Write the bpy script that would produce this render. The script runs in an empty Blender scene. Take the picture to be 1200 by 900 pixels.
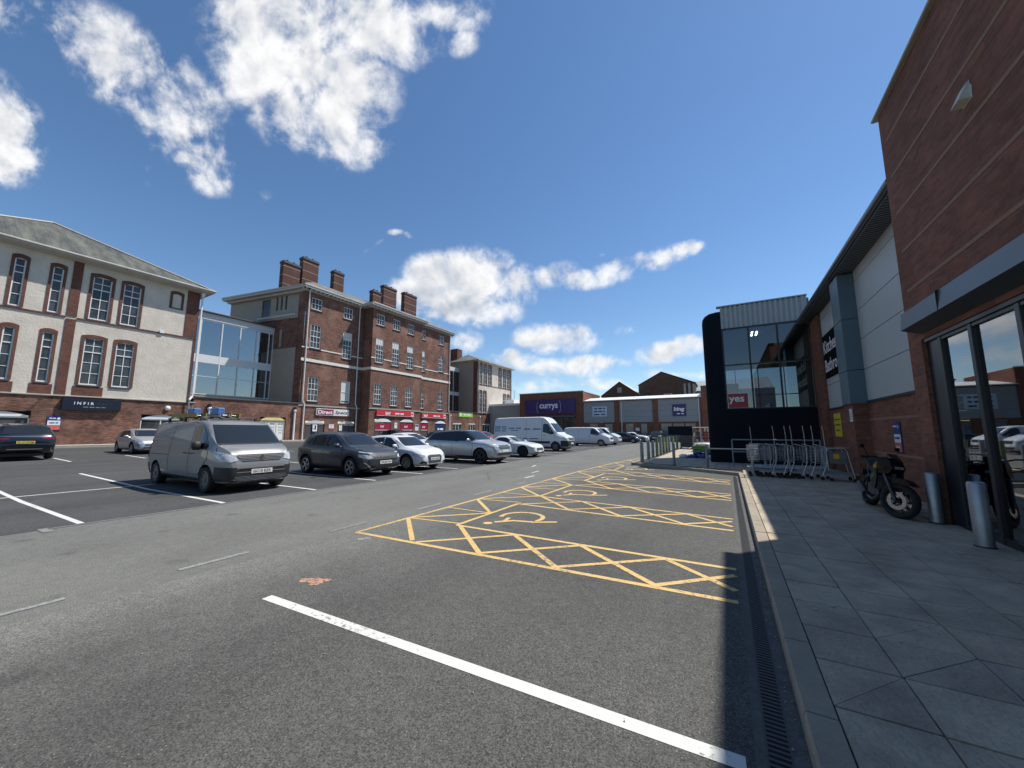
import bpy, bmesh, math, random
from mathutils import Matrix, Vector
from mathutils.bvhtree import BVHTree
R = math.radians
random.seed(7)
scene = bpy.context.scene
COL = scene.collection

# ------------------------------------------------------------------ camera
cam_d = bpy.data.cameras.new("camera")
cam = bpy.data.objects.new("camera", cam_d)
COL.objects.link(cam)
cam_d.sensor_width = 36.0
cam_d.lens = 13.05
cam_d.clip_start = 0.05
cam_d.clip_end = 6000
cam.location = (0, 0, 1.6)
cam.rotation_euler = (R(90 + 7.2), 0, R(29.9))
scene.camera = cam

# ------------------------------------------------------------------ sun and sky
SUN_DIR = Vector((3.1, 3.7, 7.9)).normalized()          # towards the sun
sun_el = math.asin(SUN_DIR.z)
sun_az = math.atan2(SUN_DIR.x, SUN_DIR.y)               # clockwise from +Y
sd = bpy.data.lights.new("sun", 'SUN')
sd.energy = 4.2
sd.angle = R(0.53)
sd.color = (1.0, 0.955, 0.89)
sun = bpy.data.objects.new("sun", sd)
COL.objects.link(sun)
sun.rotation_euler = SUN_DIR.to_track_quat('Z', 'Y').to_euler()

world = bpy.data.worlds.new("World")
scene.world = world
world.use_nodes = True
wn = world.node_tree
wn.nodes.clear()


def wnode(t, **kw):
    n = wn.nodes.new(t)
    for k, v in kw.items():
        setattr(n, k, v)
    return n


def wmath(op, a, b=None, clamp=False):
    n = wnode('ShaderNodeMath', operation=op, use_clamp=clamp)
    for i, v in enumerate((a, b)):
        if v is None:
            continue
        if isinstance(v, (int, float)):
            n.inputs[i].default_value = v
        else:
            wn.links.new(v, n.inputs[i])
    return n.outputs[0]


def wvec(op, a, b=None):
    n = wnode('ShaderNodeVectorMath', operation=op)
    for i, v in enumerate((a, b)):
        if v is None:
            continue
        if isinstance(v, (tuple, list)):
            n.inputs[i].default_value = v
        else:
            wn.links.new(v, n.inputs[i])
    return n


sky = wnode('ShaderNodeTexSky', sky_type='NISHITA')
sky.sun_disc = False
sky.sun_elevation = sun_el
sky.sun_rotation = sun_az
sky.altitude = 50
sky.air_density = 1.0
sky.dust_density = 0.1
sky.ozone_density = 2.4
tc = wnode('ShaderNodeTexCoord')
dirv = wvec('NORMALIZE', tc.outputs['Generated']).outputs[0]
E0 = (-0.46985, 0.81380, 0.34202)
E1 = (0.86603, 0.5, 0.0)
E2 = (0.17101, -0.29620, 0.93969)
d0 = wvec('DOT_PRODUCT', dirv, E0).outputs['Value']
d1 = wvec('DOT_PRODUCT', dirv, E1).outputs['Value']
d2 = wvec('DOT_PRODUCT', dirv, E2).outputs['Value']
d0c = wmath('MAXIMUM', d0, 0.05)
cu = wmath('DIVIDE', d1, d0c)
cv = wmath('DIVIDE', d2, d0c)
comb = wnode('ShaderNodeCombineXYZ')
wn.links.new(cu, comb.inputs[0])
wn.links.new(cv, comb.inputs[1])
P2 = comb.outputs[0]
# the clouds of the photograph, as ellipses on the sky (u, v, half width, half height, turn)
CLOUDS = [(-1.048, 0.612, 0.16, 0.06, -9, .62), (-0.904, 0.53, 0.143, 0.096, -35, .9), (-0.785, 0.435, 0.108, 0.108, -41, 1),
 (-0.749, 0.325, 0.084, 0.067, -30, 1), (-0.933, 0.314, 0.058, 0.019, 0, .6), (-0.66, 0.50, 0.09, 0.05, -40, .5), (-1.202, 0.398, 0.081, 0.109, 0, 1.2),
 (-1.232, 0.353, 0.094, 0.077, 0, 1.2), (-0.525, 0.572, 0.171, 0.134, 0, 1.25), (-0.408, 0.479, 0.13, 0.147, -18, 1.25),
 (-0.327, 0.605, 0.193, 0.082, 0, 1.1), (-0.504, 0.426, 0.111, 0.081, 0, 1), (-0.384, 0.372, 0.092, 0.063, 0, 1),
 (-0.595, 0.621, 0.096, 0.073, 0, 1), (-0.152, 0.634, 0.105, 0.051, 0, 1), (-0.115, 0.576, 0.043, 0.036, 0, .7),
 (-0.607, 0.249, 0.03, 0.024, 0, .34), (-0.366, 0.122, 0.034, 0.012, 25, .62), (-0.340, 0.142, 0.022, 0.010, 30, .6), (-0.293, 0.166, 0.030, 0.009, 0, .6), (-0.262, 0.160, 0.018, 0.010, -30, .55),
 (-0.197, 0.063, 0.084, 0.055, 0, 1.1), (-0.087, 0.063, 0.11, 0.068, 0, 1.2), (-0.133, -0.024, 0.15, 0.052, 0, 1.2),
 (-0.222, 0.003, 0.101, 0.061, 0, 1.2), (0.013, 0.039, 0.093, 0.052, 0, 1.1), (0.09, 0.052, 0.088, 0.039, 10, 1),
 (0.175, 0.05, 0.071, 0.028, 0, 1), (0.271, 0.072, 0.074, 0.034, 15, 1), (0.37, 0.101, 0.086, 0.03, 15, 1),
 (0.444, 0.126, 0.051, 0.021, 10, 1), (0.233, 0.114, 0.016, 0.012, 0, .5), (0.117, -0.105, 0.115, 0.045, 0, 1.0),
 (0.002, -0.165, 0.081, 0.038, 0, .95), (0.13, -0.184, 0.145, 0.036, 0, .95), (0.223, -0.167, 0.098, 0.024, 0, .9),
 (0.096, -0.227, 0.118, 0.033, 0, .9), (0.25, -0.227, 0.09, 0.021, 0, .8), (0.306, -0.079, 0.036, 0.018, 15, .6),
 (0.446, -0.137, 0.11, 0.034, 8, 1), (0.497, -0.118, 0.069, 0.03, 0, 1), (0.459, -0.198, 0.094, 0.02, 0, .8),
 (-0.124, -0.109, 0.055, 0.035, 0, .9), (-0.249, -0.082, 0.136, 0.055, -10, 1), (-0.9, 0.278, 0.021, 0.016, 0, .3),
 # further clouds outside the frame, of the same kind
 (-1.7, 0.35, 0.35, 0.22, -15, 1.1), (-2.0, 0.0, 0.5, 0.16, -5, 1.0), (-1.75, -0.2, 0.4, 0.07, 0, .9), (1.9, 0.5, 0.25, 0.14, 10, .9), (-0.7, 1.2, 0.4, 0.2, 0, 1.0)]


def wnoise(vec, scale, detail, rough, dist=0.0):
    n = wnode('ShaderNodeTexNoise')
    n.inputs['Scale'].default_value = scale
    n.inputs['Detail'].default_value = detail
    n.inputs['Roughness'].default_value = rough
    n.inputs['Distortion'].default_value = dist
    wn.links.new(vec, n.inputs['Vector'])
    return n.outputs['Fac']


dens = None
for (a, b, rx, ry, t, amp) in CLOUDS:
    m = wnode('ShaderNodeMapping', vector_type='TEXTURE')
    m.inputs['Location'].default_value = (a, b, 0)
    m.inputs['Rotation'].default_value = (0, 0, R(t))
    m.inputs['Scale'].default_value = (rx * 1.12, ry * 1.12, 1)
    wn.links.new(P2, m.inputs['Vector'])
    ln = wvec('LENGTH', m.outputs[0]).outputs['Value']
    mr = wnode('ShaderNodeMapRange', interpolation_type='SMOOTHSTEP')
    mr.inputs['From Min'].default_value = 1.45
    mr.inputs['From Max'].default_value = 0.15
    mr.inputs['To Min'].default_value = 0
    mr.inputs['To Max'].default_value = amp
    wn.links.new(ln, mr.inputs['Value'])
    dens = mr.outputs[0] if dens is None else wmath('MAXIMUM', dens, mr.outputs[0])
n1 = wnoise(P2, 7.0, 10, 0.60, 0.25)
n2 = wnoise(P2, 22.0, 7, 0.65, 0.2)
nn = wmath('ADD', wmath('MULTIPLY', wmath('SUBTRACT', n1, 0.5), 3.3), wmath('MULTIPLY', wmath('SUBTRACT', n2, 0.5), 1.05))
gate = wnode('ShaderNodeMapRange')
gate.inputs['From Min'].default_value = 0.0
gate.inputs['From Max'].default_value = 0.55
wn.links.new(dens, gate.inputs['Value'])
dd = wmath('ADD', dens, wmath('MULTIPLY', nn, gate.outputs[0]))
al = wnode('ShaderNodeMapRange', interpolation_type='SMOOTHSTEP')
al.inputs['From Min'].default_value = 0.26
al.inputs['From Max'].default_value = 1.22
al.inputs['To Max'].default_value = 0.97
wn.links.new(dd, al.inputs['Value'])
front = wnode('ShaderNodeMapRange')
front.inputs['From Min'].default_value = 0.05
front.inputs['From Max'].default_value = 0.2
wn.links.new(d0, front.inputs['Value'])
alpha = wmath('MULTIPLY', al.outputs[0], front.outputs[0])
# light and shade of the clouds themselves: thick parts and bases greyer, rims white
n3 = wnoise(P2, 5.0, 4, 0.5, 0.2)
offv = wvec('ADD', P2, (0.014, 0.03, 0)).outputs[0]
n1b = wnoise(offv, 7.0, 4, 0.5, 0.25)
n1c = wnoise(P2, 7.0, 4, 0.5, 0.25)
rel = wmath('MULTIPLY', wmath('SUBTRACT', n1c, n1b), 1.3)
sh = wnode('ShaderNodeMapRange', interpolation_type='SMOOTHSTEP')
sh.inputs['From Min'].default_value = 0.75
sh.inputs['From Max'].default_value = 1.9
sh.inputs['To Min'].default_value = 0.0
sh.inputs['To Max'].default_value = 0.24
wn.links.new(wmath('ADD', dd, wmath('MULTIPLY', wmath('SUBTRACT', n3, 0.5), 0.6)), sh.inputs['Value'])
lum = wmath('ADD', wmath('SUBTRACT', 0.70, sh.outputs[0]), rel)
lumc = wnode('ShaderNodeClamp')
lumc.inputs['Min'].default_value = 0.44
lumc.inputs['Max'].default_value = 0.72
wn.links.new(lum, lumc.inputs['Value'])
ccol = wnode('ShaderNodeMixRGB', blend_type='MIX')
ccol.inputs[1].default_value = (0.80, 0.87, 1.0, 1)
ccol.inputs[2].default_value = (1.0, 1.0, 1.0, 1)
wn.links.new(wmath('MULTIPLY', wmath('SUBTRACT', lumc.outputs[0], 0.42), 4.2, True), ccol.inputs[0])
bg1 = wnode('ShaderNodeBackground')
bg1.inputs['Strength'].default_value = 0.098
hs = wnode('ShaderNodeHueSaturation')
hs.inputs['Saturation'].default_value = 1.13
wn.links.new(sky.outputs[0], hs.inputs['Color'])
wn.links.new(hs.outputs[0], bg1.inputs['Color'])
bg2 = wnode('ShaderNodeBackground')
wn.links.new(ccol.outputs[0], bg2.inputs['Color'])
wn.links.new(lumc.outputs[0], bg2.inputs['Strength'])
mixs = wnode('ShaderNodeMixShader')
wn.links.new(alpha, mixs.inputs[0])
wn.links.new(bg1.outputs[0], mixs.inputs[1])
wn.links.new(bg2.outputs[0], mixs.inputs[2])
wo = wnode('ShaderNodeOutputWorld')
wn.links.new(mixs.outputs[0], wo.inputs[0])

scene.view_settings.view_transform = 'Standard'
scene.view_settings.look = 'None'
scene.view_settings.exposure = 0.5
scene.view_settings.gamma = 1.0
try:
    scene.cycles.max_bounces = 8
    scene.cycles.caustics_reflective = False
    scene.cycles.caustics_refractive = False
    scene.cycles.sample_clamp_indirect = 6
except Exception:
    pass

# ------------------------------------------------------------------ materials
MAT = {}


def nt(m):
    return m.node_tree.nodes, m.node_tree.links


def mat(name, col, rough=.6, metal=0.0, var=.12, vs=1.5, bump=0.0, bs=60, coat=0.0, spec=.5, speck=0.0, emit=None, world=False):
    """plain procedural material: base colour broken up by two noises, fine relief"""
    if name in MAT:
        return MAT[name]
    m = bpy.data.materials.new(name)
    m.use_nodes = True
    N, L = nt(m)
    b = N['Principled BSDF']
    b.inputs['Roughness'].default_value = rough
    b.inputs['Metallic'].default_value = metal
    b.inputs['Specular IOR Level'].default_value = spec
    if coat:
        b.inputs['Coat Weight'].default_value = coat
        b.inputs['Coat Roughness'].default_value = .04
    if emit:
        b.inputs['Emission Color'].default_value = (*col, 1)
        b.inputs['Emission Strength'].default_value = emit
    c = (*col, 1)
    b.inputs['Base Color'].default_value = c
    if world:
        src = N.new('ShaderNodeNewGeometry').outputs['Position']
    else:
        src = N.new('ShaderNodeTexCoord').outputs['Object']
    if var:
        n = N.new('ShaderNodeTexNoise')
        n.inputs['Scale'].default_value = vs
        n.inputs['Detail'].default_value = 6
        n.inputs['Roughness'].default_value = .62
        L.new(src, n.inputs['Vector'])
        r = N.new('ShaderNodeMapRange')
        r.inputs['From Min'].default_value = .28
        r.inputs['From Max'].default_value = .72
        r.inputs['To Min'].default_value = 1 - var
        r.inputs['To Max'].default_value = 1 + var
        L.new(n.outputs['Fac'], r.inputs['Value'])
        mx = N.new('ShaderNodeVectorMath')
        mx.operation = 'SCALE'
        mx.inputs[0].default_value = col
        L.new(r.outputs[0], mx.inputs['Scale'])
        L.new(mx.outputs[0], b.inputs['Base Color'])
        if not metal and rough > .3:
            rr = N.new('ShaderNodeMapRange')
            rr.inputs['To Min'].default_value = max(0.02, rough - .12)
            rr.inputs['To Max'].default_value = min(1, rough + .12)
            L.new(n.outputs['Fac'], rr.inputs['Value'])
            L.new(rr.outputs[0], b.inputs['Roughness'])
    if bump:
        n2_ = N.new('ShaderNodeTexNoise')
        n2_.inputs['Scale'].default_value = bs
        n2_.inputs['Detail'].default_value = 4
        L.new(src, n2_.inputs['Vector'])
        bp = N.new('ShaderNodeBump')
        bp.inputs['Strength'].default_value = bump
        bp.inputs['Distance'].default_value = .02
        L.new(n2_.outputs['Fac'], bp.inputs['Height'])
        L.new(bp.outputs[0], b.inputs['Normal'])
    MAT[name] = m
    return m


def wall_uv(N, L):
    """world metres along the wall and up it, whichever way the wall faces"""
    g = N.new('ShaderNodeNewGeometry')
    sp = N.new('ShaderNodeSeparateXYZ')
    L.new(g.outputs['Position'], sp.inputs[0])
    sn = N.new('ShaderNodeSeparateXYZ')
    L.new(g.outputs['True Normal'], sn.inputs[0])
    ab = N.new('ShaderNodeMath'); ab.operation = 'ABSOLUTE'
    L.new(sn.outputs[0], ab.inputs[0])
    gt = N.new('ShaderNodeMath'); gt.operation = 'GREATER_THAN'; gt.inputs[1].default_value = .6
    L.new(ab.outputs[0], gt.inputs[0])
    mx = N.new('ShaderNodeMix'); mx.data_type = 'FLOAT'
    L.new(gt.outputs[0], mx.inputs[0]); L.new(sp.outputs[0], mx.inputs[2]); L.new(sp.outputs[1], mx.inputs[3])
    cb = N.new('ShaderNodeCombineXYZ')
    L.new(mx.outputs[0], cb.inputs[0]); L.new(sp.outputs[2], cb.inputs[1])
    return cb.outputs[0], g.outputs['Position']


def brick_mat(name, c1, c2, mortar, patch=None, patch_amt=.0, rough=.85, dirt=.25):
    m = bpy.data.materials.new(name)
    m.use_nodes = True
    N, L = nt(m)
    b = N['Principled BSDF']
    b.inputs['Roughness'].default_value = rough
    b.inputs['Specular IOR Level'].default_value = .25
    uv, pos = wall_uv(N, L)
    bt = N.new('ShaderNodeTexBrick')
    bt.inputs['Scale'].default_value = 1
    bt.inputs['Brick Width'].default_value = .225
    bt.inputs['Row Height'].default_value = .075
    bt.inputs['Mortar Size'].default_value = .006
    bt.inputs['Mortar Smooth'].default_value = .3
    bt.inputs['Bias'].default_value = -.1
    bt.inputs['Color1'].default_value = (*c1, 1)
    bt.inputs['Color2'].default_value = (*c2, 1)
    bt.inputs['Mortar'].default_value = (*mortar, 1)
    L.new(uv, bt.inputs['Vector'])
    n = N.new('ShaderNodeTexNoise'); n.inputs['Scale'].default_value = .9; n.inputs['Detail'].default_value = 7; n.inputs['Roughness'].default_value = .65
    L.new(pos, n.inputs['Vector'])
    # streaks: noise squeezed along the wall, one course high
    mp = N.new('ShaderNodeMapping'); mp.inputs['Scale'].default_value = (2.2, 9, 1); L.new(uv, mp.inputs[0])
    n3_ = N.new('ShaderNodeTexNoise'); n3_.inputs['Scale'].default_value = 1; n3_.inputs['Detail'].default_value = 5; n3_.inputs['Roughness'].default_value = .7
    L.new(mp.outputs[0], n3_.inputs['Vector'])
    ad = N.new('ShaderNodeMath'); ad.operation = 'ADD'
    L.new(n.outputs['Fac'], ad.inputs[0]); L.new(n3_.outputs['Fac'], ad.inputs[1])
    r = N.new('ShaderNodeMapRange'); r.inputs['From Min'].default_value = .7; r.inputs['From Max'].default_value = 1.3
    r.inputs['To Min'].default_value = 1 - dirt; r.inputs['To Max'].default_value = 1 + dirt
    L.new(ad.outputs[0], r.inputs['Value'])
    sc = N.new('ShaderNodeVectorMath'); sc.operation = 'SCALE'
    L.new(bt.outputs['Color'], sc.inputs[0]); L.new(r.outputs[0], sc.inputs['Scale'])
    out = sc.outputs[0]
    if patch:
        n4 = N.new('ShaderNodeTexNoise'); n4.inputs['Scale'].default_value = .38; n4.inputs['Detail'].default_value = 4; n4.inputs['Roughness'].default_value = .6
        L.new(pos, n4.inputs['Vector'])
        r4 = N.new('ShaderNodeMapRange'); r4.interpolation_type = 'SMOOTHSTEP'
        r4.inputs['From Min'].default_value = .54; r4.inputs['From Max'].default_value = .66; r4.inputs['To Max'].default_value = patch_amt
        L.new(n4.outputs['Fac'], r4.inputs['Value'])
        mx = N.new('ShaderNodeMixRGB'); mx.inputs[2].default_value = (*patch, 1)
        L.new(r4.outputs[0], mx.inputs[0]); L.new(out, mx.inputs[1])
        out = mx.outputs[0]
    L.new(out, b.inputs['Base Color'])
    bp = N.new('ShaderNodeBump'); bp.inputs['Strength'].default_value = .5; bp.inputs['Distance'].default_value = .008
    inv = N.new('ShaderNodeMath'); inv.operation = 'SUBTRACT'; inv.inputs[0].default_value = 1
    L.new(bt.outputs['Fac'], inv.inputs[1]); L.new(inv.outputs[0], bp.inputs['Height']); L.new(bp.outputs[0], b.inputs['Normal'])
    MAT[name] = m
    return m


def asphalt_mat(name, col, patch=.16, speck=.5, seed=0, edge=None):
    m = bpy.data.materials.new(name)
    m.use_nodes = True
    N, L = nt(m)
    b = N['Principled BSDF']
    b.inputs['Roughness'].default_value = .88
    b.inputs['Specular IOR Level'].default_value = .25
    g = N.new('ShaderNodeNewGeometry')
    P = g.outputs['Position']

    def noise(s, d, r, vec=None):
        n = N.new('ShaderNodeTexNoise'); n.inputs['Scale'].default_value = s; n.inputs['Detail'].default_value = d; n.inputs['Roughness'].default_value = r
        mp = N.new('ShaderNodeMapping'); mp.inputs['Location'].default_value = (seed * 7.3, seed * 3.1, 0)
        if vec: mp.inputs['Scale'].default_value = vec
        L.new(P, mp.inputs[0]); L.new(mp.outputs[0], n.inputs['Vector'])
        return n.outputs['Fac']

    def mr(v, a, b_, c, d):
        r = N.new('ShaderNodeMapRange'); r.inputs[1].default_value = a; r.inputs[2].default_value = b_; r.inputs[3].default_value = c; r.inputs[4].default_value = d
        L.new(v, r.inputs[0]); return r.outputs[0]

    def mul(a, b_):
        x = N.new('ShaderNodeMath'); x.operation = 'MULTIPLY'; L.new(a, x.inputs[0]); L.new(b_, x.inputs[1]); return x.outputs[0]

    big = mr(noise(.35, 5, .6), .3, .7, 1 - patch, 1 + patch)
    tracks = mr(noise(1.0, 4, .55, (1.1, .12, 1)), .32, .68, 1 - patch * .6, 1 + patch * .6)
    mid = mr(noise(9, 5, .7), .3, .7, .86, 1.14)
    vo = N.new('ShaderNodeTexVoronoi'); vo.inputs['Scale'].default_value = .95; vo.inputs['Randomness'].default_value = 1
    wv = N.new('ShaderNodeVectorMath'); wv.operation = 'ADD'
    nz = N.new('ShaderNodeTexNoise'); nz.inputs['Scale'].default_value = 6; nz.inputs['Detail'].default_value = 4; L.new(P, nz.inputs['Vector'])
    ns = N.new('ShaderNodeVectorMath'); ns.operation = 'SCALE'; ns.inputs['Scale'].default_value = .22; L.new(nz.outputs['Color'], ns.inputs[0])
    L.new(P, wv.inputs[0]); L.new(ns.outputs[0], wv.inputs[1]); L.new(wv.outputs[0], vo.inputs['Vector'])
    drip = mr(vo.outputs['Distance'], .04, .13, .66, 1.0)      # oil drips
    grain = mul(mr(noise(110, 3, .75), .36, .64, 1 - speck, 1 + speck), mul(mr(noise(42, 4, .8), .34, .66, .84, 1.16), drip))
    k = mul(mul(big, tracks), mul(mid, grain))
    v = N.new('ShaderNodeTexVoronoi'); v.inputs['Scale'].default_value = 75
    L.new(P, v.inputs['Vector'])
    spn = N.new('ShaderNodeSeparateXYZ'); L.new(v.outputs['Color'], spn.inputs[0])
    chip = mr(spn.outputs[0], .955, .97, 0, 1)
    near = mr(v.outputs['Distance'], .3, .22, 0, 1)
    chipm = mul(chip, near)
    sc = N.new('ShaderNodeVectorMath'); sc.operation = 'SCALE'; sc.inputs[0].default_value = col
    L.new(k, sc.inputs['Scale'])
    if edge:
        # the polished surface of the lane runs into the bays without a sharp line
        x0_, x1_, c2_ = edge
        sx = N.new('ShaderNodeSeparateXYZ'); L.new(P, sx.inputs[0])
        ad = N.new('ShaderNodeMath'); ad.operation = 'MULTIPLY_ADD'; ad.inputs[1].default_value = 1.6
        L.new(noise(.9, 5, .6), ad.inputs[0]); L.new(sx.outputs[0], ad.inputs[2])
        r_ = N.new('ShaderNodeMapRange'); r_.interpolation_type = 'SMOOTHSTEP'; r_.inputs[1].default_value = x0_ + .8; r_.inputs[2].default_value = x1_ + .8
        L.new(ad.outputs[0], r_.inputs[0])
        em = N.new('ShaderNodeMixRGB'); em.inputs[1].default_value = (*c2_, 1); em.inputs[2].default_value = (*col, 1)
        L.new(r_.outputs[0], em.inputs[0]); L.new(em.outputs[0], sc.inputs[0])
    mx = N.new('ShaderNodeMixRGB'); mx.inputs[2].default_value = (col[0] * 3.2, col[1] * 3.1, col[2] * 2.9, 1)
    L.new(chipm, mx.inputs[0]); L.new(sc.outputs[0], mx.inputs[1])
    L.new(mx.outputs[0], b.inputs['Base Color'])
    bp = N.new('ShaderNodeBump'); bp.inputs['Strength'].default_value = .55; bp.inputs['Distance'].default_value = .006
    L.new(noise(95, 3, .7), bp.inputs['Height']); L.new(bp.outputs[0], b.inputs['Normal'])
    MAT[name] = m
    return m


def paint_mat(name, col, under, wear=.5, seed=0):
    """road paint with worn holes in which the asphalt shows"""
    m = bpy.data.materials.new(name)
    m.use_nodes = True
    N, L = nt(m)
    b = N['Principled BSDF']
    b.inputs['Roughness'].default_value = .7
    g = N.new('ShaderNodeNewGeometry')
    n = N.new('ShaderNodeTexNoise'); n.inputs['Scale'].default_value = 22; n.inputs['Detail'].default_value = 8; n.inputs['Roughness'].default_value = .78
    L.new(g.outputs['Position'], n.inputs['Vector'])
    n2_ = N.new('ShaderNodeTexNoise'); n2_.inputs['Scale'].default_value = .8; n2_.inputs['Detail'].default_value = 3
    L.new(g.outputs['Position'], n2_.inputs['Vector'])
    ad = N.new('ShaderNodeMath'); ad.operation = 'MULTIPLY_ADD'; ad.inputs[1].default_value = .35
    L.new(n2_.outputs['Fac'], ad.inputs[0]); L.new(n.outputs['Fac'], ad.inputs[2])
    r = N.new('ShaderNodeMapRange'); r.inputs[1].default_value = .9 - wear * .4; r.inputs[2].default_value = .98 - wear * .33
    L.new(ad.outputs[0], r.inputs[0])
    mx = N.new('ShaderNodeMixRGB'); mx.inputs[1].default_value = (*col, 1); mx.inputs[2].default_value = (*under, 1)
    L.new(r.outputs[0], mx.inputs[0])
    sc = N.new('ShaderNodeVectorMath'); sc.operation = 'SCALE'
    r2 = N.new('ShaderNodeMapRange'); r2.inputs[3].default_value = .86; r2.inputs[4].default_value = 1.1
    L.new(n.outputs['Fac'], r2.inputs[0]); L.new(r2.outputs[0], sc.inputs['Scale']); L.new(mx.outputs[0], sc.inputs[0])
    L.new(sc.outputs[0], b.inputs['Base Color'])
    bp = N.new('ShaderNodeBump'); bp.inputs['Strength'].default_value = .4; bp.inputs['Distance'].default_value = .005
    n5 = N.new('ShaderNodeTexNoise'); n5.inputs['Scale'].default_value = 95
    L.new(g.outputs['Position'], n5.inputs['Vector']); L.new(n5.outputs['Fac'], bp.inputs['Height']); L.new(bp.outputs[0], b.inputs['Normal'])
    MAT[name] = m
    return m


def glass_mat(name, tint=(.5, .55, .6), dark=.0, trans=.6):
    """window glass: clear by a fixed amount, the rest a reflection that grows at grazing angles"""
    m = bpy.data.materials.new(name)
    m.use_nodes = True
    N, L = nt(m)
    N.remove(N['Principled BSDF'])
    o = N['Material Output']
    t = N.new('ShaderNodeBsdfTransparent'); t.inputs[0].default_value = (*tint, 1)
    gl = N.new('ShaderNodeBsdfGlossy'); gl.inputs['Roughness'].default_value = .015; gl.inputs['Color'].default_value = (.95, .97, 1, 1)
    f = N.new('ShaderNodeFresnel'); f.inputs[0].default_value = 1.6
    k = N.new('ShaderNodeMath'); k.operation = 'ADD'; k.use_clamp = True; k.inputs[1].default_value = dark
    L.new(f.outputs[0], k.inputs[0])
    s = N.new('ShaderNodeMixShader')
    L.new(k.outputs[0], s.inputs[0]); L.new(t.outputs[0], s.inputs[1]); L.new(gl.outputs[0], s.inputs[2])
    L.new(s.outputs[0], o.inputs[0])
    MAT[name] = m
    return m


# ------------------------------------------------------------------ mesh helpers
def Tf(x=0, y=0, z=0, rz=0):
    return Matrix.Translation((x, y, z)) @ Matrix.Rotation(R(rz), 4, 'Z')


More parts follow.
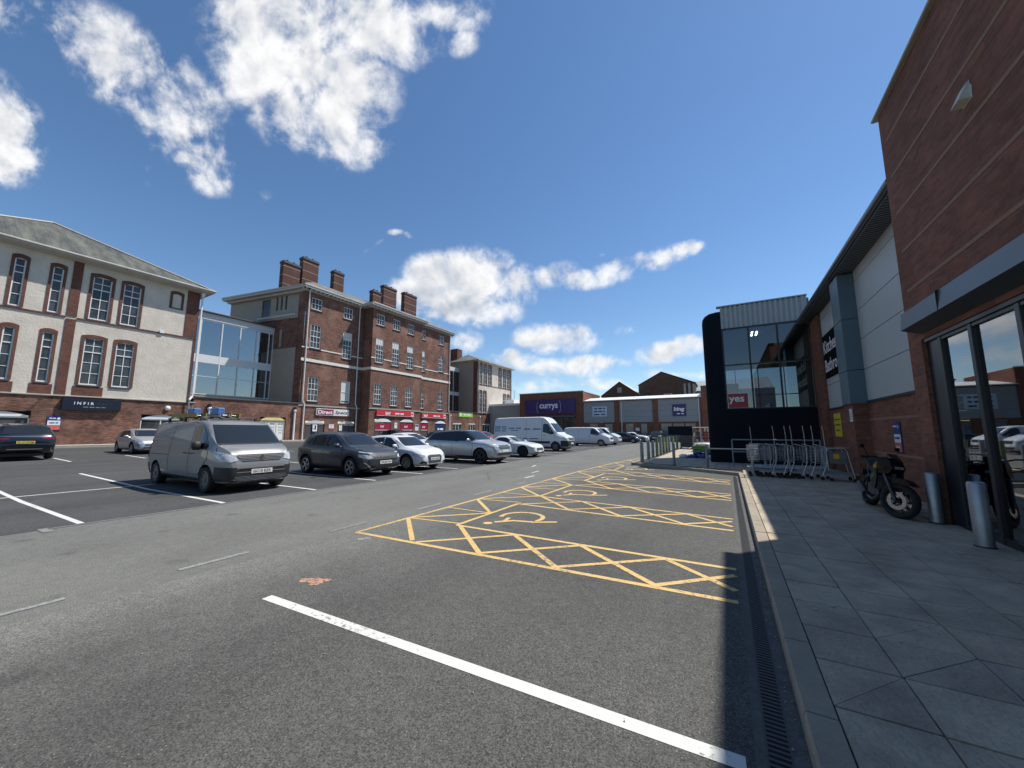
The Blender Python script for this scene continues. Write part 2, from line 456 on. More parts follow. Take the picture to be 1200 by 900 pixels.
class MB:
    """collects shapes; build() links them as one mesh object"""

    def __init__(s, M=None):
        s.v = []; s.f = []; s.mi = []; s.M = M or Matrix.Identity(4); s.cur = 0; s.sh = []

    def add(s, vs, fs, mi=None, M=None):
        b = len(s.v); MM = s.M @ M if M is not None else s.M
        s.sh.append((len(s.v), len(s.v) + len(vs), len(s.f), len(s.f) + len(fs)))
        s.v += [tuple(MM @ Vector(p)) for p in vs]
        s.f += [tuple(i + b for i in f) for f in fs]
        s.mi += [s.cur if mi is None else mi] * len(fs)
        return s

    def box(s, x0, x1, y0, y1, z0, z1, mi=None, M=None, ch=0):
        if x0 > x1: x0, x1 = x1, x0
        if y0 > y1: y0, y1 = y1, y0
        if z0 > z1: z0, z1 = z1, z0
        if ch:
            c = min(ch, (x1 - x0) * .45, (y1 - y0) * .45, (z1 - z0) * .45)
            pts = []
            for z, k in ((z0, c), (z0 + c, 0), (z1 - c, 0), (z1, c)):
                a0, a1, b0, b1 = x0 + k, x1 - k, y0 + k, y1 - k
                q = c if k == 0 else 0
                pts += [(a0 + q, b0, z), (a1 - q, b0, z), (a1, b0 + q, z), (a1, b1 - q, z), (a1 - q, b1, z), (a0 + q, b1, z), (a0, b1 - q, z), (a0, b0 + q, z)]
            fs = [tuple(range(7, -1, -1)), tuple(range(24, 32))]
            for l in range(3):
                for i in range(8):
                    j = (i + 1) % 8
                    fs.append((l * 8 + i, l * 8 + j, l * 8 + 8 + j, l * 8 + 8 + i))
            return s.add(pts, fs, mi, M)
        return s.add([(x0, y0, z0), (x1, y0, z0), (x1, y1, z0), (x0, y1, z0), (x0, y0, z1), (x1, y0, z1), (x1, y1, z1), (x0, y1, z1)],
                     [(3, 2, 1, 0), (4, 5, 6, 7), (0, 1, 5, 4), (1, 2, 6, 5), (2, 3, 7, 6), (3, 0, 4, 7)], mi, M)

    def tube(s, p0, p1, r, n=8, r1=None, mi=None, caps=True):
        p0 = Vector(p0); p1 = Vector(p1); d = (p1 - p0)
        if d.length < 1e-6: return s
        q = d.to_track_quat('Z', 'Y').to_matrix()
        r1 = r if r1 is None else r1
        vs = []
        for p, rr in ((p0, r), (p1, r1)):
            for i in range(n):
                a = 2 * math.pi * i / n
                vs.append(tuple(p + q @ Vector((math.cos(a) * rr, math.sin(a) * rr, 0))))
        fs = [(i, (i + 1) % n, n + (i + 1) % n, n + i) for i in range(n)]
        if caps: fs += [tuple(range(n - 1, -1, -1)), tuple(range(n, 2 * n))]
        return s.add(vs, fs, mi)

    def path(s, pts, r, n=8, mi=None):
        for a, b in zip(pts, pts[1:]):
            s.tube(a, b, r, n, mi=mi)
        return s

    def lathe(s, prof, n=24, axis='Z', c=(0, 0, 0), mi=None, closed=False, caps=True):
        """prof: (radius, height) list"""
        vs = []
        for (rr, h) in prof:
            for i in range(n):
                a = 2 * math.pi * i / n
                x, y = rr * math.cos(a), rr * math.sin(a)
                p = (x, y, h) if axis == 'Z' else ((x, h, y) if axis == 'Y' else (h, x, y))
                vs.append((p[0] + c[0], p[1] + c[1], p[2] + c[2]))
        fs = []
        m = len(prof)
        for k in range(m if closed else m - 1):
            k2 = (k + 1) % m
            for i in range(n):
                j = (i + 1) % n
                fs.append((k * n + i, k * n + j, k2 * n + j, k2 * n + i))
        if not closed and caps:
            fs += [tuple(range(n - 1, -1, -1)), tuple(range((m - 1) * n, m * n))]
        return s.add(vs, fs, mi)

    def prism(s, poly, y0, y1, mi=None, M=None):
        """polygon in x,z pushed from y0 to y1"""
        n = len(poly)
        vs = [(x, y0, z) for x, z in poly] + [(x, y1, z) for x, z in poly]
        fs = [tuple(range(n)), tuple(range(2 * n - 1, n - 1, -1))] + [(i, n + i, n + (i + 1) % n, (i + 1) % n) for i in range(n)]
        return s.add(vs, fs, mi, M)

    def hprism(s, poly, z0, z1, mi=None, M=None):
        n = len(poly)
        vs = [(x, y, z0) for x, y in poly] + [(x, y, z1) for x, y in poly]
        fs = [tuple(range(n - 1, -1, -1)), tuple(range(n, 2 * n))] + [(i, (i + 1) % n, n + (i + 1) % n, n + i) for i in range(n)]
        return s.add(vs, fs, mi, M)

    def wall(s, x0, x1, z0, z1, holes=(), y=0.0, depth=.14, mi=None, backs=False):
        """sheet facing -y with rectangular holes (x0,x1,z0,z1) and reveals of the given depth"""
        xs = sorted({x0, x1, *[h[0] for h in holes], *[h[1] for h in holes]})
        zs = sorted({z0, z1, *[h[2] for h in holes], *[h[3] for h in holes]})
        xs = [x for x in xs if x0 <= x <= x1]; zs = [z for z in zs if z0 <= z <= z1]
        for xa, xb in zip(xs, xs[1:]):
            run = None
            for za, zb in zip(zs, zs[1:]):
                cx, cz = (xa + xb) / 2, (za + zb) / 2
                if any(h[0] < cx < h[1] and h[2] < cz < h[3] for h in holes):
                    if run: s.add([(xa, y, run[0]), (xb, y, run[0]), (xb, y, run[1]), (xa, y, run[1])], [(0, 1, 2, 3)], mi)
                    run = None
                else:
                    run = [za, zb] if run is None else [run[0], zb]
            if run: s.add([(xa, y, run[0]), (xb, y, run[0]), (xb, y, run[1]), (xa, y, run[1])], [(0, 1, 2, 3)], mi)
        for (a, b, c, d) in [h[:4] for h in holes]:
            y1 = y + depth
            s.add([(a, y, c), (b, y, c), (b, y, d), (a, y, d), (a, y1, c), (b, y1, c), (b, y1, d), (a, y1, d)],
                  [(0, 1, 5, 4), (1, 2, 6, 5), (2, 3, 7, 6), (3, 0, 4, 7)], mi)
        return s

    def build(s, name, mats, parent=None, smooth=None, M=None, kind=None, recalc=True):
        if not isinstance(mats, (list, tuple)): mats = [mats]
        me = bpy.data.meshes.new(name)
        bm = bmesh.new()
        bv = [bm.verts.new(p) for p in s.v]
        for f, mi in zip(s.f, s.mi):
            try:
                fc = bm.faces.new([bv[i] for i in f])
                fc.material_index = min(mi, len(mats) - 1)
            except ValueError:
                pass
        if recalc: bmesh.ops.recalc_face_normals(bm, faces=bm.faces)
        bm.to_mesh(me); bm.free()
        for m in mats: me.materials.append(m)
        if smooth is not None:
            me.shade_smooth()
            me.set_sharp_from_angle(angle=R(smooth))
        return link(name, me, parent, M, kind)


def each(mb, name, mats, parent=None, smooth=None, M=None, kind=None):
    """build every shape of the collection as an object of its own"""
    out = []
    for (a, b, c, d) in mb.sh:
        q = MB(); q.v = mb.v[a:b]; q.f = [tuple(i - a for i in f) for f in mb.f[c:d]]; q.mi = mb.mi[c:d]
        out.append(q.build(name, mats, parent, smooth, M, kind))
    return out


def link(name, me, parent=None, M=None, kind=None):
    o = bpy.data.objects.new(name, me)
    COL.objects.link(o)
    if parent is not None: o.parent = parent
    if M is not None: o.matrix_local = M
    if kind: o['kind'] = kind
    return o


def tag(o, label, cat, group=None):
    o['label'] = label; o['category'] = cat
    if group: o['group'] = group
    return o


def thing(name, label, cat, loc=(0, 0, 0), rz=0, group=None):
    o = bpy.data.objects.new(name, None)
    o.empty_display_size = .3
    COL.objects.link(o)
    o.location = loc; o.rotation_euler = (0, 0, R(rz))
    return tag(o, label, cat, group)


def copy_tree(o, parent=None):
    c = o.copy()
    COL.objects.link(c)
    if parent is not None: c.parent = parent
    for ch in list(o.children):
        copy_tree(ch, c)
    return c


def text(s, w, h, mt, parent=None, M=None, name='lettering', depth=.01, bold=.0, shear=0.0, cond=None):
    """lettering fitted to width w (height h), standing in x,z and facing -y; origin at its centre"""
    if s.startswith('#'):           # too small to read in the photograph: a line of word-long marks
        q = random.Random(len(s) * 7 + int(w * 100)); ws_ = [q.uniform(.5, 1.2) for _ in range(len(s))]; tot = sum(ws_) + .25 * (len(ws_) - 1)
        b = MB(); x = -w / 2
        for k in ws_:
            b.box(x, x + k / tot * w, -depth / 2, depth / 2, -h * .4, h * .4); x += (k + .25) / tot * w
        o = b.build('small_print', mt, parent, M=M); o['kind'] = 'stuff'
        return o
    cu_ = bpy.data.curves.new(name, 'FONT')
    cu_.body = s; cu_.extrude = depth / 2; cu_.offset = bold; cu_.shear = shear
    cu_.align_x = 'CENTER'; cu_.align_y = 'CENTER'; cu_.resolution_u = 3
    tmp = bpy.data.objects.new(name, cu_)
    COL.objects.link(tmp)
    bpy.context.view_layer.update()
    me = bpy.data.meshes.new_from_object(tmp.evaluated_get(bpy.context.evaluated_depsgraph_get()))
    bpy.data.objects.remove(tmp)
    xs = [v.co.x for v in me.vertices]; ys = [v.co.y for v in me.vertices]
    if not xs: return None
    cx, cy = (min(xs) + max(xs)) / 2, (min(ys) + max(ys)) / 2
    sx = w / max(1e-6, max(xs) - min(xs)); sy = h / max(1e-6, max(ys) - min(ys))
    for v in me.vertices:
        x, y, z = v.co
        v.co = ((x - cx) * sx, -z, (y - cy) * sy)
    me.name = name
    me.materials.clear(); me.materials.append(mt)
    return link(name, me, parent, M)


def arc_pts(x0, x1, z, rise, n=10):
    """points of a segmental arch from x0 to x1 springing at z"""
    w = (x1 - x0) / 2; r = (w * w + rise * rise) / (2 * rise); cz = z + rise - r; a = math.asin(min(1, w / r))
    if rise > w: a = math.pi - a
    cx = (x0 + x1) / 2
    return [(cx + r * math.sin(-a + 2 * a * i / n), cz + r * math.cos(-a + 2 * a * i / n)) for i in range(n + 1)]
# ================================================================== GROUND
asphalt = asphalt_mat('asphalt_worn', (.142, .142, .128), patch=.13, speck=.6)
asphalt_bay = asphalt_mat('asphalt_bays', (.066, .066, .065), patch=.18, speck=.45, seed=2)
asphalt_right = asphalt_mat('asphalt_right', (.082, .081, .075), patch=.17, speck=.65, seed=4, edge=(-5.4, -2.9, (.142, .142, .128)))
white_paint = paint_mat('white_paint', (.60, .60, .555), (.12, .12, .115), .36)
white_faded = paint_mat('white_paint_faded', (.30, .30, .29), (.155, .155, .145), .72)
yellow_paint = paint_mat('yellow_paint', (.62, .42, .15), (.11, .105, .095), .50)
orange_stain = paint_mat('orange_stain', (.52, .27, .16), (.13, .115, .10), .68)
slab_m = [mat('slab_%d' % i, c, .85, var=.3, vs=2.6, bump=.5, bs=38, spec=.25, world=True) for i, c in enumerate([(.40, .335, .25), (.365, .305, .23), (.42, .355, .262), (.385, .325, .245), (.40, .325, .237)])]
kerb_m = mat('kerb_concrete', (.30, .26, .20), .85, var=.18, vs=4, bump=.3, bs=60, spec=.3, world=True)
pave_far = mat('paving_far', (.36, .34, .30), .85, var=.12, vs=1.5, world=True)
joint_m = mat('joint_dirt', (.035, .033, .03), .95, var=.2, vs=8)
iron = mat('cast_iron', (.035, .035, .036), .6, var=.2, vs=20)
steel_galv = mat('galvanised_steel', (.30, .32, .34), .42, metal=.75, var=.12, vs=6)
steel_grey = mat('grey_painted_steel', (.20, .23, .25), .5, metal=.1, var=.14, vs=5)
black_plastic = mat('black_plastic', (.018, .018, .02), .55, var=.1)


def gz(x):
    if x > -14: return 0.0
    if x < -40.4: return .5016
    return .019 * (-x - 14)


def sheet(name, polys, m, dz, parent=None, kind=None, breaks=(-14.0, -40.4)):
    """sheet over the ground; polygons are split where the ground changes slope"""
    bm = bmesh.new()
    if parent is not None:          # paint lies almost flush on what carries it
        dz -= .0048 if parent.name == 'ground' else .003
    for poly in polys:
        vs = [bm.verts.new((x, y, 0)) for x, y in poly]
        bm.faces.new(vs)
    for bx in breaks:
        bmesh.ops.bisect_plane(bm, geom=bm.verts[:] + bm.edges[:] + bm.faces[:], plane_co=(bx, 0, 0), plane_no=(1, 0, 0))
    for v in bm.verts: v.co.z = gz(v.co.x) + dz
    for f in bm.faces:
        f.normal_update()
        if f.normal.z < 0: f.normal_flip()
    me = bpy.data.meshes.new(name); bm.to_mesh(me); bm.free(); me.materials.append(m)
    return link(name, me, parent, None, kind)


def rect(x0, x1, y0, y1): return [(x0, y0), (x1, y0), (x1, y1), (x0, y1)]


def ln(x0, y0, x1, y1, w):
    d = Vector((x1 - x0, y1 - y0)).normalized(); n = Vector((-d.y, d.x)) * w / 2
    return [(x0 + n.x, y0 + n.y), (x0 - n.x, y0 - n.y), (x1 - n.x, y1 - n.y), (x1 + n.x, y1 + n.y)]


ground = sheet('ground', [rect(-2500, 2500, -2500, 2500)], asphalt, 0, kind='structure', breaks=(-400, -40.4, -14, 0, 60, 400))
# parking surfaces
bay_area = sheet('parking_bays', [[(-9.75, -3), (-9.75, 12), (-10.2, 30), (-10.4, 60), (-38.6, 60), (-38.6, -12), (-20.0, -12)]], asphalt_bay, .004, kind='structure')
right_area = sheet('disabled_parking_surface', [[(-5.3, -6), (.06, -6), (.06, 17.0), (-4.4, 17.0), (-4.75, 21), (-5.2, 14), (-5.25, 4)]], asphalt_right, .004, kind='structure')
seam = sheet('edge_strip', [ln(-9.75, 1.7, -9.75, 12, .07), ln(-9.75, 12, -10.2, 30, .07), ln(-10.2, 30, -10.4, 60, .07), rect(-9.85, -9.45, 1.6, 1.72)], mat('edge_strip', (.2, .19, .18), .8, var=.25, vs=9), .008, kind='structure')

# white bay lines on the left
k = 0
for y in [-.15, 2.0, 4.13, 6.28, 8.43, 10.6, 12.75, 14.9, 17.05, 19.2, 21.35, 23.5, 25.65, 29, 32, 35, 38, 41, 44, 48, 52]:
    xr = -9.85 if y < 8 else -10.0 - (y - 8) * .01
    sheet('bay_line', [ln(xr, y + .08, -19.8, y - .14 if y < 8 else y, .09)], white_paint, .009, bay_area)
for k in range(9):
    sheet('bay_line', [ln(-25.7, 4.85 + 2.5 * k, -28.6, 4.83 + 2.5 * k, .09)], white_paint, .009, bay_area)
sheet('bay_line', [ln(-14.95, -.2, -14.95, 52, .08)], white_paint, .0095, bay_area)
# worn lane dashes
for (a, b) in [(.35, 1.15), (2.0, 2.75), (3.9, 4.62), (5.85, 6.6), (7.85, 8.65), (10.0, 10.6)]:
    sheet('lane_dash', [ln(-5.6, a, -5.62, b, .085)], white_faded, .010, ground)
for (x, y, x2, y2) in [(-6.6, 13.0, -6.65, 13.7), (-7.7, 15.2, -7.9, 16.0), (-6.1, 11.5, -6.1, 12.2)]:
    sheet('lane_dash', [ln(x, y, x2, y2, .085)], paint_mat('white_dash', (.6, .6, .58), (.12, .12, .115), .5), .0105, ground)
sheet('tar_seam', [ln(-9.3, 17.6, -6.0, 17.35, .10), ln(-9.2, 14.1, -7.0, 13.2, .03), ln(-8.2, 12.3, -6.9, 10.5, .025)], mat('tar', (.03, .03, .03), .6), .006, ground)
# the big white line in the foreground
sheet('bay_line', [ln(-3.96, 2.13, -.02, 2.30, .095)], white_paint, .0095, right_area)
sheet('bay_line', [ln(-3.96, -.1, -.02, .05, .095)], white_paint, .0095, right_area)

# yellow hatching of the disabled bays
W = .075


def yl(name, segs):
    return sheet(name, [ln(*s, w) for s, w in segs], yellow_paint, .0095, right_area)


aisles = [((4.13, 4.27), (5.24, 5.23)), ((7.40, 7.17), (8.49, 8.08)), ((10.70, 10.18), (11.82, 11.15)), ((14.22, 13.13), (15.4, 14.25))]
XL, XI, XR_ = -5.2, -4.1, -.01
for i, ((a0, a1), (b0, b1)) in enumerate(aisles):
    def lo(x, a0=a0, a1=a1): return a0 + (a1 - a0) * (x - XI) / (XR_ - XI)
    def hi(x, b0=b0, b1=b1): return b0 + (b1 - b0) * (x - XI) / (XR_ - XI)
    x_start = XL if i == 0 else XI
    segs = [((x_start, lo(x_start), XR_, lo(XR_)), W), ((XI, hi(XI), XR_, hi(XR_)), W)]
    sheet('hatch_border', [ln(*segs[0][0], W)], yellow_paint, .0095, right_area)
    sheet('hatch_border', [ln(*segs[1][0], W)], yellow_paint, .0098, right_area)
    xs = [-4.0, -2.95, -1.88, -.78]
    n = 0
    for xa, xb in zip(xs, xs[1:]):
        # a crossing pair in every cell
        sheet('hatch_stroke', [ln(xa, hi(xa) - .03, xb + .05, lo(xb) + .03, W)], yellow_paint, .0104, right_area)
        sheet('hatch_stroke', [ln(xa, lo(xa) + .03, xb, hi(xb) - .03, W)], yellow_paint, .0110, right_area)
    sheet('hatch_stroke', [ln(-.78, hi(-.78) - .02, -.02, lo(0) + .28, W)], yellow_paint, .0104, right_area)
    sheet('hatch_stroke', [ln(-.78, lo(-.78) + .02, -.02, hi(0) - .22, W)], yellow_paint, .0110, right_area)
# outer border and the closed line of the bay heads
sheet('hatch_border', [ln(XL, 4.1, XL, 14.5, W)], yellow_paint, .0101, right_area)
sheet('hatch_border', [ln(XL, 14.5, -5.0, 19.5, W)], yellow_paint, .0101, right_area)
sheet('hatch_border', [ln(-5.0, 19.5, -4.4, 24.5, W)], yellow_paint, .0101, ground)
heads = [(5.24, 7.40), (8.49, 10.70), (11.82, 14.22), (15.4, 17.6)]
for a, b in heads:
    sheet('bay_head_line', [ln(XI, a, XI - (.0 if b < 17 else .12), b, W)], yellow_paint, .0107, right_area)
y = 4.25; j = 0
ys = [4.2, 5.2, 6.3, 7.4, 8.5, 9.55, 10.7, 11.75, 12.9, 14.2, 15.4, 16.6, 17.8, 19.0, 20.2, 21.4, 22.6]
for j, (ya, yb) in enumerate(zip(ys, ys[1:])):
    xi = XI if yb < 17 else XI - .15
    xo = XL if yb < 15 else XL + .05 * (yb - 15)
    par = right_area if yb < 17 else ground
    if j % 2 == 0:
        sheet('hatch_stroke', [ln(xi, ya, xo, yb, W)], yellow_paint, .0113, par)
    if j % 2 == 1:
        sheet('hatch_stroke', [ln(xo, ya + .05, xi, yb, W)], yellow_paint, .0113, par)
    if j > 0:
        sheet('hatch_stroke', [ln(xo, ya + .02, xi, ya + .15 if j % 2 else ya, W * .7)], yellow_paint, .0117, par)


def wheelchair(y0, sy=1.0):
    """painted wheelchair figure lying in the bay, head towards the lane"""
    polys = []
    cx, cy = -3.42, y0 + 1.30
    for t0 in range(-22, 206, 12):      # wheel arc
        a, b = R(t0), R(t0 + 12)
        r0, r1 = .35, .435
        polys.append([(cx + r0 * math.cos(a), cy + sy * r0 * math.sin(a)), (cx + r1 * math.cos(a), cy + sy * r1 * math.sin(a)),
                      (cx + r1 * math.cos(b), cy + sy * r1 * math.sin(b)), (cx + r0 * math.cos(b), cy + sy * r0 * math.sin(b))])
    polys += [ln(-3.66, y0 + .72, -3.40, y0 + 1.0, .09), ln(-3.42, y0 + .98, -3.06, y0 + 1.06, .085), ln(-3.09, y0 + 1.03, -2.70, y0 + 1.27, .085), ln(-3.55, y0 + .88, -3.60, y0 + 1.14, .07)]
    hx, hy = -3.72, y0 + .60
    polys.append([(hx + .085 * math.cos(a * math.pi / 4), hy + .085 * math.sin(a * math.pi / 4)) for a in range(8)])
    for i, p in enumerate(polys):
        pass
    o = sheet('wheelchair_symbol', polys, yellow_paint, .0095, right_area)
    for q in o.data.polygons: pass
    for i, f in enumerate(o.data.polygons):
        for vi in f.vertices: o.data.vertices[vi].co.z += .0002 * (i % 4)
    return o


for y0 in (5.02, 8.2, 11.6, 15.3):
    wheelchair(y0)
# orange spill
random.seed(5)
pts = []
blobs = []
for (bx_, by_, rx_, ry_) in ((-3.93, 2.60, .13, .07), (-3.84, 2.68, .05, .035), (-4.04, 2.55, .06, .045), (-3.88, 2.52, .03, .02)):
    pts = []
    ph = random.uniform(0, 6)
    for i in range(30):
        a = 2 * math.pi * i / 30
        r = 1 + .16 * math.sin(3 * a + ph) + .10 * math.sin(7 * a + 2 * ph) + random.uniform(-.06, .06)
        pts.append((bx_ + rx_ * r * math.cos(a), by_ + ry_ * r * math.sin(a)))
    blobs.append(pts)
for k, pts in enumerate(blobs): sheet('paint_spill', [pts], orange_stain, .0085 + .0003 * k, right_area)
sheet('paint_smudge', [ln(-4.85, 3.85, -4.75, 4.0, .09)], white_faded, .0085, right_area)

# ------------------------------------------------------------------ right pavement: kerb, drain, slabs
ZP = .12
pav = MB()
outline = [(.40, -8), (3.6, -8), (3.6, 17.1), (6, 17.1), (6, 61), (-3.1, 61), (-3.1, 38), (-3.9, 35), (-3.92, 18.5), (-1.8, 17.28), (.40, 15.85)]
pav.hprism(outline, -.02, ZP - .035)
pavement = pav.build('pavement', joint_m, kind='structure')
# kerb stones
kp = [(.33, -8), (.33, 15.8), (-1.82, 17.2), (-3.98, 18.42), (-3.98, 35), (-3.18, 38), (-3.18, 61)]
kn = 0
kerb = thing('kerb', 'pale concrete kerb edging the right hand pavement beside the slot drain', 'kerb', (.33, 5, 0))
kerb_list = []
for (xa, ya), (xb, yb) in zip(kp, kp[1:]):
    L_ = math.hypot(xb - xa, yb - ya); n = max(1, round(L_ / .82)); an = math.degrees(math.atan2(yb - ya, xb - xa))
    for i in range(n):
        t = (i + .5) / n
        kerb_list.append((xa + (xb - xa) * t, ya + (yb - ya) * t, an, L_ / n))
kshape = MB().add([(-.5, -.075, -.03), (.5, -.075, -.03), (.5, .075, -.03), (-.5, .075, -.03), (-.5, -.075, ZP - 0.001), (.5, -.075, ZP - 0.001), (.5, .062, ZP), (-.5, .062, ZP), (-.5, .075, ZP - .03), (.5, .075, ZP - .03)],
                  [(3, 2, 1, 0), (0, 1, 5, 4), (4, 5, 6, 7), (7, 6, 9, 8), (8, 9, 2, 3), (1, 2, 9, 6, 5), (0, 4, 7, 8, 3)])
kme = None
for i, (x, y, an, L_) in enumerate(kerb_list):
    if kme is None:
        o = kshape.build('kerb_stone', kerb_m, kerb); kme = o.data
    else:
        o = link('kerb_stone', kme, kerb)
    o.location = (x - .33, y - 5, random.uniform(-.003, .003))
    o.rotation_euler = (0, 0, R(an + (180 if an < 0 and False else 0)))
    o.scale = (L_ - .012, 1, 1)

# slot drain in the gutter
drain = thing('slot_drain', 'narrow cast iron slot drain running in the gutter below the kerb', 'drain', (.13, 2, 0))
d = MB()
for x in (.072, .178): d.box(x - .006, x + .006, -2, 15.6, -.03, .0065)
each(d, 'drain_rim', iron, drain, M=Tf(-.13, -2, 0))
d = MB(); d.box(.078, .172, -2, 15.6, .0045, .0055); d.build('drain_bed', mat('drain_dark', (.006, .006, .006), .9), drain, M=Tf(-.13, -2, 0))
d = MB()
yy = .8
while yy < 15.5:
    d.box(.078, .172, yy, yy + .017, .0052, .0085); yy += .036
g_ = d.build('drain_grate', iron, drain, M=Tf(-.13, -2, 0)); g_['kind'] = 'stuff'
gut = sheet('gutter_strip', [rect(.02, .066, -3, 15.7), rect(.184, .255, -3, 15.7)], mat('gutter_concrete', (.085, .083, .078), .9, var=.35, vs=8, bump=.4, bs=50, world=True), .006, kind='structure')

# slabs, laid one by one
colx = [.41, .83, 1.33, 1.84, 2.34, 2.84, 3.35]
rng = random.Random(11)
smeshes = {}


def slab(poly, name='slab', mi=0):
    cx = sum(p[0] for p in poly) / len(poly); cy = sum(p[1] for p in poly) / len(poly)
    q = []
    g = .0055
    for (x, y) in poly:   # pull every corner in by the joint
        dx, dy = cx - x, cy - y; L_ = math.hypot(dx, dy)
        q.append((x - cx + dx / L_ * g * 1.4, y - cy + dy / L_ * g * 1.4))
    key = (tuple((round(a, 3), round(b, 3)) for a, b in q), mi)
    tilt = rng.uniform(-.006, .006)
    if key not in smeshes:
        m = MB(); m.hprism(q, -.04, 0)
        o = m.build(name, slab_m[mi], pavement); smeshes[key] = o.data
    else:
        o = link(name, smeshes[key], pavement)
    o.location = (cx, cy, ZP + rng.uniform(-.0035, .0025))
    o.rotation_euler = (rng.uniform(-.006, .006), rng.uniform(-.006, .006), 0)


diag = {(0, 2.80): 1, (1, 3.30): 1, (0, 3.80): 1, (1, 3.80): 1, (2, 3.30): 0}
rows = [round(.30 + .5 * i, 2) for i in range(34)]
for r, y0 in enumerate(rows):
    for c in range(6):
        if c == 5 and y0 < 9.0: continue
        x0, x1 = colx[c], colx[c + 1]
        if c == 5: x1 = 3.5
        y1 = y0 + .5
        if y0 >= 2.5 and c in (2, 3): ys_ = .0
        if diag.get((c, y0)):
            slab([(x0, y0), (x1, y0), (x1, y1)], mi=rng.randrange(3))
            slab([(x0, y0), (x1, y1), (x0, y1)], mi=rng.randrange(3))
        else:
            slab([(x0, y0), (x1, y0), (x1, y1), (x0, y1)], mi=rng.choice((0, 0, 1, 2, 3, 4)))
# narrow cut pieces before the shopfront, then the far paving as one mass
for i in range(16):
    y0 = .8 + .5 * i
    slab([(2.84, y0), (3.12, y0), (3.12, y0 + .5), (2.84, y0 + .5)], mi=i % 3)
fm = MB()


def inside(x, y):
    if y < 17.1: return False
    if y < 18.6: return x > -1.7 - (y - 17.3) * 1.76
    if y < 35: return x > -3.88
    return x > -3.05


for i in range(84):
    for j in range(19):
        x, y = -4.0 + j * .5, 17.1 + i * .5
        if inside(x, y) and inside(x, y + .5 if y < 59 else y) and x + .5 < 5.9:
            fm.box(x + .006, x + .494, y + .006, y + .494, ZP - .04, ZP + rng.uniform(-.003, .003))
o = fm.build('slab_field', slab_m[0], pavement); o['kind'] = 'stuff'
fm = MB()
for i in range(12):
    for j in range(6):
        fm.box(colx[j] + .006, colx[j + 1] - .006, .294 - .5 * i - .488, .294 - .5 * i, ZP - .04, ZP)
o = fm.build('slab_field', slab_m[1], pavement); o['kind'] = 'stuff'

# pavement along the old buildings
lm = MB(); lm.box(-41.95, -39.6, -12, 75, .3, .60)
lm.build('footpath', pave_far, kind='structure')
lm = MB(); lm.box(-39.6, -39.42, -12, 75, .3, .597); lm.build('footpath_kerb', kerb_m, kind='structure')


def bollard(x, y, h, r, m, label, group=None, z=ZP, slot=False):
    b = MB()
    b.lathe([(r, 0), (r, h - .025), (r - .012, h - .004), (0.001, h)], 20)
    o = b.build('bollard', m, M=Tf(x, y, z), smooth=40)
    tag(o, label, 'bollard', group)
    c = MB(); c.lathe([(r + .012, 0), (r + .012, .012), (r, .018)], 20); c.build('collar', black_plastic, o)
    return o


bollard(2.86, 8.84, .80, .088, steel_galv, 'thick galvanised steel bollard just behind the parked motorcycle front wheel', 'bollards before the shopfront glass')
bollard(2.78, 7.35, .82, .088, steel_galv, 'thick galvanised steel bollard nearest the camera standing before the shopfront glass', 'bollards before the shopfront glass')
moss = mat('mossy_steel', (.16, .20, .09), .8, var=.45, vs=7)
rowb = [(-3.57, 18.6, 0), (-3.66, 20.8, 0), (-3.7, 22.4, 0), (-3.68, 23.7, 1), (-3.68, 25.1, 0), (-3.7, 26.5, 1), (-3.7, 27.9, 1), (-3.7, 29.3, 0), (-3.62, 30.8, 1), (-3.75, 34.6, 1)]
ords = ['first', 'second', 'third', 'fourth', 'fifth', 'sixth', 'seventh', 'eighth', 'ninth', 'farthest']
for i, (x, y, mo) in enumerate(rowb):
    bollard(x, y, .95 if i < 3 else 1.08, .085, moss if mo else steel_grey, ('green mossy steel bollard, ' if mo else 'grey steel bollard, ') + ords[i] + ' from the near corner of the bollard row', 'bollards along the pavement edge by the tower')

gum = mat('gum_spot', (.42, .40, .36), .8, var=.1)
rg = random.Random(21)
b = MB()
for i in range(70):
    x, y = rg.uniform(.45, 3.0), rg.uniform(.6, 14); r = rg.uniform(.008, .02)
    b.add([(x + r * math.cos(a) * rg.uniform(.8, 1.2), y + r * math.sin(a) * rg.uniform(.8, 1.2), ZP + .0045) for a in [k * math.pi / 4 for k in range(8)]], [tuple(range(8))])
o = b.build('gum_spots', gum, pavement); o['kind'] = 'stuff'
b = MB()
gravel_m = mat('grit', (.30, .27, .22), .9, var=.3, vs=30)
for i in range(420):
    if i % 3: x, y = rg.gauss(.215, .02), rg.uniform(.8, 12)
    else: x, y = rg.uniform(-4, .05), rg.uniform(1, 9)
    r = rg.uniform(.003, .008)
    z = .009
    b.add([(x - r, y - r, z), (x + r, y - r * .6, z), (x + r * .7, y + r, z), (x - r * .8, y + r * .8, z), (x, y, z + r * 1.1)], [(0, 1, 4), (1, 2, 4), (2, 3, 4), (3, 0, 4)])
tag(b.build('grit', gravel_m, kind='stuff'), 'loose pale grit scattered along the gutter and on the tarmac', 'grit')
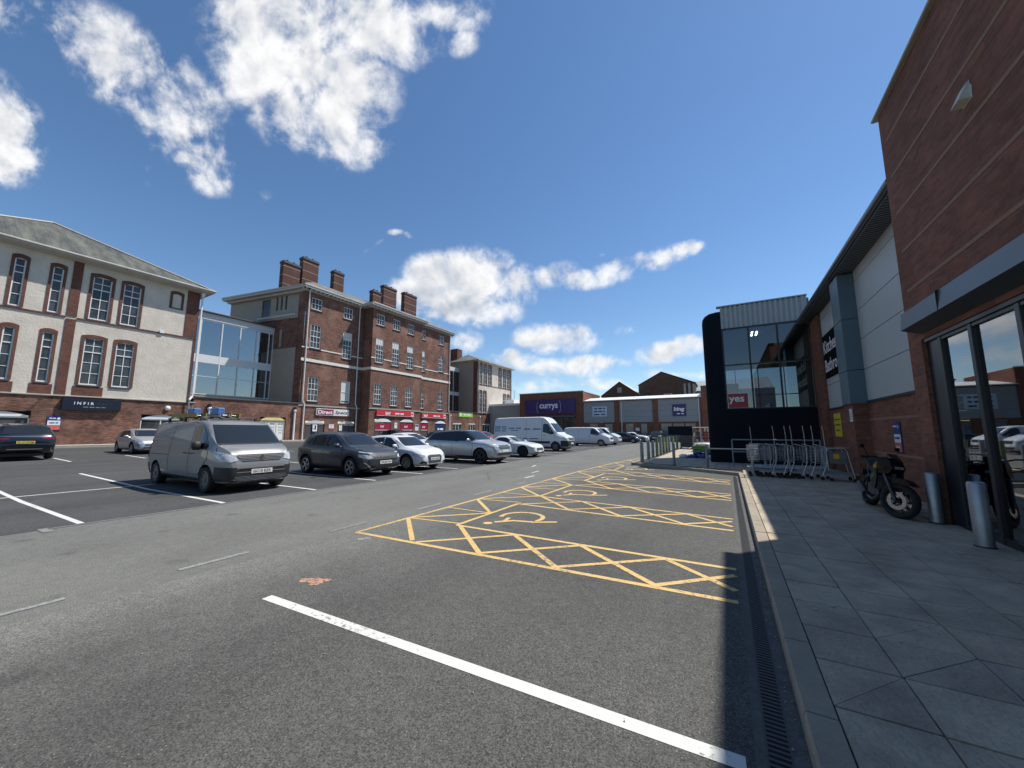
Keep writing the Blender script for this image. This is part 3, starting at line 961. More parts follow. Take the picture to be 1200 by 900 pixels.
# ================================================================== RIGHT HAND RETAIL BUILDING
brick_red = brick_mat('brick_retail', (.225, .090, .058), (.155, .064, .045), (.155, .11, .085), dirt=.32)
brick_band = mat('brick_band_buff', (.25, .15, .10), .85, var=.15, vs=12, world=True)
panel_light = mat('cladding_light_grey', (.40, .43, .44), .45, metal=0, var=.05, vs=.8)
panel_blue = mat('cladding_blue_grey', (.085, .135, .17), .4, var=.08, vs=1)
dark_navy = mat('cladding_dark_navy', (.004, .007, .013), .6, var=.12, vs=1, spec=.12)
dark_frame = mat('frame_dark', (.012, .016, .022), .4, var=.1)
coping_m = mat('coping_cream', (.36, .34, .29), .6, var=.1, vs=3)
canopy_m = mat('canopy_metal', (.065, .085, .10), .35, metal=.2, var=.10, vs=2.5)
soffit_m = mat('soffit_metal', (.20, .23, .25), .5, var=.08)
white_metal = mat('white_metal', (.72, .73, .72), .45, var=.05)
ribbed_m = mat('ribbed_cladding', (.36, .38, .38), .5, var=.06)
int_wall = mat('interior_wall', (.30, .30, .29), .8, var=.1)
int_dark = mat('interior_dark', (.05, .05, .055), .7, var=.2)
tube_m = mat('lit_tube', (1, .97, .92), .5, var=0, emit=6.0)
shop_glass = glass_mat('shop_glass', (.42, .46, .48), dark=.16)
tower_glass = glass_mat('tower_glass', (.36, .41, .44), dark=.05)
letter_white = mat('letter_white', (.80, .80, .80), .4, var=.0)
sign_black = mat('sign_black', (.006, .006, .007), .85, var=.05, spec=.08)
dirty_white = mat('notice_white', (.66, .67, .66), .6, var=.06)
yellow_p = mat('poster_yellow', (.62, .52, .04), .6, var=.08)
navy_p = mat('sign_navy', (.03, .045, .19), .45, var=.05)
red_p = mat('sign_red', (.55, .035, .04), .45, var=.05)
orange_p = mat('sign_orange_red', (.60, .12, .07), .45, var=.05)

# local frame: x runs towards the camera (-Y), outward is -X of the world
rb = thing('retail_building', 'tall red brick shop block nearest on the right with glazed doors under a grey canopy', 'shop building', (3.0, 0, 0))
F = Tf(0, 0, 0, -90)     # local a = -Y
H_ = 7.78
m = MB(F)
m.wall(-9.45, 9, ZP - .1, H_, holes=[(-8.95, 4.0, ZP - .1, 3.16)], depth=.30)
m.box(-9.452, -9.45, .0, 9, ZP - .1, H_)           # return facing away
m.box(-9.45, 9, 8.9, 9, ZP, H_)
m.box(-9.45, 9, .3, 8.9, H_ - .25, H_ - .05)
m.build('wall', brick_red, rb)
for z in (4.11, 4.86, 5.61, 6.36, 7.12):
    b = MB(F); b.box(-9.2, 9, -.006, .02, z - .028, z + .028); b.build('brick_band', brick_band, rb)
c = MB(F); c.box(-9.56, 9.1, -.08, .3, H_, H_ + .05, ch=.012); c.build('coping', coping_m, rb)
# canopy
c = MB(F)
for a, b_ in ((-8.88, -7.0), (-6.99, -4.6), (-4.59, -2.2), (-2.19, 1.5)):
    pass
c.add([(-8.88, -.26, 3.33), (4, -.26, 3.33), (4, -.23, 3.62), (-8.88, -.23, 3.62), (-8.88, 0.0, 3.24), (4, 0.0, 3.24), (4, 0.0, 3.66), (-8.88, 0.0, 3.66)],
      [(0, 1, 2, 3), (0, 4, 5, 1), (3, 2, 6, 7), (0, 3, 7, 4), (1, 5, 6, 2)])
cn = c.build('canopy', canopy_m, rb)
c = MB(F)
for a in (-7.55, -5.3, -3.0): c.box(a - .004, a + .004, -.264, -.22, 3.32, 3.63)
each(c, 'canopy_joint', dark_frame, cn)
# head beam under the canopy and dark posts
c = MB(F); c.box(-8.95, 4, .02, .12, 3.10, 3.245); c.build('lintel', dark_frame, rb)
c = MB(F); c.box(-8.95, -8.50, .06, .14, ZP, 3.10); c.build('door_post', dark_frame, rb)
gl_edges = [-8.48, -7.62, -6.62, -5.5, -4.4, -3.3, -2.2, -1.0, .2, 1.4, 2.6, 3.95]
for i, a in enumerate(gl_edges):
    c = MB(F); c.box(a - .045, a + .045, .04, .13, ZP, 3.10, ch=.006); c.build('mullion', dark_frame, rb)
for a, b_ in zip(gl_edges, gl_edges[1:]):
    c = MB(F); c.box(a + .045, b_ - .045, .085, .097, ZP + .09, 3.05); p = c.build('glass_pane', shop_glass, rb)
    c = MB(F); c.box(a + .045, b_ - .045, .05, .12, ZP, ZP + .09); c.box(a + .045, b_ - .045, .05, .12, 3.05, 3.10); each(c, 'glazing_rail', dark_frame, rb)
# the shop seen through the glass
c = MB(F); c.box(-9.3, 4, .31, 8.8, ZP - .06, ZP - .001); c.build('shop_floor', mat('shop_floor', (.16, .16, .155), .5, var=.15), rb)
c = MB(F); c.box(-9.3, 4, .31, 8.8, 3.6, 3.7); c.build('shop_ceiling', int_wall, rb)
c = MB(F); c.box(-9.4, -9.3, .3, 8.8, ZP, 3.6); c.box(-9.3, 4, 6.8, 6.9, ZP, 3.6); c.box(3.9, 4, .3, 6.8, ZP, 3.6); each(c, 'shop_wall', int_dark, rb)
for x, a in ((1.3, -7.6), (1.3, -5.4), (2.9, -7.6), (2.9, -5.4), (4.6, -7.6), (4.6, -5.4)):
    c = MB(F); c.box(a, a + 1.2, x, x + .06, 3.50, 3.54); c.build('strip_light', tube_m, rb)
for a in (-8.0, -5.6):
    c = MB(F)
    for k in range(4): c.box(a, a + 1.6, 2.2, 2.7, .5 + .4 * k, .53 + .4 * k)
    for q in (a, a + 1.57): c.box(q, q + .03, 2.2, 2.7, .12, 1.8)
    c.build('display_shelf', steel_grey, rb)
# bulkhead lamp
lam = thing('wall_lamp', 'small white boxed floodlight high on the brick wall', 'wall lamp', (3.0, 6.76, 6.0))
c = MB(); c.prism([(-.11, -.14), (.11, -.14), (.13, .02), (.05, .13), (-.05, .13), (-.13, .02)], -.0, .03, M=Tf(0, 0, 0, -90)); c.build('back_plate', dirty_white, lam)
c = MB(Tf(0, 0, 0, -90)); c.add([(-.1, -.12, -.12), (.1, -.12, -.12), (.1, -.02, .1), (-.1, -.02, .1), (-.1, 0, -.13), (.1, 0, -.13), (.1, 0, .12), (-.1, 0, .12)], [(0, 1, 2, 3), (0, 4, 5, 1), (3, 2, 6, 7), (0, 3, 7, 4), (1, 5, 6, 2)])
c.build('lamp_housing', mat('lamp_white', (.55, .56, .5), .4, var=.05), lam)

# ---- recessed wing with grey panels
rw = thing('retail_wing', 'lower shop wing of pale grey cladding panels over brick with a blue grey column', 'shop building', (3.57, 0, 0))
m = MB(F)
m.wall(-20.45, -9.45, ZP - .1, 2.42)
m.box(-20.45, -9.45, .05, .2, 2.42, 6.4)
m.build('wall', brick_red, rw)
for z in (1.02, 1.92): 
    b = MB(F)
    a = -20.3
    b.box(-18.9, -9.46, -.005, .02, z - .024, z + .024); b.build('brick_band', brick_band, rw)
c = MB(F); c.box(-20.4, -9.46, -.04, .04, 2.40, 2.455); c.build('flashing', dark_frame, rw)
zs = [2.46, 3.37, 4.27, 5.12, 6.02, 6.34]
for za, zb in zip(zs, zs[1:]):
    for xa, xb in ((-18.9, -15.2), (-14.3, -9.46)):
        c = MB(F); c.box(xa, xb - .0, -.012, .045, za + .007, zb - .007, ch=.004); c.build('cladding_panel', panel_light, rw)
c = MB(F)
c.box(-15.2, -14.3, -.40, 0.05, 2.38, 3.36, ch=.01)
c.build('column_casing', panel_blue, rw)
for za, zb in ((3.37, 4.9), (4.91, 6.30)):
    c = MB(F); c.box(-15.2, -14.3, -.40, .05, za, zb, ch=.01); c.build('column_casing', panel_blue, rw)
c = MB(F); c.wall(-15.2, -14.4, ZP - .1, 2.38, y=-.34); c.add([(-14.4, -.34, ZP - .1), (-14.4, 0, ZP - .1), (-14.4, 0, 2.38), (-14.4, -.34, 2.38)], [(0, 1, 2, 3)])
c.build('pier', brick_red, rw)
c = MB(F); c.box(-20.4, -18.93, -.12, .05, ZP - .1, 6.30); c.build('end_pillar', brick_red, rw)
# eaves: deep soffit with ribs, gutter edge, roof
c = MB(F); c.box(-20.6, -9.47, -.46, .05, 6.345, 6.375); c.build('soffit', soffit_m, rw)
c = MB(F)
a = -20.5
while a < -9.6:
    c.box(a, a + .02, -.45, -.02, 6.33, 6.344); a += .12
q = c.build('soffit_rib', dark_frame, rw); q['kind'] = 'stuff'
c = MB(F); c.prism([(0, 0)] * 0 or [(-20.65, 6.36), (-9.47, 6.36), (-9.47, 6.52), (-20.65, 6.52)], -.52, -.46); c.build('fascia', dark_frame, rw)
c = MB(F)
for i in range(7):
    a0, a1 = math.pi * i / 6, math.pi * (i + 1) / 6
prof = [(-.50 - .075 * math.cos(math.pi * i / 8), 6.46 - .075 * math.sin(math.pi * i / 8)) for i in range(9)] + [(-.43, 6.5), (-.57, 6.5)]
vs = [(-20.7, p, z) for p, z in prof] + [(-9.47, p, z) for p, z in prof]
n = len(prof)
c.add(vs, [tuple(range(n)), tuple(range(2 * n - 1, n - 1, -1))] + [(i, (i + 1) % n, n + (i + 1) % n, n + i) for i in range(n)])
c.build('gutter', canopy_m, rw, smooth=40)
c = MB(F); c.add([(-20.65, -.5, 6.53), (-9.47, -.5, 6.53), (-9.47, 9, 7.6), (-20.65, 9, 7.6)], [(0, 1, 2, 3)]); c.add([(-20.65, 9, 7.6), (-9.47, 9, 7.6), (-9.47, 9, 0), (-20.65, 9, 0)], [(0, 1, 2, 3)])
c.build('roof', canopy_m, rw)
c = MB(F); c.box(-9.5, -9.452, .04, .1, 6.3, 7.0); c.build('downpipe', dark_frame, rw)

S_ = F
def wallsign(name, label, cat, x, y, z, w, h, mt, items=(), th=.02, rz=-90, frame=None):
    """flat sign; items: (text or None, dx, dz, w, h, material)"""
    o = thing(name, label, cat, (x, y, z), rz)
    b = MB(); b.box(-w / 2, w / 2, -th, 0, -h / 2, h / 2); b.build('board', mt, o)
    if frame:
        b = MB()
        for q in ((-w / 2 - .02, -w / 2, -h / 2 - .02, h / 2 + .02), (w / 2, w / 2 + .02, -h / 2 - .02, h / 2 + .02), (-w / 2, w / 2, h / 2, h / 2 + .02), (-w / 2, w / 2, -h / 2 - .02, -h / 2)):
            b.box(q[0], q[1], -th - .01, 0, q[2], q[3])
        b.build('frame', frame, o)
    for i, (s, dx, dz, tw, thh, mm) in enumerate(items):
        if s is None:
            b = MB(); b.box(dx - tw / 2, dx + tw / 2, -th - .003 - .0006 * i, -th + .001, dz - thh / 2, dz + thh / 2); b.build('print_block', mm, o)
        else:
            text(s, tw, thh, mm, o, Tf(dx, -th - .007 - .0006 * i, dz), depth=.004)
    return o


k = thing('kitchen_sign', 'black sign with white letters Kitchens and Bathrooms on the grey cladding', 'shop sign', (3.57, 16.95, 4.45), -90)
b = MB(); b.box(-1.8, 1.75, -.06, 0, -.82, .84); b.build('board', sign_black, k)
text('Kitchens &', 2.9, .50, letter_white, k, Tf(-.22, -.064, .36), depth=.003, bold=.01)
text('Bathrooms', 2.85, .48, letter_white, k, Tf(-.22, -.064, -.36), depth=.003, bold=.01)
wallsign('yellow_notice', 'yellow notice sheet on the brick wall left of the white one', 'notice', 3.565, 17.95, 1.82, .95, .85, yellow_p, [(None, 0, .2, .7, .05, mat('print_dark', (.10, .09, .03), .6)), (None, 0, 0, .75, .05, MAT['print_dark']), (None, 0, -.2, .6, .05, MAT['print_dark'])], th=.01)
wallsign('white_notice', 'small white notice high on the brick pier under the blue grey column', 'notice', 3.228, 14.62, 2.06, .27, .38, dirty_white, [(None, 0, .09 - .06 * i, .2, .018, mat('print_grey', (.2, .2, .21), .6)) for i in range(4)], th=.01)
wallsign('parking_sign', 'tall blue white and red parking notice on the brick wall above the motorcycle', 'parking sign', 3.565, 12.45, 1.45, .42, .72, navy_p,
         [(None, 0, -.03, .38, .2, dirty_white), (None, 0, -.24, .38, .2, orange_p), ('P', .12, .23, .07, .09, letter_white), ('##', -.06, .26, .22, .045, letter_white), ('##', 0, -.02, .26, .06, navy_p), ('##', 0, -.24, .2, .05, letter_white)], th=.02)

# ---- dark entrance tower
tw = thing('entrance_tower', 'dark navy entrance tower with a rounded corner and a tall gridded window', 'tower', (0, 20.5, 0))
XR2 = 3.46
c = MB()
pl = []
r_ = .62
for i in range(9):
    a = math.pi / 2 * i / 8
    pl.append((-.78 + r_ * 0 + r_ * (1 - math.cos(a)) * 0, 0))
pl = [(.05, 0)] + [(-.56 - .22 * math.sin(math.pi / 2 * i / 8), .22 - .22 * math.cos(math.pi / 2 * i / 8)) for i in range(9)] + [(-.78, 4.5), (.05, 4.5)]
# rounded column whose top also rounds over
levels = [(0, 0, ZP - .1), (0, 0, 6.95), (.03, .02, 7.15), (.12, .06, 7.3), (.28, .12, 7.4), (.6, .2, 7.44)]
vs = []; n = len(pl)
for (sx, _, z) in levels:
    for (x, y) in pl:
        k_ = (x + .78) / .83
        vs.append((x + sx * (1 - k_) * 1.0, y, z if k_ < .999 else (z if z < 6.95 else min(7.44, z + .0))))
fs = []
for l in range(len(levels) - 1):
    for i in range(n):
        j = (i + 1) % n
        fs.append((l * n + i, l * n + j, (l + 1) * n + j, (l + 1) * n + i))
fs.append(tuple((len(levels) - 1) * n + i for i in range(n)))
c.add(vs, fs)
c.build('corner_column', dark_navy, tw, smooth=40)
c = MB(); c.box(.05, XR2, .0, .2, ZP - .1, 2.62); c.build('base_wall', dark_navy, tw)
c = MB(); c.box(.05, XR2, .08, .2, 6.56, 7.64); c.build('parapet_backing', ribbed_m, tw)
c = MB()
a = .055
while a < XR2 - .1:
    c.box(a, a + .10, .03, .08, 6.57, 7.66); a += .2
each(c, 'cladding_rib', ribbed_m, tw)
c = MB(); c.box(-.1, XR2 + .02, -.03, .26, 7.66, 7.71); c.build('coping', mat('coping_grey', (.30, .33, .35), .4, metal=.3), tw)
c = MB(); c.box(.0, XR2, 4.3, 4.5, ZP, 2.9); c.box(.0, XR2, 4.3, 4.5, 5.1, 7.6); c.box(XR2, XR2 + .1, .2, 4.5, ZP, 7.6); each(c, 'rear_wall', mat('tower_inner', (.16, .17, .18), .8, var=.1), tw)
c = MB(); c.box(.05, XR2, .2, 4.3, 6.5, 6.55); c.build('ceiling', mat('tower_ceiling', (.22, .24, .26), .8, var=.05), tw)
c = MB(); c.box(.05, XR2, .2, 4.3, 2.5, 2.6); c.build('upper_floor', int_dark, tw)
c = MB(); c.box(.05, XR2, 4.15, 4.3, 5.08, 5.3); c.build('rear_beam', mat('beam_grey', (.45, .47, .48), .6), tw)
# window grid: 3 lights over 3, the lower row split again
fx = [.05, 1.16, 2.28, XR2]
c = MB()
for x in fx: c.box(x - (.0 if x < .1 else .035), x + (.035 if x < XR2 - .1 else 0) + (.03 if x < .1 else 0), .02, .13, 2.62, 6.56)
for z in (2.64, 4.74, 6.53): c.box(.05, XR2, .025, .125, z - .035, z + .035)
wf = c.build('window_frame', dark_frame, tw)
for xa, xb in zip(fx, fx[1:]):
    for za, zb in ((2.68, 4.70), (4.78, 6.49)):
        c = MB(); c.box(xa + .036, xb - .036, .07, .08, za, zb); c.build('pane', tower_glass, wf)
c = MB()
for x in (.6, 1.7, 2.9): c.box(x - .02, x + .02, 4.3, 4.38, 2.9, 5.1)
for z in (3.6,): c.box(.05, XR2, 4.3, 4.38, z - .02, z + .02)
each(c, 'rear_glazing_bar', dark_frame, tw)
for x in (1.35, 1.55):
    c = MB(); c.add([(x, 1.0, 6.47), (x + .07, 1.0, 6.47), (x + .07, 1.9, 6.47), (x, 1.9, 6.47)], [(0, 1, 2, 3)]); c.box(x, x + .07, 1, 1.9, 6.47, 6.49); c.build('strip_light', tube_m, tw)
bn = thing('window_banner', 'red banner reading yes hung inside the tower window', 'banner', (.60, 20.53, 3.05))
b = MB(); b.box(-.46, .34, 0, .02, -.36, .30); b.build('cloth', mat('banner_red', (.34, .045, .06), .6, var=.05), bn)
text('yes', .62, .34, letter_white, bn, Tf(-.12, -.012, -.02), depth=.006, bold=.02)

# ---- rails and trolley bay
rails = thing('guard_rail', 'grey steel guard rail along the pavement in front of the dark tower', 'railing', (0, 17.3, ZP))
c = MB()
for x, h in ((-.78, .93), (1.2, .93), (3.0, .93)): c.tube((x, 0, 0), (x, 0, h), .055, 12)
each(c, 'post', steel_grey, rails, smooth=40)
c = MB(); c.tube((-.78, 0, .76), (3.2, 0, .76), .03, 10); c.build('rail', steel_grey, rails, smooth=40)
rails2 = thing('guard_rail', 'taller grey steel hoop rail standing behind the trolleys', 'railing', (.15, 18.3, ZP))
c = MB(); c.tube((0, 0, 0), (0, 0, 1.12), .03, 10); c.tube((2.9, 0, 0), (2.9, 0, 1.12), .03, 10); each(c, 'post', steel_grey, rails2, smooth=40)
for z in (1.12, .62):
    c = MB(); c.tube((0, 0, z), (2.9, 0, z), .028, 10); c.build('rail', steel_grey, rails2, smooth=40)
bollard(-2.08, 17.75, .94, .06, steel_grey, 'slim grey steel post between the first bollard and the guard rail', z=ZP)

tro_m = mat('trolley_wire', (.46, .48, .50), .4, metal=.5, var=.1)
rubber = mat('rubber', (.012, .012, .012), .8, var=.1)


def castor(b, x, y, r=.055):
    b.lathe([(r * .5, -.014), (r, -.012), (r, .012), (r * .5, .014)], 12, 'Y', (x, y, r))


def trolley(x, y, label):
    """tall wire-sided trolley: two hoops, deck, mesh side, tall mast, four castors"""
    t = thing('trolley', label, 'trolley', (x, y, ZP), 0, 'nested trolleys beside the shop wall')
    b = MB()
    b.path([(.02, -.33, .10), (.16, -.33, .50), (.18, -.33, .98), (-.04, -.33, 1.05)], .013, 6)
    b.path([(.02, .33, .10), (.16, .33, .50), (.18, .33, .98), (-.04, .33, 1.05)], .013, 6)
    b.tube((-.04, -.33, 1.05), (-.04, .33, 1.05), .014, 6)
    b.tube((.16, -.33, .50), (.16, .33, .50), .012, 6)
    b.build('frame', tro_m, t, smooth=40)
    b = MB()
    for yy in (-.33, -.2, -.07, .07, .2, .33): b.tube((-.62, yy, .30), (.12, yy, .36), .009, 6)
    b.tube((-.62, -.33, .30), (-.62, .33, .30), .012, 6)
    b.build('deck', tro_m, t)
    for sy_ in (-.33, .33):
        b = MB()
        for zz in (.50, .55, .60, .65, .70, .75, .80, .85, .90, .95, 1.0): b.tube((-.60, sy_, zz), (.17, sy_, zz), .006, 5)
        for xx in (-.6, -.52, -.44, -.36, -.28, -.2, -.12, -.04, .04): b.tube((xx, sy_, .56), (xx, sy_, .99), .006, 5)
        b.build('basket_side', tro_m, t)
    b = MB(); b.path([(.16, -.30, .9), (.15, -.30, 1.4), (.13, -.30, 1.64)], .012, 6); b.build('mast', steel_galv, t)
    for xx in (-.55, .02):
        for yy in (-.33, .33):
            b = MB(); castor(b, xx, yy); b.build('castor', rubber, t)
    return t


ws = ['second trolley of the nested row, its mast wide apart from the first', 'third nested trolley from the tower end, in a close pair with the fourth', 'fourth nested trolley, close behind the third', 'fifth nested trolley, between the close pair and the sixth', 'sixth nested trolley, one before the last mast', 'last of the masted trolleys before the brick pier']
for x, l in zip((1.14, 1.45, 1.60, 1.92, 2.13, 2.40), ws): trolley(x, 15.0, l)
# end trolleys of other shapes
t = thing('flatbed_trolley', 'long grey flatbed trolley with a slatted side at the tower end of the row', 'trolley', (.95, 15.1, ZP))
b = MB(); b.box(-.28, .9, -.35, .35, .20, .25, ch=.01); b.build('deck', steel_grey, t)
b = MB()
for z in (.38, .55, .72, .9, 1.05): b.tube((-.28, -.34, z), (.7, -.34, z), .012, 6)
for x in (-.28, .2, .7): b.tube((x, -.34, .25), (x, -.34, 1.05), .014, 6)
b.build('side_rail', tro_m, t)
b = MB(); b.tube((-.28, -.34, 0.12), (-.28, -.34, 1.07), .035, 10); b.tube((-.28, .34, .12), (-.28, .34, 1.07), .03, 10); each(b, 'corner_post', steel_grey, t, smooth=40)
b = MB(); b.path([(-.27, -.34, 1.05), (-.29, -.34, 1.62)], .012, 6); b.build('mast', steel_galv, t)
for x in (-.15, .75):
    for yy in (-.3, .3):
        b = MB(); castor(b, x, yy, .08); b.build('castor', rubber, t)
t = thing('hoop_trolley', 'trolley with tall curved tube hoops and an orange sticker, nearest the brick wall', 'trolley', (2.85, 14.75, ZP))
for s in (-.28, .28):
    b = MB(); b.path([(-.30, s, .30), (-.32, s, .88), (-.26, s, .95), (.1, s, .97), (.16, s, .88), (.22, s, .45), (.28, s, .10)], .014, 8); b.build('hoop', tro_m, t, smooth=40)
b = MB(); b.box(-.32, .42, -.28, .28, .20, .23); b.build('deck', steel_grey, t)
b = MB(); b.tube((-.3, -.28, .6), (.18, -.28, .6), .01, 6); b.box(-.26, .14, -.285, -.28, .52, .86); b.build('side_panel', mat('trolley_panel', (.14, .15, .14), .6, var=.1), t)
b = MB(); b.box(-.16, -.03, -.292, -.286, .66, .80); b.build('sticker', mat('sticker_orange', (.75, .38, .03), .5, var=.05), t)
b = MB(); b.tube((-.28, -.28, .97), (-.28, .28, .97), .012, 6); b.tube((.1, -.28, .97), (.1, .28, .97), .012, 6); each(b, 'cross_bar', tro_m, t)
for x in (-.25, .28):
    for yy in (-.26, .26):
        b = MB(); castor(b, x, yy, .05); b.build('castor', rubber, t)
# ================================================================== OLD BRICK AND RENDERED BUILDINGS ON THE LEFT
brick_old = brick_mat('brick_old', (.205, .10, .070), (.10, .050, .040), (.20, .145, .115), patch=(.33, .185, .135), patch_amt=.5, dirt=.5)
brick_plinth = brick_mat('brick_plinth', (.21, .10, .066), (.09, .046, .038), (.20, .14, .11), patch=(.28, .165, .12), patch_amt=.6, dirt=.6)
brick_dark = brick_mat('brick_trim', (.155, .062, .043), (.095, .042, .033), (.15, .10, .08), dirt=.3)
render_m = mat('pebbledash', (.57, .515, .44), .9, var=.14, vs=1.0, bump=1.0, bs=7, spec=.2, world=True)
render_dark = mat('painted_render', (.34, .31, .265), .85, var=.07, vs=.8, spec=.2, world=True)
stone_white = mat('painted_stone_white', (.68, .65, .58), .7, var=.08, vs=3, world=True)
stone_grey = mat('stone_string_grey', (.36, .34, .30), .75, var=.15, vs=3, world=True)
timber_white = mat('white_timber', (.74, .74, .72), .45, var=.04)
sill_dark = mat('slate_sill', (.06, .055, .055), .7, var=.15)
gutter_grey = mat('gutter_pale', (.46, .44, .40), .6, var=.08)
pane_m = mat('window_pane', (.05, .055, .058), .06, var=.75, vs=.9, spec=.4, world=True)
blind_m = mat('window_blind', (.58, .58, .55), .7, var=.06)
pipe_white = mat('pipe_white', (.70, .70, .68), .5, var=.04)
link_glass = glass_mat('link_glass', (.35, .45, .48), dark=.20)


def slate_mat(name, col, moss):
    m = bpy.data.materials.new(name); m.use_nodes = True
    N, L = nt(m); b = N['Principled BSDF']; b.inputs['Roughness'].default_value = .75; b.inputs['Specular IOR Level'].default_value = .3
    g = N.new('ShaderNodeNewGeometry')
    sp = N.new('ShaderNodeSeparateXYZ'); L.new(g.outputs['Position'], sp.inputs[0])
    sn = N.new('ShaderNodeSeparateXYZ'); L.new(g.outputs['True Normal'], sn.inputs[0])
    ab = N.new('ShaderNodeMath'); ab.operation = 'ABSOLUTE'; L.new(sn.outputs[0], ab.inputs[0])
    ab2 = N.new('ShaderNodeMath'); ab2.operation = 'ABSOLUTE'; L.new(sn.outputs[1], ab2.inputs[0])
    gt = N.new('ShaderNodeMath'); gt.operation = 'GREATER_THAN'; L.new(ab.outputs[0], gt.inputs[0]); L.new(ab2.outputs[0], gt.inputs[1])
    mx = N.new('ShaderNodeMix'); mx.data_type = 'FLOAT'; L.new(gt.outputs[0], mx.inputs[0]); L.new(sp.outputs[0], mx.inputs[2]); L.new(sp.outputs[1], mx.inputs[3])
    cb = N.new('ShaderNodeCombineXYZ'); L.new(mx.outputs[0], cb.inputs[0]); L.new(sp.outputs[2], cb.inputs[1])
    bt = N.new('ShaderNodeTexBrick'); bt.inputs['Scale'].default_value = 1; bt.inputs['Brick Width'].default_value = .33; bt.inputs['Row Height'].default_value = .15
    bt.inputs['Mortar Size'].default_value = .014; bt.inputs['Color1'].default_value = (*col, 1); bt.inputs['Color2'].default_value = (col[0] * .72, col[1] * .74, col[2] * .78, 1)
    bt.inputs['Mortar'].default_value = (col[0] * .35, col[1] * .35, col[2] * .35, 1)
    L.new(cb.outputs[0], bt.inputs['Vector'])
    mp = N.new('ShaderNodeMapping'); mp.inputs['Scale'].default_value = (1.3, .45, 1); L.new(cb.outputs[0], mp.inputs[0])
    n = N.new('ShaderNodeTexNoise'); n.inputs['Scale'].default_value = 1; n.inputs['Detail'].default_value = 7; n.inputs['Roughness'].default_value = .68; L.new(mp.outputs[0], n.inputs['Vector'])
    r = N.new('ShaderNodeMapRange'); r.inputs[1].default_value = .42; r.inputs[2].default_value = .66; L.new(n.outputs['Fac'], r.inputs[0])
    m2 = N.new('ShaderNodeMixRGB'); m2.inputs[2].default_value = (*moss, 1); L.new(r.outputs[0], m2.inputs[0]); L.new(bt.outputs['Color'], m2.inputs[1])
    L.new(m2.outputs[0], b.inputs['Base Color'])
    bp = N.new('ShaderNodeBump'); bp.inputs['Strength'].default_value = .5; bp.inputs['Distance'].default_value = .02; L.new(bt.outputs['Fac'], bp.inputs['Height']); bp.invert = True; L.new(bp.outputs[0], b.inputs['Normal'])
    MAT[name] = m
    return m


slate = slate_mat('slate_mossy', (.085, .09, .085), (.145, .15, .12))
slate2 = slate_mat('slate_grey', (.14, .14, .13), (.22, .215, .18))

WIN = {}


def window(parent, Fm, x, z, w, h, cols, rows, mid=None, blind=0.0, depth=.10, sill=sill_dark, arch=0.0, frame_m=None):
    """sash window: x is its centre, z its foot; frame, glazing bars, pane and sill"""
    fm_ = frame_m or timber_white
    key = (round(w, 2), round(h, 2), cols, rows, mid, fm_.name)
    M = Fm @ Tf(x, 0, z)
    if key not in WIN:
        t = .07; b = MB(); d0, d1 = depth - .05, depth + .02
        b.box(-w / 2, -w / 2 + t, d0, d1, 0, h); b.box(w / 2 - t, w / 2, d0, d1, 0, h)
        b.box(-w / 2 + t, w / 2 - t, d0, d1, h - t, h); b.box(-w / 2 + t, w / 2 - t, d0, d1, 0, t * 1.5)
        wi = w - 2 * t; zi0, zi1 = t * 1.5, h - t
        zm = mid * h if mid else None
        if zm: b.box(-w / 2 + t, w / 2 - t, d0 - .01, d1 - .01, zm - .035, zm + .035)
        for i in range(1, cols):
            xx = -wi / 2 + wi * i / cols
            b.box(xx - .02, xx + .02, d0 + .012, d1 - .012, zi0, zi1)
        up = 2 if rows > 3 else 1
        if zm: levels_ = [zi0 + (zm - zi0) * j / (rows - up) for j in range(1, rows - up)] + [zm + (zi1 - zm) * j / up for j in range(1, up)]
        else: levels_ = [zi0 + (zi1 - zi0) * j / rows for j in range(1, rows)]
        for zz in levels_:
            b.box(-wi / 2, wi / 2, d0 + .014, d1 - .014, zz - .02, zz + .02)
        o = b.build('window', fm_, parent, M=M)
        p = MB(); p.box(-w / 2 + t * .5, w / 2 - t * .5, depth, depth + .012, t, h - t * .5)
        pn = p.build('pane', pane_m, o)
        sl = MB(); sl.box(-w / 2 - .09, w / 2 + .09, -.09, depth + .02, -.11, 0, ch=.012)
        so = sl.build('sill', sill, o)
        WIN[key] = (o.data, pn.data, so.data)
    else:
        a, c, e = WIN[key]
        o = link('window', a, parent, M); link('pane', c, o); so = link('sill', e, o)
        if so.data.materials[0] != sill: pass
    if blind:
        b = MB(); b.box(-w / 2 + .06, w / 2 - .06, depth - .012, depth - .004, h * (1 - blind), h - .06)
        b.build('blind', blind_m, o)
    return o


def arch_trim(parent, Fm, x, z, w, h, t=.2, rise=.12, ext=None, m=None, proud=.045, foot=.0):
    """brick surround of one window: two jambs and a segmental arch"""
    m = m or brick_dark
    b = MB(Fm)
    b.box(x - w / 2 - t, x - w / 2, -proud, .02, z - foot, z + h - rise)
    b.box(x + w / 2, x + w / 2 + t, -proud, .02, z - foot, z + h - rise)
    zt = z + h - rise
    inner = arc_pts(x - w / 2, x + w / 2, zt, rise)
    outer = arc_pts(x - w / 2 - t, x + w / 2 + t, z + h + .14, rise * 1.1)
    b.prism([(x - w / 2 - t, zt)] + inner + [(x + w / 2 + t, zt)] + outer[::-1], -proud - .002, .10)
    return b.build('window_surround', m, parent)


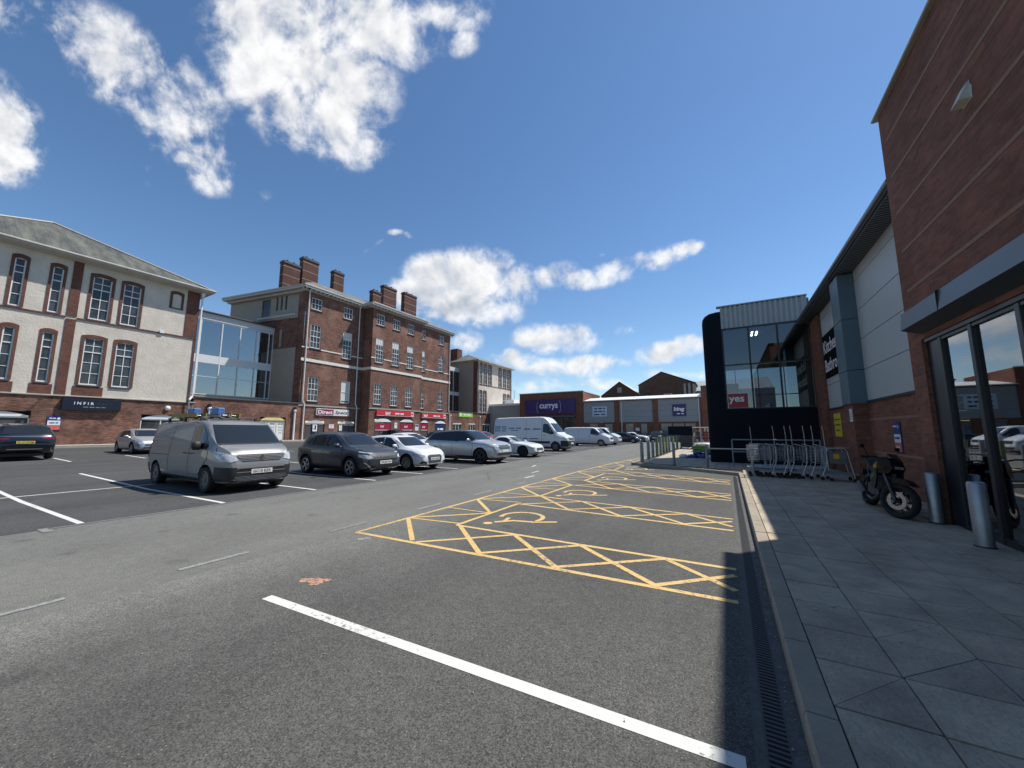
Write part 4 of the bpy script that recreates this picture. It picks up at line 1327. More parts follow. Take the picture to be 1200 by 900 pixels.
def pipe(parent, Fm, x, z0, z1, off=-.10, kink=None, m=None):
    b = MB(Fm)
    if kink:
        b.path([(x, off, z1), (x, off, kink + .35), (x + .25, off, kink), (x + .25, off, z0)], .065, 8)
    else:
        b.tube((x, off, z0), (x, off, z1), .065, 8)
    b.box(x - .13, x + .13, off - .12, off + .10, z1 - .05, z1 + .22)
    return b.build('downpipe', m or pipe_white, parent, smooth=40)


# ---------------------------------------------------------------- A: rendered block, far left
GZ = .5
A = thing('rendered_block', 'cream pebbledash block over brick with tall arched windows and a mossy slate roof, far left', 'building', (-42, 7, GZ))
FA = Matrix.Translation((42, -7, -GZ)) @ Tf(-42, 0, 0, 90)      # local x = world Y
upw = [(4.27, 10.15, .50, 3.45, 1, 5), (5.98, 10.15, .52, 3.45, 1, 5), (8.25, 10.15, 1.04, 3.45, 2, 5), (9.97, 10.15, 1.04, 3.45, 2, 5), (2.2, 10.15, .52, 3.45, 1, 5), (.6, 10.15, 1.04, 3.45, 2, 5), (-3.0, 10.15, 1.04, 3.45, 2, 5)]
low = [(x, 5.06, w, 3.62, c, r) for (x, z, w, h, c, r) in upw]
allw = upw + low
m = MB(FA)
m.wall(-8, 14.42, 4.15, 14.5, holes=[(x - w / 2, x + w / 2, z, z + h) for x, z, w, h, c, r in allw])
m.add([(14.42, 0, 4.15), (14.42, 14, 4.15), (14.42, 14, 14.5), (14.42, 0, 14.5)], [(0, 1, 2, 3)])
m.add([(-8, 0, 4.15), (-8, 14, 4.15), (-8, 14, 14.5), (-8, 0, 14.5)], [(0, 1, 2, 3)])
m.build('rendered_wall', render_m, A)
b = MB(FA); b.box(-8, 14.4, .2, .3, 4.2, 14.4); b.build('inner_wall', int_dark, A)
for (x, z, w, h, c, r) in allw:
    window(A, FA, x, z, w, h, c, r, mid=.70)
    if w > .8:
        arch_trim(A, FA, x, z, w, h, t=.17)
    else:
        arch_trim(A, FA, x, z, w, h, t=.15)
    if z < 6 and x < 9:
        b = MB(FA); b.box(x - w / 2 - .26, x + w / 2 + .26, -.04, .0, 4.16, z - .12); b.build('apron_brick', brick_dark, A)
# blocked window
arch_trim(A, FA, 12.83, 12.5, .62, 1.25, t=.17, rise=.12)
b = MB(FA); b.box(12.83 - .5, 12.83 + .5, -.07, .02, 12.40, 12.49); b.build('sill', sill_dark, A)
b = MB(FA); b.box(6.66, 7.16, -.06, .02, 4.16, 9.9); b.box(6.66, 7.16, -.06, .02, 10.12, 14.34); each(b, 'brick_pilaster', brick_dark, A)
b = MB(FA); b.box(-.4, .0, -.06, .02, 4.16, 9.9); b.build('brick_pilaster', brick_dark, A)
b = MB(FA); b.box(13.55, 14.46, -.05, .9, 10.12, 14.34); b.build('corner_brick', brick_dark, A)
b = MB(FA); b.box(14.30, 14.46, -.05, .9, 4.16, 9.94); b.build('corner_brick', brick_dark, A)
b = MB(FA)
segs = [-8, -3.8, -2.2, -.2, 1.4, 3.75, 4.8, 5.5, 6.5, 6.64]
b.box(-8, 6.64, -.075, .02, 9.95, 10.06); b.box(7.18, 14.48, -.075, .02, 9.95, 10.06)
each(b, 'string_course', brick_dark, A)
# plinth storey, common to the whole row at X=-42
b = MB(FA)
doors = [(2.9, 5.75, .55, 2.95), (11.4, 14.0, .55, 2.95)]
b.wall(-8, 14.75, .3, 4.12, holes=doors, y=-.12, depth=.5)
b.build('brick_storey', brick_plinth, A)
b = MB(FA); b.box(-8, 14.9, -.22, .02, 4.10, 4.20, ch=.02); b.build('coping', stone_grey, A)
b = MB(FA); b.box(-8, 14.8, .4, .5, .3, 4.1); b.build('inner_wall', int_dark, A)
# hipped roof
ex0, ex1, ey0 = -1.2, 15.25, -.85
apx = (6.9 - .9, 5.0, 18.55)
b = MB(FA)
bk = 14
b.add([(ex0, ey0, 14.62), (ex1, ey0, 14.62), apx, (apx[0], bk, 18.55), (ex1, bk, 14.62), (ex0, bk, 14.62)],
      [(0, 1, 2), (1, 4, 3, 2), (0, 2, 3, 5)])
b.add([(-9, ey0 + 1, 14.6), (ex0 + .5, ey0 + 1, 14.6), (ex0 + .5, bk, 16.0), (-9, bk, 16.0)], [(0, 1, 2, 3)])
b.build('roof', slate, A)
b = MB(FA); b.tube((ex1, ey0, 14.66), (apx[0], apx[1], 18.6), .09, 6); b.tube((ex0, ey0, 14.66), (apx[0], apx[1], 18.6), .09, 6); b.tube((apx[0], apx[1], 18.6), (apx[0], bk, 18.6), .1, 6)
each(b, 'hip_tiles', stone_grey, A)
b = MB(FA); b.box(apx[0] - .5, apx[0] + .7, 6.2, 6.8, 18.3, 18.85, ch=.05); b.build('ridge_vent', sill_dark, A)
b = MB(FA); b.add([(-9, 0, 14.35), (14.42, 0, 14.35), (ex1, ey0, 14.5), (-9, ey0, 14.5)], [(0, 1, 2, 3)]); b.add([(14.42, 0, 14.35), (14.42, bk, 14.35), (ex1, bk, 14.5), (ex1, ey0, 14.5)], [(0, 1, 2, 3)])
b.box(-9, ex1, ey0 - .02, ey0 + .02, 14.46, 14.66); b.box(ex1 - .02, ex1 + .02, ey0, bk, 14.46, 14.66)
b.build('eaves', gutter_grey, A)
b = MB(FA); b.box(-9, ex1 + .1, ey0 - .15, ey0 - .02, 14.55, 14.68, ch=.03); b.build('gutter', gutter_grey, A)
pb = MB(FA); pb.path([(14.62, -.12, 14.45), (14.62, -.12, 4.7), (14.35, -.35, 4.35)], .075, 8); pb.box(14.5, 14.75, -.25, 0, 14.1, 14.4); pb.build('downpipe', pipe_white, A, smooth=40)
pb = MB(FA); pb.path([(14.35, -.35, 4.4), (14.35, -.35, .6)], .07, 8); pb.build('downpipe', steel_grey, A, smooth=40)
b = MB(FA); b.box(11.9, 12.2, -.16, -.05, 10.0, 10.25); b.build('white_box', dirty_white, A)


def arched_door(parent, Fm, x0, x1, z0, zs, rise, kind, m_head, y=.12, m_frame=None, leaves=3):
    """ground floor opening under a shallow arch: a solid head above framed leaves"""
    m_frame = m_frame or timber_white
    b = MB(Fm); b.prism(arc_pts(x0, x1, zs, rise) , y - .16, y + .05); h = b.build('arch_head', m_head, parent)
    b = MB(Fm); b.box(x0, x0 + .08, y - .1, y, z0, zs); b.box(x1 - .08, x1, y - .1, y, z0, zs); b.box(x0, x1, y - .1, y, zs - .10, zs + .0)
    n = leaves
    for i in range(1, n): 
        xx = x0 + (x1 - x0) * i / n
        b.box(xx - .035, xx + .035, y - .08, y, z0, zs - .1)
    fr = b.build('door_frame', m_frame, parent)
    for i in range(n):
        xa = x0 + (x1 - x0) * i / n + .05; xb = x0 + (x1 - x0) * (i + 1) / n - .05
        mm = {'glass': pane_m, 'dark': int_dark, 'white': dirty_white}[kind if isinstance(kind, str) else kind[i]]
        b = MB(Fm); b.box(xa, xb, y - .05, y - .03, z0 + .05, zs - .12); b.build('door_leaf', mm, fr)
    return fr


arched_door(A, FA, 2.9, 5.75, .55, 2.60, .32, ['dark', 'dark'], timber_white, leaves=2)
arched_door(A, FA, 11.4, 14.0, .55, 2.60, .35, ['glass', 'dark'], timber_white, leaves=2)
sgn = thing('shop_sign', 'long black sign with small white spaced letters on the brick storey', 'shop sign', (-41.88, 8.55, 3.54), 90)
b = MB(); b.box(-1.52, 1.52, -.28, 0, -.42, .44, ch=.01); b.build('board', mat('sign_midnight', (.010, .013, .025), .3, var=.05), sgn)
text('I N F I R', 1.0, .20, letter_white, sgn, Tf(-.45, -.285, .10), depth=.01, bold=.01)
text('M A R Y', .75, .18, mat('letters_dim', (.05, .055, .07), .5), sgn, Tf(.62, -.285, .10), depth=.01)
text('####', 1.15, .07, mat('letters_grey', (.22, .22, .24), .5), sgn, Tf(.1, -.285, -.17), depth=.006)
wallsign('parking_notice', 'blue white and red parking notice on the brick wall right of the dark car', 'parking sign', -41.86, 6.82, 2.15, .66, 1.0, navy_p,
         [(None, 0, .02, .6, .34, dirty_white), (None, 0, -.33, .6, .26, orange_p), (None, .2, .35, .14, .16, letter_white), ('##', -.08, .35, .3, .08, letter_white), ('##', 0, .02, .4, .09, navy_p)], rz=90)
wl = thing('bracket_lamp', 'round white bulkhead lamp above the arched door behind the silver hatchback', 'wall lamp', (-41.86, 13.0, 3.55))
b = MB(); b.lathe([(.2, 0), (.2, .06), (.14, .14), (.001, .17)], 16, 'X'); b.build('lamp_head', dirty_white, wl, smooth=50)
wl = thing('bracket_lamp', 'black bracket lamp on the wall under the pale coping left of the long black sign', 'wall lamp', (-41.86, 6.0, 3.72))
b = MB(); b.tube((0, 0, 0), (.35, 0, .08), .02, 6); b.box(.3, .5, -.1, .1, 0, .1); b.build('lamp_arm', iron, wl)

# ---------------------------------------------------------------- single storey brick front under the link
Pn = thing('shop_range', 'single storey brick front wall below the glass link, with a yellow arched doorway', 'building', (-42, 19.6, GZ))
FP = Matrix.Translation((42, -19.6, -GZ)) @ Tf(-42, 0, 0, 90)
b = MB(FP); b.wall(14.78, 24.45, .3, 4.62, holes=[(20.5, 23.1, .55, 3.05)], y=-.06, depth=.45); b.build('wall', brick_plinth, Pn)
b = MB(FP); b.box(14.78, 24.5, -.16, .3, 4.62, 4.76, ch=.02); b.build('coping', sill_dark, Pn)
b = MB(FP); b.box(14.8, 24.4, .3, 8, 4.5, 4.58); b.build('flat_roof', mat('felt_roof', (.06, .06, .06), .9), Pn)
yh = mat('arch_yellow', (.68, .58, .24), .55, var=.06)
fr = arched_door(Pn, FP, 20.55, 23.05, .55, 2.72, .42, 'white', yh, leaves=3, m_frame=mat('frame_cream', (.62, .56, .33), .5))
for i, s in enumerate((('##', .2), ('#', .35), ('##', .2))):
    cx = 20.97 + .83 * i
    text(s[0], .5, .12, mat('print_plum', (.16, .07, .13), .6), Pn, FP @ Tf(cx, .055, 2.35), depth=.006)
    for k in range(3): text('##', .42 - .06 * k, .07, MAT['print_grey'], Pn, FP @ Tf(cx, .055, 2.0 - .3 * k), depth=.004)
for (xx, l) in ((16.0, 'left'), (23.95, 'right')):
    wl = thing('flue_pipe', 'white flue pipe with black cowl ' + ('below the glass link' if l == 'left' else 'right of the yellow arched doorway'), 'pipe', (-41.8, xx, .55 if l == 'right' else 1.6))
    b = MB(); b.tube((0, 0, 0), (0, 0, 3.2 if l == 'right' else 2.0), .10, 10); b.build('pipe', pipe_white, wl, smooth=40)
    b = MB(); zt = 3.2 if l == 'right' else 2.0; b.lathe([(.17, zt), (.17, zt + .12), (.09, zt + .25)], 10); b.build('cowl', dirty_white, wl)
    b = MB(); b.lathe([(.15, zt + .25), (.16, zt + .5)], 10); b.build('cap', iron, wl)
wallsign('small_notice', 'small cream notice plate beside the left flue pipe', 'notice', -41.93, 16.75, 3.45, .28, .42, mat('notice_cream', (.65, .55, .3), .5), [(None, 0, 0, .1, .16, sign_black)], rz=90)

# ---------------------------------------------------------------- glass link
GLK = thing('glass_link', 'two storey glazed link with white frames between the rendered block and the brick building', 'building', (-46.8, 19.7, 4.7))
FL = Matrix.Translation((46.8, -19.7, -4.7)) @ Tf(-46.8, 0, 0, 90)
y0, y1 = 14.5, 23.6
white_al = mat('white_aluminium', (.62, .64, .65), .4, var=.04)
b = MB(FL); b.box(y0, y1 + .1, -.1, .4, 13.25, 13.95); b.build('fascia', mat('link_fascia', (.52, .54, .56), .4, var=.05), GLK)
b = MB(FL); b.box(y0, y1 + .3, -.35, 6, 13.95, 14.1, ch=.03); b.build('roof_edge', sill_dark, GLK)
b = MB(FL); b.box(y0, y1, -.05, .35, 8.65, 9.5); b.build('spandrel', white_al, GLK)
b = MB(FL); b.box(y0, y1, .0, .2, 4.65, 5.35); b.build('base_wall', stone_grey, GLK)
mx = [14.5, 16.45, 18.35, 20.1, 21.75, 23.1, 23.58]
b = MB(FL)
for x in mx: b.box(x - .055, x + .055, -.06, .12, 5.3, 13.3)
each(b, 'mullion', white_al, GLK)
b = MB(FL); b.box(y0, y1, -.045, .1, 13.1, 13.26); b.box(y0, y1, -.045, .1, 5.34, 5.42); b.box(y0, y1, -.04, .08, 7.2, 7.25)
each(b, 'transom', white_al, GLK)
for za, zb in ((5.42, 7.2), (7.25, 8.65), (9.5, 13.1)):
    for xa, xb in zip(mx, mx[1:-1]):
        b = MB(FL); b.box(xa + .055, xb - .055, .0, .015, za, zb); b.build('glass_pane', link_glass, GLK)
b = MB(FL); b.box(y0, y1, 4.0, 4.1, 4.7, 13.9); b.build('rear_wall', mat('link_inner', (.30, .34, .35), .7, var=.2, vs=.6), GLK)
b = MB(FL); b.box(y0, y1, .36, 4.0, 8.8, 9.3); b.build('floor', int_wall, GLK)
b = MB(FL); b.box(y0, y1, .4, 4.0, 13.3, 13.5); b.build('ceiling', int_wall, GLK)
b = MB(FL); b.box(22.0, 23.4, 1.4, 1.5, 5.3, 13.2); b.box(20.4, 21.2, 2.2, 2.3, 9.3, 13.2); each(b, 'inner_partition', int_dark, GLK)

# ---------------------------------------------------------------- B: tall brick building
Bd = thing('brick_building', 'tall four storey red brick building with white sash windows and striped chimneys', 'building', (-42, 36, GZ))
FB = Matrix.Translation((42, -36, -GZ)) @ Tf(-42, 0, 0, 90)
FB2 = Matrix.Translation((42, -36, -GZ)) @ Tf(-40.2, 0, 0, 90)
FB3 = Matrix.Translation((42, -36, -GZ)) @ Tf(-41.0, 0, 0, 90)
ZE = 18.15
w1 = [(25.82, 16.02, 1.32, 1.46, 3, 2), (30.12, 16.05, 1.30, 1.50, 3, 2), (25.88, 11.35, 1.30, 2.85, 3, 4), (30.2, 10.80, 1.32, 3.45, 3, 5), (26.0, 5.05, 1.3, 2.82, 3, 4), (30.32, 5.08, 1.28, 2.82, 1, 2)]
w2 = []
for x in (33.88, 36.72, 39.52): w2 += [(x, 15.92, 1.28, 1.52, 3, 2), (x, 10.72, 1.28, 3.42, 3, 5), (x, 5.05, 1.25, 2.78, 3, 4)]
w3 = []
for x in (42.95, 47.35): w3 += [(x, 16.0, 1.2, 1.55, 3, 2), (x, 10.9 if x < 45 else 11.4, 1.2, 3.35 if x < 45 else 2.8, 3, 5 if x < 45 else 4), (x, 5.05, 1.2, 2.9, 3, 4)]
gd1 = [(25.35, 27.75, .55, 2.75), (29.5, 31.9, .55, 2.75)]
gd2 = [(33.6, 36.4, .55, 3.15), (38.0, 40.6, .55, 3.15)]
gd3 = [(43.0, 44.6, .55, 3.15), (46.3, 48.9, .55, 3.15)]


def holes(ws): return [(x - w / 2, x + w / 2, z, z + h) for x, z, w, h, c, r in ws]


b = MB(FB); b.wall(24.45, 32.6, .3, ZE, holes=holes(w1) + gd1); b.build('wall', brick_old, Bd)
b = MB(FB2); b.wall(32.6, 42.0, .3, ZE, holes=holes(w2) + gd2)
b.add([(32.6, 0, .3), (32.6, 1.8, .3), (32.6, 1.8, ZE), (32.6, 0, ZE)], [(0, 1, 2, 3)]); b.add([(42.0, 0, .3), (42.0, 1.8, .3), (42.0, 1.8, ZE), (42.0, 0, ZE)], [(0, 1, 2, 3)])
b.build('wall', brick_old, Bd)
b = MB(FB3); b.wall(42.0, 49.7, .3, ZE, holes=holes(w3) + gd3); b.add([(49.7, 0, .3), (49.7, 16, .3), (49.7, 16, ZE), (49.7, 0, ZE)], [(0, 1, 2, 3)]); b.build('wall', brick_old, Bd)
for Fx, ws in ((FB, w1), (FB2, w2), (FB3, w3)):
    for (x, z, w, h, c, r) in ws:
        window(Bd, Fx, x, z, w, h, c, r, mid=.5, sill=sill_dark if z < 8 else sill_dark, blind=.30 if (h > 3 and x > 30) else (.9 if (c == 1) else 0))
        b = MB(Fx); b.box(x - w / 2, x + w / 2, -.03, .02, z + h + .005, z + h + .02); 
for Fx, xa, xb, gaps in ((FB, 24.3, 32.6, [(25.2, 26.6), (29.5, 30.9)]), (FB2, 32.55, 42.05, [(33.2, 34.6), (36.05, 37.4), (38.85, 40.2)]), (FB3, 42.05, 49.75, [(42.3, 43.6), (46.7, 48.0)])):
    b = MB(Fx); b.box(xa, xb, -.09, .02, 9.66, 10.0); b.build('stone_band', stone_white, Bd)
    b = MB(Fx); b.box(xa, xb, -.10, .02, 4.45, 4.6); b.build('stone_band', stone_grey, Bd)
    b = MB(Fx); x = xa
    for ga, gb in gaps + [(xb, xb)]:
        b.box(x, ga, -.05, .02, 11.22, 11.36); x = gb
    each(b, 'stone_band', stone_white, Bd)
b = MB(FB2); b.box(32.50, 32.6, 0, 1.75, 9.66, 10.0); b.build('stone_band', stone_white, Bd)
# cornice: soffit, fascia, small blocks
for Fx, xa, xb in ((FB, 23.9, 32.0), (FB2, 32.0, 42.5), (FB3, 42.5, 50.2)):
    b = MB(Fx); b.box(xa, xb, -.62, .02, ZE + .12, ZE + .42); b.box(xa, xb, -.70, -.58, ZE + .34, ZE + .52, ch=.03); b.box(xa, xb, -.16, .02, ZE - .12, ZE + .12); 
    b.build('cornice', gutter_grey, Bd)
    b = MB(Fx); x = xa + .2
    while x < xb - .2:
        b.box(x, x + .18, -.52, -.12, ZE - .02, ZE + .12); x += .55
    o = b.build('cornice_block', gutter_grey, Bd); o['kind'] = 'stuff'
b = MB(FB2); b.box(32.0, 42.4, -.02, 3.2, ZE + .0, ZE + .46); b.box(31.9, 32.02, -.66, 1.5, ZE + .10, ZE + .50); b.build('eaves_box', gutter_grey, Bd)
b = MB(FB3); b.box(42.4, 50.1, 0, 3.0, ZE + .0, ZE + .46); b.build('eaves_box', gutter_grey, Bd)
# side wall, turned a little from square; local x runs back from the corner as negative
FS = Matrix.Translation((42, -36, -GZ)) @ Tf(-42, 24.4, 0, 9.8)
b = MB(FS); b.wall(-1.1, .03, .3, ZE); b.build('side_pier', brick_old, Bd)
b = MB(FS); b.wall(-7.6, -1.1, 11.3, 15.2, holes=[(-5.5, -5.05, 11.5, 13.7), (-3.95, -3.5, 11.5, 13.7)], depth=.12); b.build('side_wall', brick_old, Bd)
b = MB(FS); b.box(-5.5, -5.05, .06, .1, 11.4, 13.7); b.box(-3.95, -3.5, .06, .1, 11.4, 13.7); each(b, 'blind_slot', render_dark, Bd)
b = MB(FS); b.wall(-7.6, -1.1, 4.6, 11.3); b.build('side_render', render_dark, Bd)
b = MB(FS); b.wall(-13.6, -1.1, 15.2, ZE, holes=[(-7.75, -6.25, 15.45, 17.85)] + [(-5.3 + .75 * i, -4.95 + .75 * i, 16.25, 17.95) for i in range(3)], y=.35, depth=.15)
b.wall(-13.6, -7.6, 4.6, 15.2, y=.35); b.build('side_render', render_dark, Bd)
b = MB(FS)
for i in range(3): b.box(-5.3 + .75 * i, -4.95 + .75 * i, .47, .5, 16.2, 18)
each(b, 'window_slot', sill_dark, Bd)
b = MB(FS); b.box(-7.75, -6.25, .45, .47, 15.4, 17.9); b.build('door_pane', pane_m, Bd)
b = MB(FS); b.box(-7.4, -1.1, -.45, .4, 15.05, 15.3); b.box(-7.4, -1.1, -.25, .4, 14.85, 15.05); 
x = -7.2
while x < -1.3: b.box(x, x + .16, -.4, -.25, 14.93, 15.05); x += .45
b.build('side_cornice', gutter_grey, Bd)
b = MB(FS); b.box(-13.9, .55, -.6, .4, ZE + .12, ZE + .42); b.box(-13.9, .6, -.68, -.56, ZE + .34, ZE + .52); b.box(-13.6, .0, -.12, .4, ZE - .12, ZE + .12); b.build('cornice', gutter_grey, Bd)
b = MB(FS); b.add([(-13.6, .35, .3), (-13.6, 12, .3), (-13.6, 12, ZE), (-13.6, .35, ZE)], [(0, 1, 2, 3)]); b.build('rear_wall', render_dark, Bd)
# roofs: local y is depth behind the facade plane
b = MB(FB)
ze = ZE + .5
b.add([(23.75, -.7, ze), (38.0, -.7, ze), (38.0, 4.6, 21.3), (28.0, 4.6, 21.3), (21.5, 14.0, ze), (28.0, 14.0, 21.3), (38.0, 14.0, ze)],
      [(0, 1, 2, 3), (0, 3, 5, 4), (2, 6, 5, 3)])
b.build('roof', slate2, Bd)
b = MB(FB)
b.add([(31.9, -2.5, ze), (42.4, -2.5, ze), (42.4, -1.7, ze), (50.3, -1.7, ze), (44.5, 4.0, 21.5), (38.4, 4.0, 21.5), (37.95, 4.6, 21.3), (31.9, -.7, ze), (50.3, 12, ze), (44.5, 10, 21.5), (38.4, 10, 21.5)],
      [(0, 1, 4, 5), (1, 2, 4), (2, 3, 4), (0, 5, 6, 7), (3, 8, 9, 4), (5, 4, 9, 10)])
b.build('roof', slate2, Bd)
chimney_brick = brick_mat('brick_chimney', (.12, .055, .042), (.08, .04, .034), (.12, .085, .07), dirt=.3)
chim_band = mat('chimney_band', (.30, .21, .16), .8, var=.1)
chimneys = [(24.2, 26.3, 19.2, 23.0, 5.0), (26.6, 28.75, 20, 24.5, 5.0), (28.8, 29.7, 20, 22.7, 7.0), (31.4, 33.0, 20, 24.6, 5.5), (36.4, 37.9, 20, 22.9, 3.2), (39.9, 42.6, 19.5, 25.3, 5.0), (44.4, 47.3, 19, 25.6, 5.0)]
for (xa, xb, za, zb, dy) in chimneys:
    b = MB(FB); dep = .8
    b.box(xa, xb, dy, dy + dep, za, zb - .35); ch = b.build('chimney', chimney_brick, Bd)
    b = MB(FB); b.box(xa - .08, xb + .08, dy - .08, dy + dep + .08, zb - .35, zb - .12, ch=.02); b.box(xa, xb, dy, dy + dep, zb - .12, zb); b.build('chimney_cap', sill_dark, ch)
    b = MB(FB); n = 3 if zb - za > 3.5 else 1
    for i in range(n): zz = zb - .75 - i * 1.15; b.box(xa - .02, xb + .02, dy - .02, dy + dep + .02, zz - .04, zz + .04)
    each(b, 'brick_band', chim_band, ch)
    b = MB(FB)
    for i in range(2): b.lathe([(.16, zb), (.13, zb + .28)], 8, c=(xa + (xb - xa) * (.3 + .4 * i), dy + dep / 2, 0))
    each(b, 'chimney_pot', sill_dark, ch)
for Fx, x, k_ in ((FB, 24.75, 4.7), (FB, 31.75, 4.7), (FB3, 49.45, 4.7)):
    pipe(Bd, Fx, x, .6, ZE + .05, kink=k_, off=-.14)
# ground floor openings
arched_door(Bd, FB, 25.35, 27.75, .55, 2.45, .38, ['dark', 'dark', 'dark'], mat('arch_pale', (.50, .53, .52), .5, var=.1), leaves=3, m_frame=dark_frame)
arched_door(Bd, FB, 29.5, 31.9, .55, 2.45, .38, ['dark', 'dark', 'dark'], MAT['arch_pale'], leaves=3, m_frame=dark_frame)
for (x, z, w, h, mm) in ((26.45, 1.9, .5, .75, dirty_white), (29.0, 2.25, .62, .45, dirty_white), (29.85, 1.9, .35, .7, dirty_white)):
    pass
wallsign('paper_notice', 'white paper poster in the left doorway under the wide maroon and white sign', 'notice', -41.95, 26.5, 1.95, .55, .8, dirty_white, [(None, .05, .05, .16, .5, sign_black), (None, -.1, -.1, .1, .2, MAT['print_grey'])], rz=90)
wallsign('paper_notice', 'white landscape notice on the brick between the two dark doorways', 'notice', -41.98, 28.62, 2.15, .66, .48, dirty_white, [(None, 0, .08, .4, .06, MAT['print_grey']), (None, 0, -.08, .4, .04, red_p)], rz=90)
wallsign('paper_notice', 'white portrait notice left of the right dark doorway', 'notice', -41.95, 29.85, 2.0, .42, .72, dirty_white, [(None, 0, .28, .3, .06, red_p), (None, 0, -.05, .3, .06, MAT['print_grey'])], rz=90)
maroon = mat('sign_maroon', (.24, .012, .045), .4, var=.05)
sg = thing('optician_sign', 'wide sign with large lettering, maroon left half and white right half', 'shop sign', (-42, 28.7, 3.85), 90)
b = MB(); b.box(-2.2, 2.2, -.16, 0, -.40, .40, ch=.01); b.build('board', dirty_white, sg)
b = MB(); b.box(-2.12, .02, -.166, -.1, -.34, .34); b.build('maroon_panel', maroon, sg)
text('Direct', 1.85, .46, letter_white, sg, Tf(-1.05, -.172, .0), depth=.01, bold=.025)
text('Specs', 1.75, .50, mat('letter_dark', (.05, .04, .05), .5), sg, Tf(1.08, -.168, -.04), depth=.01, bold=.015, shear=.25)
for (xa, xb, n_, l) in ((33.7, 40.5, 7, 'long'), (42.95, 48.7, 6, 'short')):
    X_ = -40.2 if l == 'long' else -41.0
    sg = thing('red_shop_sign', ('longer' if l == 'long' else 'shorter') + ' red shop sign with white lettering over the arched windows', 'shop sign', (X_, (xa + xb) / 2, 4.0), 90)
    w_ = xb - xa
    b = MB(); b.box(-w_ / 2, w_ / 2, -.2, 0, -.34, .34, ch=.01); b.build('board', red_p, sg)
    b = MB(); b.box(w_ / 2 - .6, w_ / 2 - .05, -.205, -.1, -.3, .3); b.build('white_square', dirty_white, sg)
    text('#', .42, .3, red_p, sg, Tf(w_ / 2 - .33, -.208, 0), depth=.006)
    text('bhf', .85, .42, letter_white, sg, Tf(-w_ / 2 + (1.9 if l == 'long' else .9), -.205, -.02), depth=.01, bold=.03)
    text('##', 1.6, .22, letter_white, sg, Tf(.55, -.205, -.02), depth=.01)
    b = MB(); b.box(-w_ / 2, w_ / 2, -.21, -.15, -.37, -.33); b.build('trim', dirty_white, sg)
arched_door(Bd, FB2, 33.6, 36.4, .55, 2.80, .5, ['dark', 'dark', 'dark'], timber_white, leaves=3, m_frame=dark_frame)
arched_door(Bd, FB2, 38.0, 40.6, .55, 2.85, .45, ['dark', 'dark'], timber_white, leaves=2, m_frame=dark_frame)
arched_door(Bd, FB3, 43.0, 44.6, .55, 2.85, .4, ['dark'], timber_white, leaves=1, m_frame=dark_frame)
arched_door(Bd, FB3, 46.3, 48.9, .55, 2.80, .45, ['glass', 'glass'], timber_white, leaves=2, m_frame=dark_frame)
red_w = mat('window_vinyl_red', (.30, .02, .045), .35, var=.2, vs=3)
for Fx, xa, xb, nm in ((FB2, 33.7, 36.3, 'left'), (FB2, 38.1, 40.5, 'mid'), (FB3, 43.1, 44.5, 'right')):
    b = MB(Fx); b.box(xa, xb, .02, .035, 1.75, 2.68); v_ = b.build('window_vinyl', red_w, Bd)
    text('bhf', .6, .3, letter_white, Bd, Fx @ Tf((xa + xb) / 2 - .1, .012, 2.2), depth=.006, bold=.02)
    b = MB(Fx); b.box(xa, xb, .018, .034, 1.68, 1.75); b.build('vinyl_stripe', dirty_white, Bd)
b = MB(FB3); b.box(46.4, 48.8, .02, .035, .9, 2.68); b.build('window_vinyl', mat('vinyl_navy', (.02, .04, .12), .35, var=.2), Bd)
text('##', 1.4, .35, letter_white, Bd, FB3 @ Tf(47.6, .012, 1.9), depth=.006)
wallsign('paper_notice', 'white portrait notice on the brick between the red window displays', 'notice', -40.17, 37.2, 2.35, .5, .8, dirty_white, [(None, 0, .15, .3, .05, MAT['print_grey'])], rz=90)
wallsign('wall_notice', 'blue and white notice right of the second red window display', 'notice', -40.17, 41.3, 2.1, .7, .9, dirty_white, [(None, 0, .25, .6, .25, navy_p), (None, 0, -.2, .4, .05, MAT['print_grey'])], rz=90)

# ---------------------------------------------------------------- ground floor front beyond, second link and block C
Pf = thing('shop_range', 'single storey brick shop front with white arched windows beyond the tall brick building', 'building', (-42, 60, GZ))
FQ = Matrix.Translation((42, -60, -GZ)) @ Tf(-42, 0, 0, 90)
qd = [(52.0, 54.6, .55, 3.0), (56.6, 58.8, .55, 3.0), (61.2, 63.9, .55, 3.0), (68.0, 70.4, .55, 3.0)]
b = MB(FQ); b.wall(49.7, 73.0, .3, 4.95, holes=qd, y=-.05, depth=.4); b.add([(73, 0, .3), (73, 9, .3), (73, 9, 4.95), (73, 0, 4.95)], [(0, 1, 2, 3)]); b.build('wall', brick_plinth, Pf)
b = MB(FQ); b.box(49.7, 73.0, -.15, .3, 4.95, 5.08, ch=.02); b.build('coping', sill_dark, Pf)
for q in qd: arched_door(Pf, FQ, q[0], q[1], .55, 2.85, .45, 'glass', timber_white, leaves=3)
sg = thing('green_shop_sign', 'lime green shop sign on the brick front beyond the tall brick building', 'shop sign', (-42.05, 55.7, 4.55), 90)
b = MB(); b.box(-2.1, 2.1, -.16, 0, -.42, .42, ch=.01); b.build('board', mat('sign_lime', (.30, .56, .10), .45, var=.05), sg)
text('##', 2.2, .3, letter_white, sg, Tf(.4, -.167, 0), depth=.008)
b = MB(); b.lathe([(.28, -.168), (.28, -.12)], 16, 'Y', (-1.6, 0, 0)); b.build('emblem', letter_white, sg)
for x in (50.2, 51.2): pipe(Pf, FQ, x, .6, 4.2, off=-.12)
pipe(Pf, FQ, 60.2, .6, 4.3, off=-.12)
L2 = thing('glass_link', 'narrow second glazed link between the tall brick building and the far rendered block', 'building', (-46.5, 54, 5))
